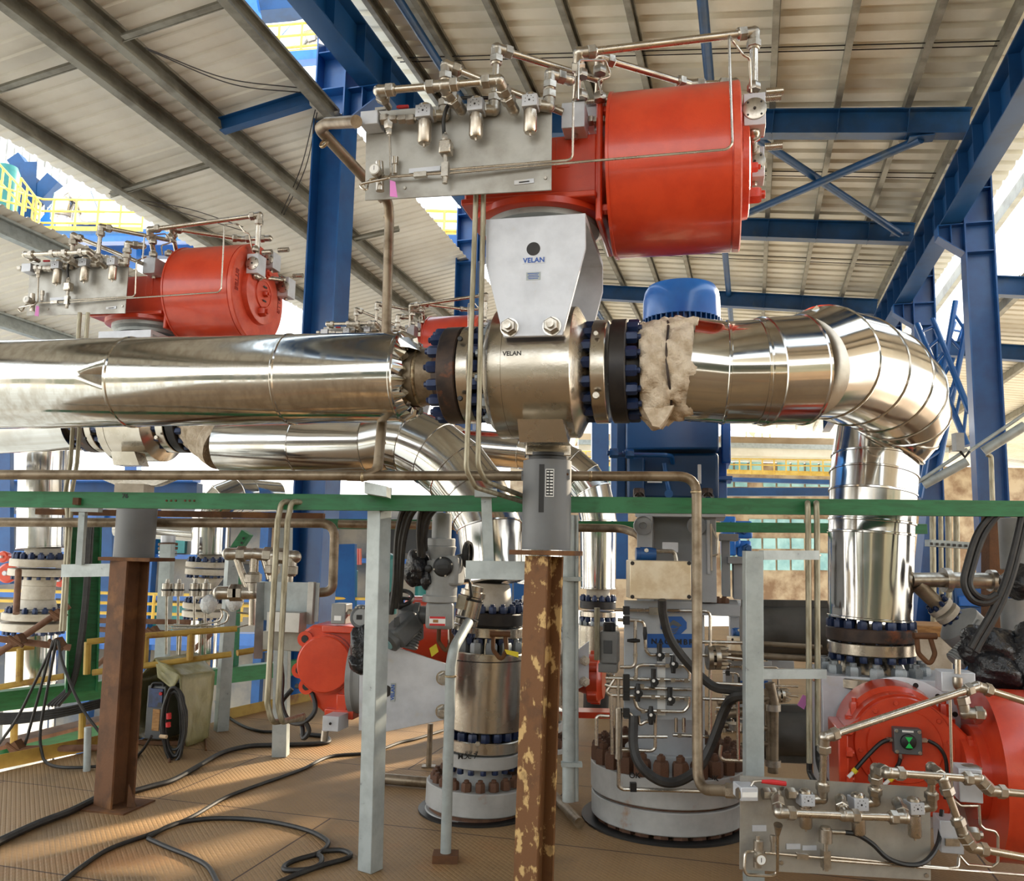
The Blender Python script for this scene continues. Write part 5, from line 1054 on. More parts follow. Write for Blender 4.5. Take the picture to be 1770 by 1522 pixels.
mb = MB(); mb.tube(smooth([LQ(1460, 1438, .06), LQ(1482, 1442, .06), LQ(1508, 1458, .07), LQ(1535, 1483, .08), LQ(1570, 1494, .08), LQ(1600, 1488, .06), LQ(1622, 1455, -.02), LQ(1628, 1400, -.1)], 6), .01, 8); part(mb, 'cable', 'black', lp)
line(lp, [LQ(1434, 1480, .05), LQ(1640, 1500, .05), LQ(1656, 1498, .05), LQ(1657, 1482, .02)], .006, .02); line(lp, [LQ(1434, 1486, .05), LQ(1800, 1514, .05)], .006)
for x0, y0, x1_, y1_ in ((1300, 1426, 1325, 1436), (1359, 1458, 1384, 1467), (1387, 1461, 1412, 1469)): pbox(lp, 'nameplate', 'block', x0, y0, x1_, y1_, LQ((x0+x1_)/2, y0).y-.004, .003, 0, pa_, pnn)
for x, y in ((1351, 1361), (1350, 1490), (1601, 1512)): nut(lp, LQ(x, y), -pnn, .01, .006, M_['fitting'], 'bolt_head')
def blk2(x0, y0, x1_, y1_, d_, lab_parent, face=None):
    o = pbox(lab_parent, 'exhaust_valve', 'block', x0, y0, x1_, y1_, d_, .12, .004); return o
o = blk2(1630, 1162, 1684, 1196, 4.0, ra_); mb = MB(); mb.cyl(P(1655, 1164, 3.98), P(1655, 1139, 3.98), .014, n=14); part(mb, 'silencer', 'tube', o); mb = MB(); mb.tube(fillet([P(1655, 1170, 3.97), P(1655, 1184, 3.97), P(1662, 1186, 4.05)], .02), .022, 12); part(mb, 'elbow_fitting', 'fitting', o)
elbowfit(ra_, P(1668, 1232, 4.05), [-X1*.2+Z, A], .03); nut(ra_, P(1684, 1238, 4.08), A, .034, .03, M_['fitting'], 'fitting_nut')
o = blk2(1660, 1330, 1697, 1386, 3.72, ra_); mb = MB(); mb.lathe(P(1678, 1330, 3.78), Z, [(0, .045), (.012, .045), (.02, .03)], 24); part(mb, 'cover', 'fitting', o)
o = blk2(1627, 1420, 1664, 1474, 3.78, ra_); nut(o, P(1670, 1440, 3.8), A, .03, .05, M_['fitting'], 'fitting_nut'); mb = MB(); mb.box(P(1646, 1455, 3.775), .06, .01, .03); part(mb, 'cover', 'fitting', o)
for pth in (((1642, 1200), (1646, 1380), (1660, 1392), (1690, 1392)), ((1692, 1390), (1694, 1425), (1702, 1432), (1720, 1436), (1725, 1445), (1725, 1490), (1715, 1498), (1672, 1494), (1658, 1478)), ((1658, 1476), (1657, 1498))): line(lp, [LQ(x, y, .02) for x, y in pth], .006, .02)

# ---------------------------------------------------------------- motor operated valve at the right edge
d = 4.9
t = thing('drain_valve', 'stainless side branch with a slanted flanged valve right of the big silver upright pipe', 'valve', P(1640, 1050, d))
mb = MB(); mb.tube([P(1575, 1002, d), P(1632, 1002, d)], .042, 18); mb.lathe(P(1630, 1002, d), X1, [(0, .07), (.035, .07)], 28); mb.lathe(P(1643, 1002, d), X1, [(0, .045), (.27, .045)], 24); mb.lathe(P(1710, 1003, d), X1, [(0, .062), (.03, .062)], 24); part(mb, 'branch_pipe', 'fitting', t)
mb = MB(); a_, b_ = P(1585, 1010, d), P(1622, 1045, d); ax = (b_-a_).normalized(); mb.lathe(a_, ax, [(0, .042), ((b_-a_).length, .042)], 20); part(mb, 'slanted_pipe', 'pipe_brown', t)
for k in (0, .055): mb = MB(); mb.lathe(b_+ax*k, ax, [(0, .072), (.03, .072)], 28); part(mb, 'flange', 'sand_paint', t); nuts(t, b_+ax*(k+(-.0 if k == 0 else .03)), ax if k else -ax, .055, 8, .014, .022, M_['navy'], 'stud_nut')
mv = thing('motor_actuator', 'grey electric valve actuator half covered by black bags at the right edge', 'actuator', P(1690, 1150, 4.7))
c = b_+ax*.1; mb = MB(); mb.lathe(c, ax, [(0, .06), (.03, .1), (.05, .125), (.2, .125), (.22, .11), (.3, .1), (.42, .1)], 36); part(mb, 'gear_case', 'act_grey', mv)
mb = MB(); mb.box(c+ax*.14-Y1*.1+Z*.02, .13, .07, .1, ax, Y1, ax.cross(Y1)); part(mb, 'side_cover', 'act_grey', mv, bevel=.01)
a_, b2 = P(1682, 1112, 4.62), P(1650, 1144, 4.62); prof = []
for k in range(9): prof += [((b2-a_).length*k/9, .055), ((b2-a_).length*(k+.6)/9, .055), ((b2-a_).length*(k+.62)/9, .048), ((b2-a_).length*(k+.98)/9, .048)]
mb = MB(); mb.lathe(a_, b2-a_, prof, 24); part(mb, 'ribbed_cover', 'act_grey', mv)
pcyl(mv, 'motor', 'act_grey', 1768, 895, 985, 34, 4.8); pcyl(mv, 'lower_case', 'act_grey', 1758, 1035, 1100, 24, 4.85)
def bag(c, sx, sy, sz, label, seed, knots=()):
    random.seed(seed); mb = MB(); mb.ball(c, 1, 44, sx, sy, sz); ph = [random.uniform(0, 6) for _ in range(6)]
    for i, v in enumerate(mb.v):
        dx, dy, dz = (v[0]-c.x)/sx, (v[1]-c.y)/sy, (v[2]-c.z)/sz
        k = 1+.13*math.sin(4*dx+3*dz+ph[0])+.09*abs(math.sin(6*dz-4*dy+ph[1]))+.07*abs(math.sin(9*dx+6*dy+3*dz+ph[2]))
        mb.v[i] = (c.x+dx*sx*k, c.y+dy*sy*k, c.z+dz*sz*k)
    return solo(mb, 'black_bag', M_['bag'], label, 'bag', angle=50)
bag(P(1712, 1120, 4.55), .15, .12, .11, 'upper black plastic bag wrapped over the grey actuator at the right edge', 3)
bag(P(1722, 1158, 4.5), .13, .12, .1, 'middle black plastic bag bulging below the wrapped actuator at right', 4)
bag(P(1768, 1165, 4.5), .09, .12, .22, 'black plastic hanging at the very right picture edge', 5)
bag(P(1762, 1005, 4.6), .07, .1, .08, 'black plastic with blue tape beside the upright grey motor at right', 6)
for i, (pts, lab) in enumerate((([(1722, 880), (1690, 920), (1670, 980), (1666, 1010), (1680, 1036), (1705, 1042), (1728, 1030)], 'outer'), ([(1732, 880), (1700, 925), (1680, 985), (1676, 1010), (1688, 1028), (1706, 1034), (1722, 1026)], 'inner'), ([(1768, 880), (1752, 950), (1735, 1010), (1712, 1060), (1690, 1098), (1678, 1120)], 'left'), ([(1778, 880), (1762, 950), (1744, 1012), (1720, 1066), (1698, 1104), (1686, 1126)], 'right'))):
    cable([P(x, y, 4.4) for x, y in pts], .017, f'{lab} thick black cable of the ' + ('drooping loop' if i < 2 else 'slanting pair') + ' at the right edge')
solid('steel_post', 'rust', P(1716, 1365, 5.6), P(1716, 890, 5.6), .1, .1, 'rusty upright post behind the black cables at the right edge', 'post', up=X1)
def shackle(p, label, s=1.0):
    t = thing('shackle', label, 'shackle', p); mb = MB(); mb.tube(fillet([p+V((-.02*s, 0, .09*s)), p+V((-.02*s, -.01, -.0)), p+V((.03*s, -.03, -.06*s)), p+V((.06*s, -.03, -.0)), p+V((.05*s, 0, .09*s))], .04*s), .013*s, 10); part(mb, 'bow', 'rust', t)
    mb = MB(); mb.cyl(p+V((-.04*s, -.01, .09*s)), p+V((.08*s, -.01, .09*s)), .017*s, n=12); part(mb, 'pin', 'rust', t); return t
shackle(P(1592, 1128, 4.6), 'rusty shackle hooked on the right flange stack'); 
k = shackle(P(858, 1122, 5.1), 'rusty shackle on the flange above the polished upright valve'); mb = MB(); mb.prism([P(872, 1122, 5.0), P(896, 1127, 5.0), P(896, 1136, 5.0), P(876, 1130, 5.0)], Y1*.004); part(mb, 'tag', 'tag_yellow', k)
k = shackle(P(764, 1108, 5.1), 'rusty shackle with a yellow tag left of the kinked drain pipe'); mb = MB(); mb.prism([P(742, 1120, 5.0), P(754, 1112, 5.0), P(758, 1126, 5.0), P(746, 1135, 5.0)], Y1*.004); part(mb, 'tag', 'tag_yellow', k)

# ---------------------------------------------------------------- actuator of the upright valve, left of it
d = 5.0
la_ = thing('actuator', 'red actuator with a round cover and white side bracket, left of the polished upright valve', 'actuator', P(575, 1250, d))
Q1 = V((math.sin(.1), math.cos(.1), 0)); A1 = V((Q1.y, -Q1.x, 0)); q = P(562, 1147, d); u_ = m(1, q)
def SQ(x, y, off=0): return onpl(x, y, q+Q1*off, Q1)
mb = MB(); mb.lathe(q, -Q1, [(-.06, u_*51), (0, u_*51), (.0, u_*48), (.02, u_*48), (.026, u_*46), (.028, 0)], 64); part(mb, 'round_cover', 'red', la_)
mb = MB(); mb.prism([SQ(x, y, .03) for x, y in ((524, 1090), (540, 1080), (620, 1084), (632, 1120), (634, 1180), (626, 1226), (602, 1236), (560, 1232), (538, 1214), (524, 1180))], Q1*.3); part(mb, 'yoke_housing', 'red', la_, bevel=.015)
for x, y in ((527, 1104), (517, 1158), (529, 1186), (603, 1190), (611, 1166)):
    c = SQ(x, y, .01); mb = MB(); mb.lathe(c, -Q1, [(-.06, .045), (.0, .045), (.0, .022), (-.03, .02)], 24); lg = part(mb, 'lug', 'red', la_); mb = MB(); mb.lathe(c-Q1*.001, -Q1, [(0, .02), (.003, .02)], 16); part(mb, 'hole', 'black', lg)
for x0, y0, x1_, y1_ in ((580, 1200, 600, 1232), (558, 1226, 612, 1242), (553, 1082, 632, 1094)): pbox(la_, 'lug_block', 'red', x0, y0, x1_, y1_, d-.02, .1, .006)
mb = MB(); c = SQ(624, 1165, .12); mb.lathe(c, A1, [(-.03, u_*70), (.0, u_*70), (.012, u_*66), (.05, u_*66)], 48); part(mb, 'adapter_ring', 'act_grey', la_)
mb = MB(); mb.lathe(P(700, 1098, 5.7), X1, [(0, .24), (.02, .26), (.3, .26), (.31, .1)], 48); part(mb, 'cylinder', 'red', la_)
bp_ = MB(); bp_.prism([P(x, y, 4.86) for x, y in ((622, 1118), (684, 1118), (786, 1152), (786, 1240), (668, 1264), (620, 1262))], Y1*.025); bp_ = part(bp_, 'bracket_plate', 'block', la_, bevel=.002)
bp2 = MB(); bp2.prism([P(x, y, 5.5) for x, y in ((650, 1100), (740, 1112), (770, 1150), (770, 1200), (650, 1200))], Y1*.025); part(bp2, 'bracket_plate', 'block', la_)
mb = MB(); c = P(667, 1194, 4.858); mb.lathe(c, Y1, [(0, m(10, c)), (.003, m(10, c))], 24); part(mb, 'hole', 'flange_dark', bp_)
mb = MB(); c = P(679, 1196, 4.857); mb.box(c, m(8, c), .002, m(31, c)); part(mb, 'nameplate', 'galv', bp_); text('VELAN', c-Y1*.002, Z, -X1, m(6, c), M_['label_blue'], bp_)
for x, y in ((766, 1171), (765, 1229)):
    c = P(x, y, 4.86); mb = MB(); mb.cyl(c, c-Y1*.006, .04, n=24); part(mb, 'washer', 'steel', bp_); nut(bp_, c-Y1*.006, V((.2, -1, 0)), .034, .04, M_['fitting'], 'stud_nut'); mb = MB(); mb.cyl(c-Y1*.04, c-Y1*.07, .018, n=12); part(mb, 'stud', 'fitting', bp_)
o = pbox(la_, 'exhaust_valve', 'block', 556, 1238, 586, 1263, 4.85, .14, .003); nut(o, P(571, 1250, 4.85), -Y1, .008, .006, M_['flange_dark'], 'bolt_head'); mb = MB(); mb.cyl(P(562, 1262, 4.9), P(560, 1280, 4.9), .02, n=12); part(mb, 'silencer', 'fitting', o)
# positioner
t = thing('valve_positioner', 'round dark positioner with a small display above the black-wrapped stem', 'positioner', P(625, 1090, 4.7))
c = P(625, 1066, 4.68); mb = MB(); mb.lathe(c, V((0, -1, .15)), [(-.1, .05), (-.06, .062), (0, .064), (.008, .058), (.009, 0)], 36); part(mb, 'housing', 'act_dark', t); mb = MB(); mb.lathe(c+V((-.0, -.01, 0)), V((0, -1, .15)), [(0, .045), (.004, .044)], 28); dl_ = part(mb, 'display', 'act_grey', t); mb = MB(); mb.box(c+V((-.01, -.017, .0)), .03, .002, .025); part(mb, 'screen', 'black', dl_)
for k in range(4): nut(t, c+V((-.03+.02*k, -.012, .052)), V((0, -1, 0)), .006, .006, M_['fitting'], 'screw', n=8)
bag(P(622, 1118, 4.66), .05, .06, .11, 'black bag tied around the stem below the round positioner', 11); bag(P(621, 1146, 4.64), .055, .06, .05, 'small black bag end left of the slim galvanised post', 12)
t = thing('switch_box', 'small grey junction box on top of the red disc actuator', 'switch box', P(590, 1080, 5.05)); pbox(t, 'housing', 'act_grey', 571, 1043, 598, 1078, 5.0, .1, .006); pbox(t, 'label', 'white', 577, 1064, 590, 1072, 4.998, .003, 0); nut(t, P(600, 1058, 5.03), X1, .02, .03, M_['fitting'], 'cable_gland')
# ---------------------------------------------------------------- electric actuators in the middle
d = 4.7
ma = thing('motor_actuator', 'light grey electric actuator with a black selector knob under the green beam', 'actuator', P(762, 1085, d))
pcyl(ma, 'motor', 'act_grey', 763, 886, 932, 17, d, 32); pcyl(ma, 'motor_flange', 'act_grey', 763, 930, 944, 24, d, 36); pcyl(ma, 'gear_neck', 'act_grey', 763, 943, 968, 25, d, 36, 21)
pbox(ma, 'gear_case', 'act_grey', 743, 960, 792, 1012, d-.07, .15, .018); pcyl(ma, 'body', 'act_grey', 763, 968, 1030, 27, d, 36)
pcyl(ma, 'case_flange', 'act_grey', 760, 1028, 1040, 30, d, 36); mb = MB(); c = P(761, 1062, d); mb.box(c, m(47, c), .15, m(46, c)); part(mb, 'terminal_case', 'act_grey', ma, bevel=.02)
c = P(766, 979, d-.075); mb = MB(); mb.lathe(c, V((0, -1, 0)), [(0, .054), (.012, .054), (.016, .046), (.03, .044), (.034, .03)], 36); kb = part(mb, 'selector_knob', 'black', ma); mb = MB(); mb.box(c-Y1*.036, .06, .012, .02); part(mb, 'grip', 'black', kb)
for k in range(4): a_ = k*1.57+.3; nut(kb, c+V((math.cos(a_)*.049, -.013, math.sin(a_)*.049)), -Y1, .006, .004, M_['fitting'], 'screw', n=8)
c = P(741, 982, d-.06); mb = MB(); mb.lathe(c, -Y1, [(0, .02), (.02, .02), (.024, .014), (.024, 0)], 20); part(mb, 'push_button', 'black', ma)
c = P(756, 1073, d-.078); mb = MB(); mb.box(c, m(28, c), .003, m(15, c)); lb_ = part(mb, 'warning_label', 'white', ma)
for dy in (6, -6): mb = MB(); mb.box(c-Y1*.002+Z*m(dy, c), m(27, c), .002, m(3.5, c)); part(mb, 'label_band', 'label_red', lb_)
mb = MB(); mb.box(c-Y1*.002-X1*m(3, c), m(9, c), .002, m(5, c)); part(mb, 'label_picture', 'wood', lb_)
c = P(809, 958, d); mb = MB(); mb.lathe(c, V((1, -.25, 0)), [(-.01, .058), (-.014, .07), (0, .078), (.014, .07), (.01, .058)], 32, False); mb.box(c, .012, .02, .13); mb.cyl(c, P(790, 963, d), .014, n=12); part(mb, 'handwheel', 'black', ma)
bag(P(722, 982, d+.02), .07, .08, .095, 'black plastic bag tied left of the light grey electric actuator', 21); bag(P(738, 1000, d-.03), .03, .05, .05, 'small black plastic knot between bag and grey actuator', 22)
dm = thing('motor_actuator', 'dark grey electric actuator with a black handwheel, left of the light grey one', 'actuator', P(690, 1115, 4.8)); d = 4.85
c = P(692, 1033, d-.05); n_ = V((0, -.55, .83)).normalized(); _, e1, e2 = frame(n_); mb = MB(); mb.tube([c+(e1*math.cos(k*math.pi/16)+e2*math.sin(k*math.pi/16))*.068 for k in range(33)], .012, 10)
for k in range(3): a_ = k*2.09+.4; mb.bar(c, c+(e1*math.cos(a_)+e2*math.sin(a_))*.066, .016, .01, n_)
mb.cyl(c, c-n_*.07, .018, n=14); part(mb, 'handwheel', 'black', dm)
mb = MB(); mb.lathe(P(706, 1044, d), V((.1, .2, -1)), [(0, .03), (.02, .06), (.12, .075), (.2, .07)], 28); part(mb, 'gear_case', 'act_dark', dm)
a_, b_ = P(716, 1068, d-.02), P(677, 1106, d-.12); mb = MB(); mb.bar(a_, b_, .13, .12, Z); bd = part(mb, 'body', 'act_dark', dm, bevel=.02); mb = MB(); ax = (b_-a_).normalized(); mb.lathe(b_, ax, [(-.01, .062), (.02, .06), (.03, .045), (.03, .04)], 30); part(mb, 'cover', 'act_dark', bd); mb = MB(); mb.lathe(b_+ax*.031, ax, [(0, .035), (.004, .034)], 24); part(mb, 'window', 'glass_teal', bd)
mb = MB(); mb.box(P(686, 1074, d-.16), .035, .004, .05, V((.8, -.3, .3)).normalized(), V((.3, .95, .1)).normalized()); part(mb, 'dial_plate', 'black', bd)
mb = MB(); mb.lathe(P(716, 1062, d), X1, [(0, .07), (.03, .07), (.032, .05), (.12, .05)], 28); part(mb, 'coupling', 'act_dark', dm)
a_, b_ = P(716, 1082, d), P(706, 1120, d-.03); L = (b_-a_).length; prof = []
for k in range(8): prof += [(L*k/8, .05), (L*(k+.5)/8, .052), (L*(k+.6)/8, .045), (L*(k+.95)/8, .045)]
mb = MB(); mb.lathe(a_, b_-a_, prof, 24); part(mb, 'ribbed_cover', 'act_dark', dm)
gv = thing('gate_valve', 'slanted polished stainless valve between the light grey actuator and the upright pipe', 'valve', P(800, 1100, 4.85)); d = 4.88
a_, b_ = P(821, 1012, d), P(801, 1092, d); ax = (b_-a_).normalized(); L = (b_-a_).length
mb = MB(); mb.lathe(a_, ax, [(0, .055), (L*.1, .055), (L*.12, .072), (L*.22, .072), (L*.24, .064), (L*.66, .064)], 36); part(mb, 'body', 'steel', gv)
for k in (.27, .7): mb = MB(); mb.lathe(a_+ax*L*k, ax, [(0, .067), (.012, .067)], 36); part(mb, 'seal_ring', 'black', gv)
for k in (.72, .86, ): mb = MB(); mb.lathe(a_+ax*L*k, ax, [(0, .068), (L*.11, .068)], 36); part(mb, 'flange', 'steel', gv)
nuts(gv, a_+ax*L*.97, ax, .054, 8, .014, .025, M_['navy'], 'stud_nut')
mb = MB(); mb.tube(fillet([P(800, 1004, d-.09), P(812, 1002, d-.1), P(815, 1030, d-.1), P(808, 1036, d-.09)], .02), .009, 8); part(mb, 'handle', 'black', gv)
mb = MB(); mb.box(P(797, 1040, d-.07), .05, .03, .08, ax.cross(Y1), Y1, -ax); part(mb, 'latch_block', 'steel', gv)
for i, (pts) in enumerate(([(704, 870), (694, 888), (686, 930), (683, 1000), (676, 1060)], [(714, 870), (702, 890), (692, 935), (688, 1000), (684, 1050)], [(724, 871), (708, 895), (697, 940), (693, 1000), (690, 1040)], [(736, 870), (728, 885), (724, 920), (726, 960)], [(748, 873), (736, 888), (730, 922), (731, 962)], [(760, 872), (742, 892), (734, 925), (735, 950)])):
    cable([P(x, y, 4.42+.03*(k > 0)+.06*k) for k, (x, y) in enumerate(pts)], .0165, ['first', 'second', 'third', 'fourth', 'fifth', 'sixth'][i]+' from the left of the six thick black cables hanging over the long green beam')
# panel seen from the back, left of the red disc
bpn = thing('control_panel', 'steel panel seen from its back, behind the looping conduit pair', 'control panel', P(500, 1130, 5.4)); d = 5.4
pbox(bpn, 'back_plate', 'galv', 446, 1006, 552, 1072, d, .012, 0, A1, Q1)
mb = MB(); mb.prism([P(444, 1006, d-.05), P(456, 1006, d), P(452, 1138, d), P(438, 1138, d-.05)], Q1*.015); part(mb, 'edge_flange', 'galv', bpn)
pbox(bpn, 'stiffener', 'plate', 530, 1006, 541, 1078, d-.04, .04, .002); pbox(bpn, 'cable_tray', 'plate', 458, 1058, 520, 1092, d-.1, .1, .003); pbox(bpn, 'bottom_rail', 'purlin', 450, 1092, 534, 1124, d+.02, .06, .003)
d = 5.7
R_ = lambda x, y, dd=5.7: P(x, y, dd)
run(bpn, [R_(395, 957), R_(440, 957), R_(510, 962)], .026, .045, (1, 1)); run(bpn, [R_(408, 960), R_(428, 1018)], .024, .03); run(bpn, [R_(440, 957), R_(437, 1024), R_(380, 1024)], .03, .048, (0, 1)); run(bpn, [R_(472, 960), R_(470, 1010)], .024, .045, (1, 0)); run(bpn, [R_(503, 962), R_(500, 1010)], .024, .045, (1, 0)); run(bpn, [R_(437, 1030), R_(436, 1080)], .024, .03); run(bpn, [R_(455, 960), R_(466, 1000)], .022, .03)
cable([P(484, 1130, 5.2), P(488, 1170, 5.15), P(487, 1215, 5.1), P(500, 1245, 5.05), P(525, 1248, 5.0), P(545, 1225, 5.0), P(535, 1190, 5.05), P(512, 1185, 5.1)], .014, 'black cable loop hanging left of the red disc actuator')
cable([P(505, 1190, 5.15), P(486, 1215, 5.15), P(490, 1240, 5.1), P(520, 1250, 5.05), P(524, 1275, 5.0), P(534, 1262, 5.0), P(524, 1240, 5.0)], .014, 'second black cable loop with a loose end left of the red disc actuator')
# ---------------------------------------------------------------- right side: lower roof, lattice struts, flood light
for i, u in enumerate((UE+.55, UE+2.0, UE+3.4)):
    mb = MB(); mb.csec(QP(u, -2, .03), QP(u, 38, .03), .2, .09, .012, NR); solo(mb, 'roof_purlin', M_['purlin'], ['gutter-side', 'middle', 'outer'][i]+' purlin of the lower roof beyond the right blue column', 'purlin', flat=True)
a, b = onpl(1770, 318, RP(UE+.35, 0, -.25), RU), onpl(1712, 398, RP(UE+.35, 0, -.25), RU)
mb = MB(); dd = (b-a).normalized(); mb.bar(a-dd*6, b+dd*14, .1, .22, Z); solo(mb, 'gutter_beam', M_['purlin'], 'dark gutter beam against the bright sky at the right edge', 'beam')
for i, zc in enumerate((1080, 880)):
    v = (14.2, 18.3)[i]; mb = MB(); mb.hsec(QP(3.3, v, -.25), QP(10.5, v, -.25), .3, .18, .015, .01, NR); solo(mb, 'roof_rafter', M_['blue_beam'], ['nearer', 'farther'][i]+' blue rafter of the lower roof right of the blue column', 'rafter', flat=True)
def lattice(a0, a1, b0, b1, d0, d1, n, label, r=.05, dep=.0):
    t = thing('lattice_strut', label, 'lattice strut', P(*a1, d1)); A_, B_ = (P(*a0, d0), P(*a1, d1)), (P(*b0, d0), P(*b1, d1))
    for q in (A_, B_): mb = MB(); mb.cyl(*q, r, n=10); part(mb, 'chord', 'blue', t)
    for k in range(n):
        s = (k+.5)/n; mb = MB(); mb.cyl(lerp(*A_, s), lerp(*B_, s), r*.55, n=8); part(mb, 'rung', 'blue', t)
    return t
lattice((1585, 560), (1672, 770), (1612, 552), (1676, 712), 14, 13, 7, 'blue lattice strut falling to the right behind the big silver elbow')
lattice((1652, 520), (1590, 860), (1672, 555), (1618, 830), 15, 15, 8, 'blue lattice strut leaning left behind the right column')
lattice((1668, 560), (1640, 640), (1650, 556), (1622, 640), 17, 17, 3, 'short far lattice strut high between the two right columns', .045)
t = thing('pipe_brace', 'silvery pipe brace rising to the right in front of the right blue column', 'brace', P(1590, 835, 9.5))
for a, b, r in (((1582, 836), (1672, 776), .02), ((1596, 838), (1672, 797), .05), ((1672, 782), (1772, 715), .02), ((1700, 780), (1772, 735), .055)): mb = MB(); mb.cyl(P(*a, 9.6), P(*b, 9.4), r, n=12); part(mb, 'pipe', 'galv', t)
t = thing('flood_light', 'small grey flood light fixed beside the right blue column above the green beam', 'flood light', P(1662, 790, 9.3)); mb = MB(); mb.box(P(1656, 764, 9.3), .09, .1, .2); part(mb, 'housing', 'act_grey', t); mb = MB(); mb.tube([P(1660, 780, 9.3), P(1668, 790, 9.3), P(1676, 780, 9.3)], .015, 8); part(mb, 'bracket', 'black', t)
mb = MB(); mb.tube(fillet([P(1706, 785, 10.6), P(1713, 788, 10.6), P(1716, 880, 10.6)], .1), .03, 10); solo(mb, 'conduit', M_['conduit'], 'pale conduit running down the right blue column', 'conduit')

# ---------------------------------------------------------------- rails, towers and far buildings
def railing(name, pts, d, hpx, label, n=None, mat='yellow', r=.025, rails=(1, .62, .24), toe=True, posts=None):
    """pts: foot line in the photo at distances d"""
    t = thing(name, label, 'railing', P(*pts[0], d[0])); F_ = [P(*p, q) for p, q in zip(pts, d)]; H = m(hpx, F_[0]); n = n or len(pts)*4
    for k in rails: mb = MB(); mb.tube([p+Z*H*k for p in F_], r, 8); part(mb, 'rail', mat, t)
    for i in range(n+1):
        s = i/n*(len(F_)-1); j = min(int(s), len(F_)-2); p = lerp(F_[j], F_[j+1], s-j); mb = MB(); mb.cyl(p, p+Z*H, r*1.1, n=8); part(mb, 'post', mat, t)
    if toe: mb = MB(); [mb.bar(F_[i]+Z*.06, F_[i+1]+Z*.06, .01, .12, Z) for i in range(len(F_)-1)]; part(mb, 'toe_board', mat, t)
    return t
# upper platform left
d = 21
railing('guard_rail', [(-40, 372), (70, 398), (245, 400)], [19, d, d], 62, 'yellow guard rail of the sunlit platform at the upper left', 9, r=.028)
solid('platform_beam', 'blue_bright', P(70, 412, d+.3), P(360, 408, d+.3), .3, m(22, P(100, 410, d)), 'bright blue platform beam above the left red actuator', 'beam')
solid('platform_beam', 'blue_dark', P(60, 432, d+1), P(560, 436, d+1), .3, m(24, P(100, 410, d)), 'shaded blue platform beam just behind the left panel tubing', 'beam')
def pipeline(S, label, mat='clad', name='insulated_pipe'):
    t = thing(name, label, 'pipe', P(*S[-1][:3])); q, r = ptsr(S); cladding(t, q, r, M_[mat], 28, caps=(1, 1)); return t
t = pipeline([(160, 372, d+1, 20), (150, 345, d+1, 20), (128, 332, d+1, 20), (112, 345, d+1, 19), (107, 366, d+1, 18), (106, 380, d+1, 17)], 'sunlit silver elbow pipe standing on the upper left platform')
pcyl(t, 'flange', 'sand_paint', 107, 366, 374, 15, d+.9); pcyl(t, 'neck', 'block', 107, 374, 396, 10, d+.9)
t = thing('storage_tank', 'white rounded tank beside the sunlit silver elbow, upper left', 'tank', P(160, 398, d+2)); c = P(158, 372, d+2); mb = MB(); mb.ball(c, m(29, c), 24, 1, 1, .95); part(mb, 'shell', 'white_tank', t); mb = MB(); mb.box(c-Z*.42, .8, .5, .1); part(mb, 'saddle', 'blue', t)
t = thing('building', 'silver corrugated tower at the far upper left edge', 'building', P(50, 380, 26)); mb = MB(); p0_, p1_ = P(-60, 390, 26), P(118, 400, 26)
for k in range(14): q = lerp(p0_, p1_, k/13); mb.cyl(q, q+Z*4.2, .16, n=10)
mb.bar(p0_+Z*2+V((0, .2, 0)), p1_+Z*2+V((0, .2, 0)), .1, 4.2, Z); part(mb, 'cladding_sheet', 'clad', t)
for i, (a, b, w) in enumerate((((52, 400), (58, 286), .5), ((66, 345), (98, 312), .45), ((28, 275), (46, 300), .4), ((75, 398), (100, 368), .35))): solid('steel_column' if i == 0 else 'steel_brace', 'blue_dark' if i < 3 else 'blue_bright', P(*a, 24), P(*b, 24), w, w, ['blue column rising behind the upper left platform', 'dark blue slanted brace above the upper left platform', 'short blue brace in front of the silver tower', 'bright blue slanted strut beside the sunlit elbow'][i], 'column' if i == 0 else 'brace')
railing('stair_rail', [(-12, 330), (38, 385)], [20, 20], 55, 'yellow stair rail slanting down at the far upper left edge', 4, r=.026, rails=(1, .5), toe=False)
railing('stair_rail', [(32, 350), (66, 395)], [20.5, 20.5], 45, 'second yellow stair rail right of the first at the upper left', 3, r=.026, rails=(1, .5), toe=False)
t = thing('storage_tank', 'dark green round vessel behind the yellow stair rail at the upper left', 'tank', P(8, 340, 23)); mb = MB(); c = P(8, 335, 23); mb.lathe(c, Z, [(-.9, .3), (-.7, .36), (.6, .36), (.8, .28), (.85, 0)], 24); part(mb, 'shell', 'teal', t)
# platform seen between roof and column
d = 19
railing('guard_rail', [(440, 100), (600, 86)], [d, d], 57, 'yellow guard rail in the gap left of the top girder', 4, r=.03)
pipeline([(592, 96, d+1.5, 22), (580, 66, d+1.5, 24), (550, 52, d+1.5, 24), (522, 60, d+1.5, 24), (500, 85, d+1.5, 24), (494, 110, d+1.5, 24)], 'big silver pipe bend seen in the gap left of the top girder')
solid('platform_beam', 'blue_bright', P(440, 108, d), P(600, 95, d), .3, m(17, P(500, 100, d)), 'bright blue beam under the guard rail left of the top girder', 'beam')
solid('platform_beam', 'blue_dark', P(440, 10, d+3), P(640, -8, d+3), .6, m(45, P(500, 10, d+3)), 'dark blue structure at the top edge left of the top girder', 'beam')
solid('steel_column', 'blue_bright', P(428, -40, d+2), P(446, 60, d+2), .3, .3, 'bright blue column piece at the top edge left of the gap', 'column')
railing('guard_rail', [(735, 408), (800, 410)], [20, 20], 46, 'yellow guard rail seen between the panel and the conduit pair', 2, r=.04)
solid('platform_beam', 'blue', P(700, 418, 20), P(830, 420, 20), .3, .3, 'blue platform beam behind the conduit pair', 'beam')
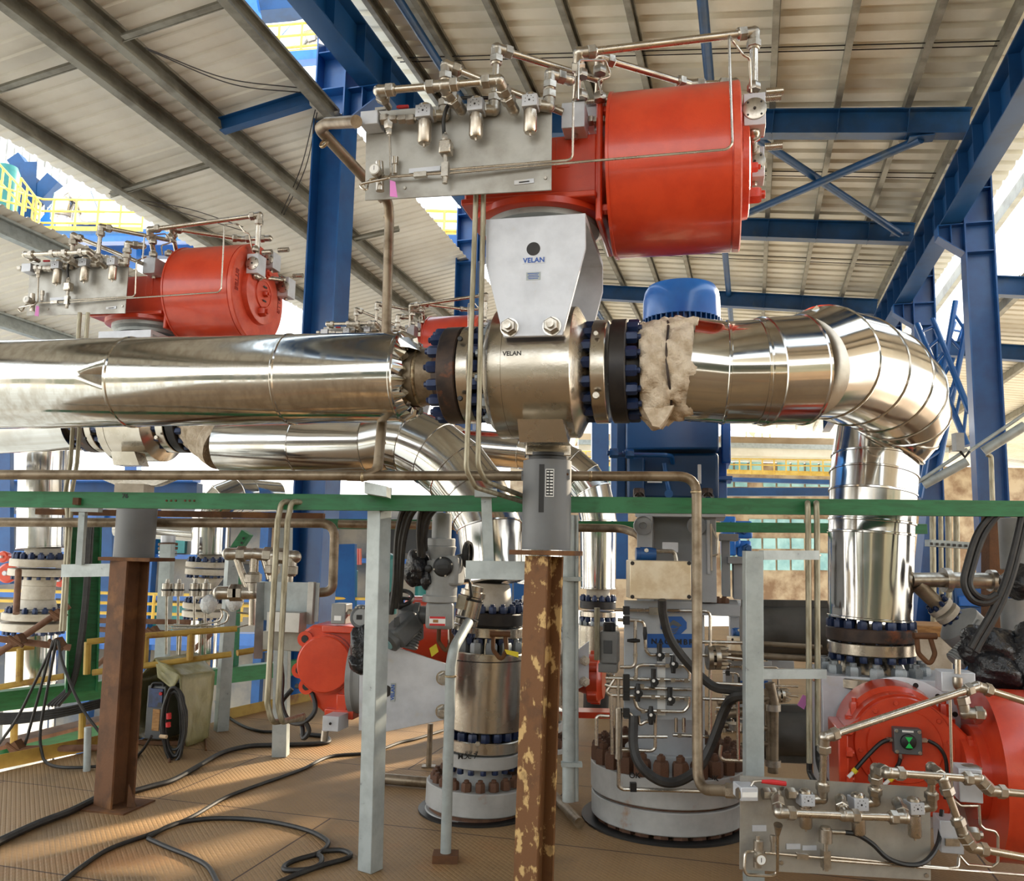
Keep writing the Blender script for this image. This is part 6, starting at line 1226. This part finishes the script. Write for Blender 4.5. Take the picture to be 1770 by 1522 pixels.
# building with teal panes behind the pump
t = thing('building', 'weathered factory building with teal panes far behind the pump', 'building', P(1340, 1000, 32)); d = 32
pbox(t, 'wall', 'dirty_wall', 880, 800, 1900, 1060, d, 1, 0, X1, Y1)
for row, (y0, y1_) in enumerate(((798, 818), (829, 841), (897, 909), (930, 948), (956, 985))):
    for k in range(9):
        x = 1246+k*24.5
        if (row+k) % 7 == 3: continue
        pbox(t, 'window_pane', 'glass_teal', x, y0, x+21, y1_, d-.05, .08, 0, X1, Y1)
    if row in (0, 1):
        for k in range(4): pbox(t, 'window_pane', 'glass_teal', 1040+k*10, y0, 1048+k*10, y1_, d-.05, .08, 0, X1, Y1)
pbox(t, 'roof_edge', 'tan', 1000, 755, 1640, 766, d-1, 2, 0, X1, Y1); pbox(t, 'canopy', 'roof', 1000, 774, 1640, 788, d-2, 2, 0, X1, Y1); pbox(t, 'fascia', 'galv', 1000, 766, 1640, 774, d-2.2, .5, 0, X1, Y1)
railing('guard_rail', [(1240, 818), (1445, 823)], [26, 24], 26, 'yellow guard rail between the blue motor and the big silver upright pipe', 10, r=.022)
railing('guard_rail', [(995, 803), (1065, 806)], [27, 26], 24, 'yellow guard rail seen left of the blue motor', 4, r=.022)
solid('platform_beam', 'blue', P(1240, 828, 26.2), P(1460, 834, 24.2), .3, m(7, P(1300, 830, 26)), 'blue walkway edge under the yellow guard rail right of the motor', 'beam')
solid('platform_beam', 'blue_dark', P(1230, 850, 22), P(1470, 850, 22), .3, m(14, P(1300, 850, 22)), 'level dark blue beam just above the long green beam right of the motor', 'beam')
t = thing('hopper', 'hazy hopper on stilts on the far skyline right of the motor', 'hopper', P(1310, 756, 60)); c = P(1310, 742, 60); mb = MB(); mb.box(c+Z*.25, 1.8, 1.2, .6); mb.lathe(c-Z*.05-X1*.4, -Z, [(0, .4), (.45, .08)], 4)
for k in (-.85, -.3, .3, .85): mb.box(c+X1*k-Z*.35, .1, .1, .7)
part(mb, 'body', 'tan', t)
for x, w in ((1037, 9), (1070, 8)): solid('steel_column', 'blue', P(x, 1000, 15), P(x, 690, 15), m(w*2, P(x, 800, 15))*.9, .3, ['blue column between the small silver elbow and the motor', 'blue column touching the left side of the blue motor'][x > 1050], 'column', up=X1)
# second pump further back, in the gap right of the front one
Tm = Matrix.Translation(P(1290, 1300, 8.6)-P(1152, 1300, 5.4))

t = thing('gearbox', 'cluttered blue gear unit far behind, right of the grey pump head', 'gear unit', P(1275, 965, 8.6))
for x0_, y0_, x1_, y1_ in ((1246, 892, 1272, 960), (1268, 900, 1300, 930), (1274, 934, 1298, 962), (1256, 930, 1280, 946)): pbox(t, 'housing', 'blue_bright', x0_, y0_, x1_, y1_, 8.6, .4, .02)
for x, y in ((1284, 915), (1290, 948), (1262, 910)): nut(t, P(x, y, 8.59), -Y1, .05, .05, M_['blue_dark'], 'plug')
dup(pu, Tm, 'second grey pump behind the first, mostly hidden by the galvanised frame')

# ---------------------------------------------------------------- upright lines left
d = 9.0
t = pipeline([(79, 780, d, 40), (77, 826, d, 40), (76, 880, d, 41), (75, 946, d, 41)], 'upright silver pipe at the far left behind the green beam')
s_ = thing('pipe_spool', 'grey flanged pipe spool under the far left upright silver pipe', 'pipe spool', P(62, 1092, d))
stack(s_, P(75, 946, d), P(58, 1100, d), 946, 1100, [('neck', 'sand_paint', 946, 960, 28), ('stud_nut', 'navy', 957, 966, 41, None, 18), ('flange', 'sand_paint', 966, 979, 49), ('flange', 'sand_paint', 983, 995, 50), ('stud_nut', 'navy', 995, 1001, 41, None, 18), ('reducer', 'sand_paint', 997, 1012, 26), ('barrel', 'sand_paint', 1012, 1036, 26), ('barrel', 'sand_paint', 1036, 1052, 28, 32), ('stud_nut', 'navy', 1050, 1058, 43, None, 18), ('flange', 'sand_paint', 1058, 1070, 52), ('flange', 'sand_paint', 1075, 1088, 53), ('stud_nut', 'navy', 1088, 1095, 44, None, 18)], d)
pipeline([(57, 1096, d, 40), (54, 1180, d, 40), (48, 1330, d, 40)], 'lower silver pipe under the far left flanged spool')
d = 10.0
t = pipeline([(478, 858, d+.6, 26), (430, 856, d+.3, 29), (405, 857, d+.1, 31), (385, 866, d, 32), (372, 880, d, 32), (366, 896, d, 32), (364, 957, d, 32)], 'silver elbow pipe behind the plain grey can, under the green beam')
s_ = thing('pipe_spool', 'grey flanged pipe spool under the silver elbow behind the tarpaulin', 'pipe spool', P(350, 1100, d))
stack(s_, P(363, 957, d), P(350, 1100, d), 957, 1100, [('neck', 'sand_paint', 957, 966, 20), ('stud_nut', 'navy', 964, 971, 32, None, 16), ('flange', 'sand_paint', 971, 980, 38), ('flange', 'sand_paint', 983, 993, 38), ('stud_nut', 'navy', 993, 998, 33, None, 16), ('reducer', 'sand_paint', 998, 1012, 26, 18), ('barrel', 'sand_paint', 1012, 1036, 18, 22), ('stud_nut', 'navy', 1034, 1041, 31, None, 16), ('flange', 'sand_paint', 1041, 1051, 37), ('flange', 'sand_paint', 1055, 1065, 37), ('stud_nut', 'navy', 1065, 1070, 32, None, 16)], d)
pipeline([(351, 1070, d, 24), (348, 1180, d, 24)], 'lower silver pipe behind the tarpaulin')
t = thing('pipe_spool', 'thin upright line with rusty bellows flanges right of the plain grey can', 'pipe spool', P(290, 1010, 9.5)); stack(t, P(291, 925, 9.5), P(288, 1010, 9.5), 925, 1010, [('pipe', 'block', 925, 938, 12), ('flange', 'nut_rust', 938, 943, 16), ('flange', 'nut_rust', 945, 950, 16), ('flange', 'galv', 952, 956, 15), ('flange', 'galv', 958, 961, 15), ('pipe', 'galv', 961, 1010, 10)], 9.5)
t = pipeline([(200, 912, 10.2, 14), (340, 922, 10.2, 14)], 'short silver level pipe behind the plain grey can')
# another upright valve between the polished one and the rusty post
d = 7.2
t = thing('ball_valve', 'upright valve half hidden directly behind the central rusty post', 'valve', P(925, 1330, d))
stack(t, P(930, 1030, d), P(922, 1335, d), 1030, 1335, [('neck', 'sand_paint', 1030, 1045, 28), ('stud_nut', 'navy', 1040, 1049, 38, None, 16), ('weld_neck_flange', 'flange_dark', 1049, 1066, 44), ('end_flange', 'steel', 1068, 1082, 44), ('stud_nut', 'navy', 1082, 1090, 38, None, 16), ('body_bolt', 'nut_steel', 1090, 1102, 42, None, 14), ('body', 'steel', 1102, 1215, 52), ('lower_neck', 'flange_dark', 1215, 1226, 38), ('end_flange', 'steel', 1226, 1242, 48), ('companion_flange', 'flange_grey', 1246, 1262, 48), ('flange_bolt', 'nut_rust', 1272, 1284, 54, None, 18), ('floor_flange', 'flange_grey', 1284, 1305, 64), ('floor_flange', 'flange_grey', 1309, 1330, 64)], d)
pipeline([(935, 930, d, 40), (932, 1008, d, 39)], 'silver pipe end behind the grey spring can and rusty post')
# ---------------------------------------------------------------- left background
d = 15
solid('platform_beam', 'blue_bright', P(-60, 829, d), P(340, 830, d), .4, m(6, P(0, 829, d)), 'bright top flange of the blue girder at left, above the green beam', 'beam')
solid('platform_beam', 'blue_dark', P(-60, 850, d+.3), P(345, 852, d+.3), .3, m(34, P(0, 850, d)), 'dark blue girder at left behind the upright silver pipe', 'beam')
solid('platform_beam', 'blue', P(380, 878, d), P(660, 880, d), .3, m(40, P(500, 880, d)), 'blue girder behind the looping conduit pair', 'beam')
solid('platform_beam', 'blue_bright', P(-40, 1098, 14), P(620, 1106, 14), .3, m(20, P(300, 1100, 14)), 'long bright blue beam low behind the left rusty post', 'beam')
for i, (x, y0, y1_, w) in enumerate(((4, 770, 1010, 12), (183, 900, 1110, 28), (905, 990, 1100, 22), (598, 940, 1060, 20))): solid('steel_column', 'blue', P(x, y1_, 13), P(x, y0, 13), m(w, P(x, y0, 13)), .3, ['blue column at the left picture edge', 'blue column between the green column and the left rusty post', 'blue column left of the central rusty post, far back', 'dark blue column behind the teal tanks'][i], 'column', up=X1)
for i, (x, y0, y1_, r) in enumerate(((167, 996, 1075, 13), (596, 985, 1045, 20), (660, 965, 1060, 26), (735, 990, 1080, 20))):
    t = thing('storage_tank', ['slim teal tank just right of the green column', 'teal tank with a pale top behind the brown pipe bend', 'big teal tank behind the slim galvanised post', 'teal tank behind the dark grey electric actuator'][i], 'tank', P(x, y1_, 14)); pcyl(t, 'shell', 'teal', x, y0, y1_, r, 14); c = P(x, y0, 14); mb = MB(); mb.ball(c, m(r, c), 20, 1, 1, .45); part(mb, 'dome', 'tan' if i == 1 else 'teal', t)
t = thing('hose_reel', 'red drum above the teal tanks behind the brown pipe bend', 'drum', P(607, 975, 15)); mb = MB(); mb.cyl(P(607, 976, 15), P(607, 948, 15), m(18, P(607, 960, 15)), n=24); part(mb, 'drum', 'red', t)
for i, (x, y, r, dd) in enumerate(((14, 990, 17, 11), (105, 1002, 12, 11.5), (6, 962, 10, 12))):
    t = thing('valve_handwheel', ['red round cover with white hub at the left edge', 'small red cover right of the far left spool', 'dark red cover near the left edge above the white-hubbed one'][i], 'valve', P(x, y+r, dd)); c = P(x, y, dd); mb = MB(); mb.lathe(c, -Y1, [(-.1, m(r, c)*.8), (0, m(r, c)), (.02, m(r, c)), (.04, m(r, c)*.8)], 28); part(mb, 'cover', 'red', t); nut(t, c-Y1*.04, -Y1, m(r, c)*.25, .05, M_['block'], 'hub', n=12)
railing('guard_rail', [(-40, 1066), (300, 1072), (640, 1078)], [12, 12.5, 13], 46, 'long yellow guard rail behind the left rusty post', 9, r=.022, toe=False)
# beyond the kerb: beams, old rail, scaffold tubes
gbm = thing('green_beam', 'low green beam outside the kerb, sloping away behind the left rusty post', 'beam', P(100, 1200, 7.2)); mb = MB(); mb.csec(P(620, 1140, 10.3), P(-60, 1217, 6.9), m(33, P(0, 1207, 7)), .12, .012, Z); part(mb, 'channel', 'green', gbm, flat=True)
gbm = thing('green_beam', 'lowest green beam with a rusty top below the cable bundle at left', 'beam', P(90, 1285, 6.9)); mb = MB(); mb.bar(P(-40, 1318, 6.75), P(330, 1222, 8.6), .1, .16, Z); part(mb, 'web', 'green', gbm); mb = MB(); mb.bar(P(-40, 1297, 6.75), P(330, 1205, 8.6), .2, .03, Z); part(mb, 'top_plate', 'scaffold', gbm)
k0, k1 = G(-60, 1340), G(180, 1290); mb = MB(); mb.bar(k0+Z*.045, k1+Z*.045+ (k1-k0).normalized()*.2, .01, .1, Z); solo(mb, 'toe_board', M_['yellow_old'], 'worn yellow toe board along the deck edge at lower left', 'toe board')
k0, k1 = G(392, 1243), G(545, 1208); mb = MB(); mb.bar(k0+Z*.045, k1+Z*.045, .01, .1, Z); solo(mb, 'toe_board', M_['yellow_old'], 'worn yellow toe board behind the looping conduit pair', 'toe board')
gc = thing('green_column', 'green steel column at left with black cables in its web', 'column', P(140, 1185, 7.3)); q0, q1 = P(140, 1195, 7.3), P(148, 902, 7.3); q1 = V((q1.x, q1.y, q1.z)); mb = MB(); mb.hsec(q0, q1, .24, .2, .014, .01, V((.86, .5, 0))); part(mb, 'shaft', 'green', gc, flat=True)
for k in range(4): cable([P(146-3*k+14, 905, 7.2), P(148-2*k+6, 1000, 7.2), P(140-2*k+4, 1100, 7.2), P(128-2*k, 1180, 7.2), P(100-6*k, 1220, 7.1)], .016, ['first', 'second', 'third', 'fourth'][k]+' black cable from the right running down the web of the green column')
for k in range(7): cable([P(-30, 1234+3*k, 6.6), P(50, 1232+2.4*k, 6.7), P(120, 1222+2*k+2*(k % 2), 6.8), P(190, 1205+2*k, 7.0), P(300, 1178+2*k, 7.6)], .011, ['topmost', 'second', 'third', 'fourth', 'fifth', 'sixth', 'lowest'][k]+' strand of the dark cable bundle along the low green beam at left')
g2 = thing('green_column', 'slim green column with a slanted bolted head behind the panel tubing', 'column', P(405, 1160, 9)); mb = MB(); mb.bar(P(400, 1160, 9), P(408, 945, 9), .14, .1, X1); mb.bar(P(408, 950, 9), P(428, 920, 9), .14, .1, X1); part(mb, 'shaft', 'green', g2)
for x, y in ((418, 938), (414, 945), (421, 930), (411, 952)): nut(g2, P(x, y, 8.92), -Y1, .014, .01, M_['flange_dark'], 'bolt_head')
t = thing('guard_rail', 'old dull yellow guard rail along the deck edge at left', 'railing', P(30, 1310, 6.6))
for a, b in (((-40, 1126), (60, 1117)), ((150, 1109), (255, 1098)), ((255, 1098), (410, 1086)), ((-40, 1194), (110, 1168)), ((-40, 1252), (145, 1223)), ((160, 1162), (400, 1130)), ((410, 1128), (470, 1118))): mb = MB(); mb.cyl(P(*a, 6.8), P(*b, 7.0), .024, n=10); part(mb, 'rail', 'yellow_old', t)
for x, y0, y1_ in ((35, 1120, 1184), (25, 1236, 1316), (143, 1221, 1285), (152, 1109, 1165), (252, 1100, 1150), (330, 1094, 1140)): mb = MB(); mb.cyl(P(x, y0, 6.9), P(x-2, y1_, 6.9), .027, n=10); part(mb, 'post', 'yellow_old', t)
for i, (a, b, lab) in enumerate((((-20, 1140), (120, 1046), 'rising steeply at the left edge'), ((-30, 1100), (122, 1119), 'level at the left edge'), ((150, 1086), (335, 1096), 'level behind the left rusty post'), ((172, 1072), (330, 1075), 'upper level one behind the left rusty post'), ((28, 1060), (32, 985), 'upright at the far left'), ((35, 1294), (168, 1292), 'lying just above the toe board'), ((155, 1160), (200, 1122), 'slanting beside the left rusty post'), ((310, 1145), (365, 1095), 'slanting behind the tarpaulin'))):
    mb = MB(); mb.cyl(P(*a, 6.5 if i in (0, 1, 5) else 8.2), P(*b, 6.7 if i in (0, 1, 5) else 8.4), .025 if i != 4 else .03, n=12); solo(mb, 'scaffold_tube', M_['scaffold'], 'rusty scaffold tube '+lab, 'scaffold tube')
for i, (x, y, dd) in enumerate(((102, 1062, 6.6), (32, 1106, 6.5), (100, 1112, 6.5), (266, 1090, 8.2), (28, 1290, 6.4))): mb = MB(); c = P(x, y, dd); mb.box(c, .07, .09, .07, V((.8, 0, .6)), Y1, V((-.6, 0, .8))); mb.cyl(c-V((.05, .04, -.03)), c+V((.06, -.04, -.04)), .014, n=8); solo(mb, 'scaffold_clamp', M_['rust'], ['clamp on the steep scaffold tube at left', 'clamp where two scaffold tubes cross at the left edge', 'clamp at the right end of the level scaffold tube', 'clamp on the scaffold tube behind the left rusty post', 'clamp on the lying scaffold tube at lower left'][i], 'clamp')
for i, pts in enumerate(([(96, 1104), (60, 1180), (30, 1240), (-5, 1290)], [(98, 1104), (82, 1190), (70, 1260), (72, 1298), (84, 1320), (130, 1326), (215, 1318), (243, 1300), (262, 1272)], [(100, 1106), (110, 1150), (140, 1220), (185, 1282)], [(92, 1106), (70, 1190), (45, 1280), (40, 1288)])): cable([P(x, y, 6.45) if y < 1300 else G(x, y, .02) for x, y in pts], .011, ['leftmost', 'longest', 'rightmost', 'second'][i]+' cable hanging over the scaffold clamp at left')
g = G(150, 1332); mb = MB(); mb.cyl(g, P(152, 1256, g.y), .024, n=12); solo(mb, 'stub_post', M_['galv'], 'grey stub post standing at the deck edge left of the rusty post', 'post')
# sensors on the frame behind the tarpaulin
for i, x in enumerate((289, 309, 337, 356)):
    t = thing('pressure_sensor', ['first', 'second', 'third', 'fourth'][i]+' from the left of the four small round sensors above the tarpaulin', 'sensor', P(x, 1120, 7.6)); c = P(x, 1018, 7.6); r = m(8.5, c)
    mb = MB(); mb.lathe(c, Z, [(-.06, r), (-.02, r), (-.02, r*1.15), (.0, r*1.15), (.0, r), (.05, r), (.055, r*.5), (.09, r*.3)], 20); part(mb, 'head', 'fitting', t); mb = MB(); mb.lathe(c-Z*.012, Z, [(0, r*1.2), (.014, r*1.2)], 20); part(mb, 'ring', 'black', t); mb = MB(); mb.cyl(c-Z*.06, P(x-2, 1130, 7.6), .012, n=8); part(mb, 'stem', 'fitting', t)
for i, (x, y) in enumerate(((361, 1044), (405, 1040))):
    random.seed(40+i); mb = MB(); c = P(x, y, 7.3); mb.ball(c, .07, 18, 1, .8, 1.1); mb.v = [(a+random.uniform(-.008, .008), b, c_+random.uniform(-.008, .008)) for a, b, c_ in mb.v]; solo(mb, 'clear_bag', M_['clear_bag'], ['left', 'right'][i]+' crumpled clear plastic bag over an instrument behind the tarpaulin', 'bag')
t = thing('instrument_tubing', 'looped thin tubes and tray below the two clear plastic bags', 'tubing', P(360, 1090, 7.4))
for pts in (((292, 1080), (370, 1082), (392, 1075), (396, 1060), (385, 1052), (365, 1056)), ((292, 1085), (400, 1086), (432, 1078), (440, 1068), (430, 1060), (410, 1058)), ((380, 1050), (386, 1062), (378, 1074), (340, 1080))): line(t, [P(x, y, 7.4) for x, y in pts], .008, .06)
mb = MB(); mb.bar(P(300, 1084, 7.45), P(345, 1088, 7.45), .05, .06, Z); part(mb, 'tray', 'galv', t)
for x in (312, 330, 347): mb = MB(); mb.cyl(P(x, 1090, 7.5), P(x-2, 1132, 7.5), .014, n=8); part(mb, 'stand_tube', 'fitting', t)

# ---------------------------------------------------------------- welding set under its tarpaulin
tp = thing('tarpaulin', 'olive tarpaulin tent over a welding machine beside the left rusty post', 'tarpaulin', G(300, 1295))
Tp = {k: P(*v) for k, v in dict(fa=(268, 1137, 6.9), ba=(340, 1127, 7.6), fr=(311, 1167, 6.75), br=(372, 1160, 7.4), fb=(322, 1290, 6.72), bb=(360, 1278, 7.35), fl=(238, 1172, 7.0), bl=(285, 1160, 7.7), lb=(233, 1280, 7.05), lbb=(280, 1262, 7.7), ff=(300, 1180, 6.76)).items()}
mb = MB()
def patch(a, b, c, d_, n=12, amp=.007, sd=0):
    random.seed(sd); ph = [random.uniform(0, 6) for _ in range(4)]; vs = []
    nn = (b-a).cross(d_-a).normalized()
    for i in range(n+1):
        for j in range(n+1):
            s, t_ = i/n, j/n; p = a*(1-s)*(1-t_)+b*s*(1-t_)+c*s*t_+d_*(1-s)*t_
            e = 16*s*(1-s)*t_*(1-t_); vs.append(p+nn*amp*(.4+e)*(math.sin(9*s+5*t_+ph[0])+.6*math.sin(17*t_-7*s+ph[1])))
    mb.add(vs, [(i*(n+1)+j, i*(n+1)+j+1, (i+1)*(n+1)+j+1, (i+1)*(n+1)+j) for i in range(n) for j in range(n)])
patch(Tp['fa'], Tp['ba'], Tp['br'], Tp['fr'], sd=1); patch(Tp['fr'], Tp['br'], Tp['bb'], Tp['fb'], sd=2); patch(Tp['fa'], Tp['ba'], Tp['bl'], Tp['fl'], sd=3); patch(Tp['fl'], Tp['bl'], Tp['lbb'], Tp['lb'], sd=4); patch(Tp['bl'], Tp['br'], Tp['bb'], Tp['lbb'], sd=5)
o = part(mb, 'cover', 'tarp', tp, angle=60); sd_ = o.modifiers.new('thick', 'SOLIDIFY'); sd_.thickness = .006
mb = MB(); patch(Tp['fa'], Tp['fr'], Tp['ff']-Z*.05, P(272, 1170, 6.8), 8, .008, 6); o = part(mb, 'front_flap', 'tarp', tp, angle=60); sd_ = o.modifiers.new('thick', 'SOLIDIFY'); sd_.thickness = .006
wm = thing('welding_machine', 'dark welding machine with an orange grille standing inside the tarpaulin', 'machine', P(268, 1278, 7.0))
pbox(wm, 'housing', 'act_dark', 250, 1186, 286, 1276, 6.95, .4, .01); pbox(wm, 'grille', 'wood', 262, 1226, 276, 1262, 6.94, .02, .002); pbox(wm, 'front_panel', 'navy', 255, 1190, 282, 1222, 6.94, .02, .002); nut(wm, P(279, 1198, 6.93), -Y1, .014, .02, M_['label_red'], 'knob', n=12); pbox(wm, 'display', 'black', 272, 1214, 280, 1222, 6.93, .01, 0)
mb = MB(); mb.tube(fillet([P(262, 1188, 6.95), P(264, 1180, 6.95), P(282, 1180, 6.95), P(284, 1188, 6.95)], .03), .012, 8); part(mb, 'handle', 'black', wm); mb = MB(); mb.bar(P(235, 1282, 7.0), P(330, 1284, 7.0), .03, .03, Z); mb.cyl(P(292, 1284, 6.9), G(293, 1318), .01, n=8); mb.cyl(P(355, 1278, 7.2), G(356, 1297), .01, n=8); part(mb, 'stand', 'rust', wm)
cr = thing('cable_coil', 'dark coiled welding cable hanging in front of the tarpaulin', 'cable coil', P(298, 1316, 6.6)); random.seed(5)
for k in range(7):
    w_, h_ = 16+random.uniform(-3, 7), 60+random.uniform(-8, 8); cx_, cy_ = 298+random.uniform(-4, 4), 1246+random.uniform(-4, 6); dd = 6.55+.018*k; pts = [P(cx_+w_*math.cos(a_*math.pi/12)+random.uniform(-1, 1), cy_+h_*math.sin(a_*math.pi/12), dd) for a_ in range(24)]; pts.append(pts[0]); mb = MB(); mb.tube(smooth(pts, 2), .012, 8); part(mb, 'loop', 'rubber', cr)
for i, (x, y0, y1_) in enumerate(((292, 1232, 1242), (291, 1248, 1256))): mb = MB(); mb.cyl(P(x, y0, 6.5), P(x, y1_, 6.5), .018, n=12); part(mb, 'red_plug', 'label_red', cr)
mb = MB(); mb.cyl(P(277, 1272, 6.52), P(288, 1273, 6.5), .014, n=10); part(mb, 'torch_tip', 'tan', cr)
# cables on the deck
def fcable(pts, r, label): return cable([G(x, y, r) for x, y in pts], r, label, mat='rubber')
fcable([(-20, 1462), (60, 1425), (120, 1402), (165, 1380)], .022, 'thick cable from the left edge to the foot of the left rusty post')
fcable([(222, 1369), (262, 1358), (300, 1347), (345, 1322), (385, 1300), (430, 1289), (480, 1287), (540, 1285), (568, 1281), (560, 1272), (520, 1268)], .018, 'cable curving from the left rusty post to behind the red disc actuator')
fcable([(100, 1530), (140, 1498), (190, 1466), (262, 1440), (330, 1412), (385, 1380), (430, 1362), (520, 1330), (570, 1307), (640, 1300), (690, 1283), (720, 1276), (765, 1262)], .012, 'long thin cable crossing the deck behind the slim galvanised post')
fcable([(256, 1446), (300, 1424), (350, 1415), (410, 1414), (470, 1420), (530, 1434), (562, 1450), (566, 1461), (550, 1474), (510, 1486), (492, 1496), (495, 1503), (530, 1502), (552, 1494), (556, 1482), (550, 1476), (560, 1470), (590, 1469), (606, 1476), (596, 1484), (560, 1494), (510, 1512), (470, 1530)], .013, 'grey cable with a double loop on the deck at bottom left')
fcable([(256, 1449), (290, 1464), (330, 1480), (360, 1498), (378, 1530)], .012, 'short cable running to the bottom edge at left')
fcable([(372, 1212), (395, 1238), (420, 1254), (450, 1263), (478, 1264)], .012, 'cable trailing from the tarpaulin to the pale post')

# process structure far behind at left
t = thing('building', 'far process structure of blue frames and tan walls behind the left pipes', 'building', P(400, 1250, 27)); d = 27
pbox(t, 'wall', 'structure_tan', -160, 852, 980, 1300, d+.5, .5, 0, X1, Y1)
for y0_, y1_ in ((896, 906), (960, 968), (1030, 1040), (1112, 1126)): pbox(t, 'floor_beam', 'blue', -160, y0_, 980, y1_, d, .4, 0, X1, Y1)
for x in (-60, 60, 150, 240, 330, 440, 540, 640, 760, 870): pbox(t, 'column', 'blue_dark', x, 880, x+14, 1300, d-.2, .4, 0, X1, Y1)
for i, (x0_, y0_, x1_, y1_) in enumerate(((80, 910, 140, 955), (170, 975, 230, 1025), (260, 910, 320, 955), (350, 975, 430, 1025), (460, 910, 530, 955), (560, 1045, 630, 1105), (20, 1045, 140, 1105), (250, 1045, 320, 1105), (655, 910, 750, 955), (780, 975, 860, 1025), (700, 1045, 860, 1105))): pbox(t, 'opening', ('white', 'black', 'teal', 'black', 'tan')[i % 5], x0_, y0_, x1_, y1_, d+.3, .3, 0, X1, Y1)

# tubes, tray and crate right of the big upright pipe
for i, x in enumerate((1612, 1626, 1639, 1653)):
    g = G(x+4, 1262); mb = MB(); mb.cyl(g, P(x, 888, g.y), m((5, 4, 5, 5)[i], P(x, 1000, g.y)), n=12); solo(mb, 'upright_tube', M_['conduit'], ['leftmost', 'second', 'third', 'rightmost'][i]+' of four upright tubes right of the big silver upright pipe', 'tube')
t = thing('cable_tray', 'perforated grey cable tray level behind the drooping black cables at right', 'cable tray', P(1640, 940, 6.4)); mb = MB(); mb.bar(P(1604, 938, 6.4), P(1694, 944, 6.4), .1, .05, Z); part(mb, 'channel', 'galv', t)
for k in range(8): mb = MB(); mb.box(P(1610+k*10, 939.5+k*.6, 6.34), .02, .004, .02); part(mb, 'slot', 'flange_dark', t)
line(t, [P(1690, 946, 6.35), P(1700, 952, 6.35), P(1700, 990, 6.35)], .012, .03, name='tube_end', mat='conduit')
t = thing('crate', 'brownish grey metal crate low behind the right flange stack', 'crate', P(1614, 1262, 6.9)); pbox(t, 'body', 'sand_paint', 1586, 1100, 1646, 1262, 6.9, .5, .01); pbox(t, 'lid', 'wood', 1584, 1082, 1650, 1100, 6.88, .54, .01)
t = thing('gearbox', 'blue machine part glimpsed between the black cables at right', 'gear unit', P(1680, 1262, 8.2)); pbox(t, 'housing', 'blue', 1655, 1000, 1706, 1262, 8.2, .5, .03); pbox(t, 'cover', 'blue_bright', 1660, 1030, 1700, 1048, 8.15, .1, .01)
mb = MB(); mb.hsec(P(1575, 1262, 9.0), P(1612, 885, 9.0), .2, .16, .012, .01, X1); solo(mb, 'steel_brace', M_['blue'], 'slanted blue brace behind the four upright tubes at right', 'brace', flat=True)
# legs under the sunlit platform
for i, x in enumerate((80, 230)): solid('steel_column', 'blue', P(x, 1100, 21.5), P(x, 415, 21.5), .3, .3, ['left', 'right'][i]+' blue leg under the sunlit platform at the upper left', 'column', up=X1)
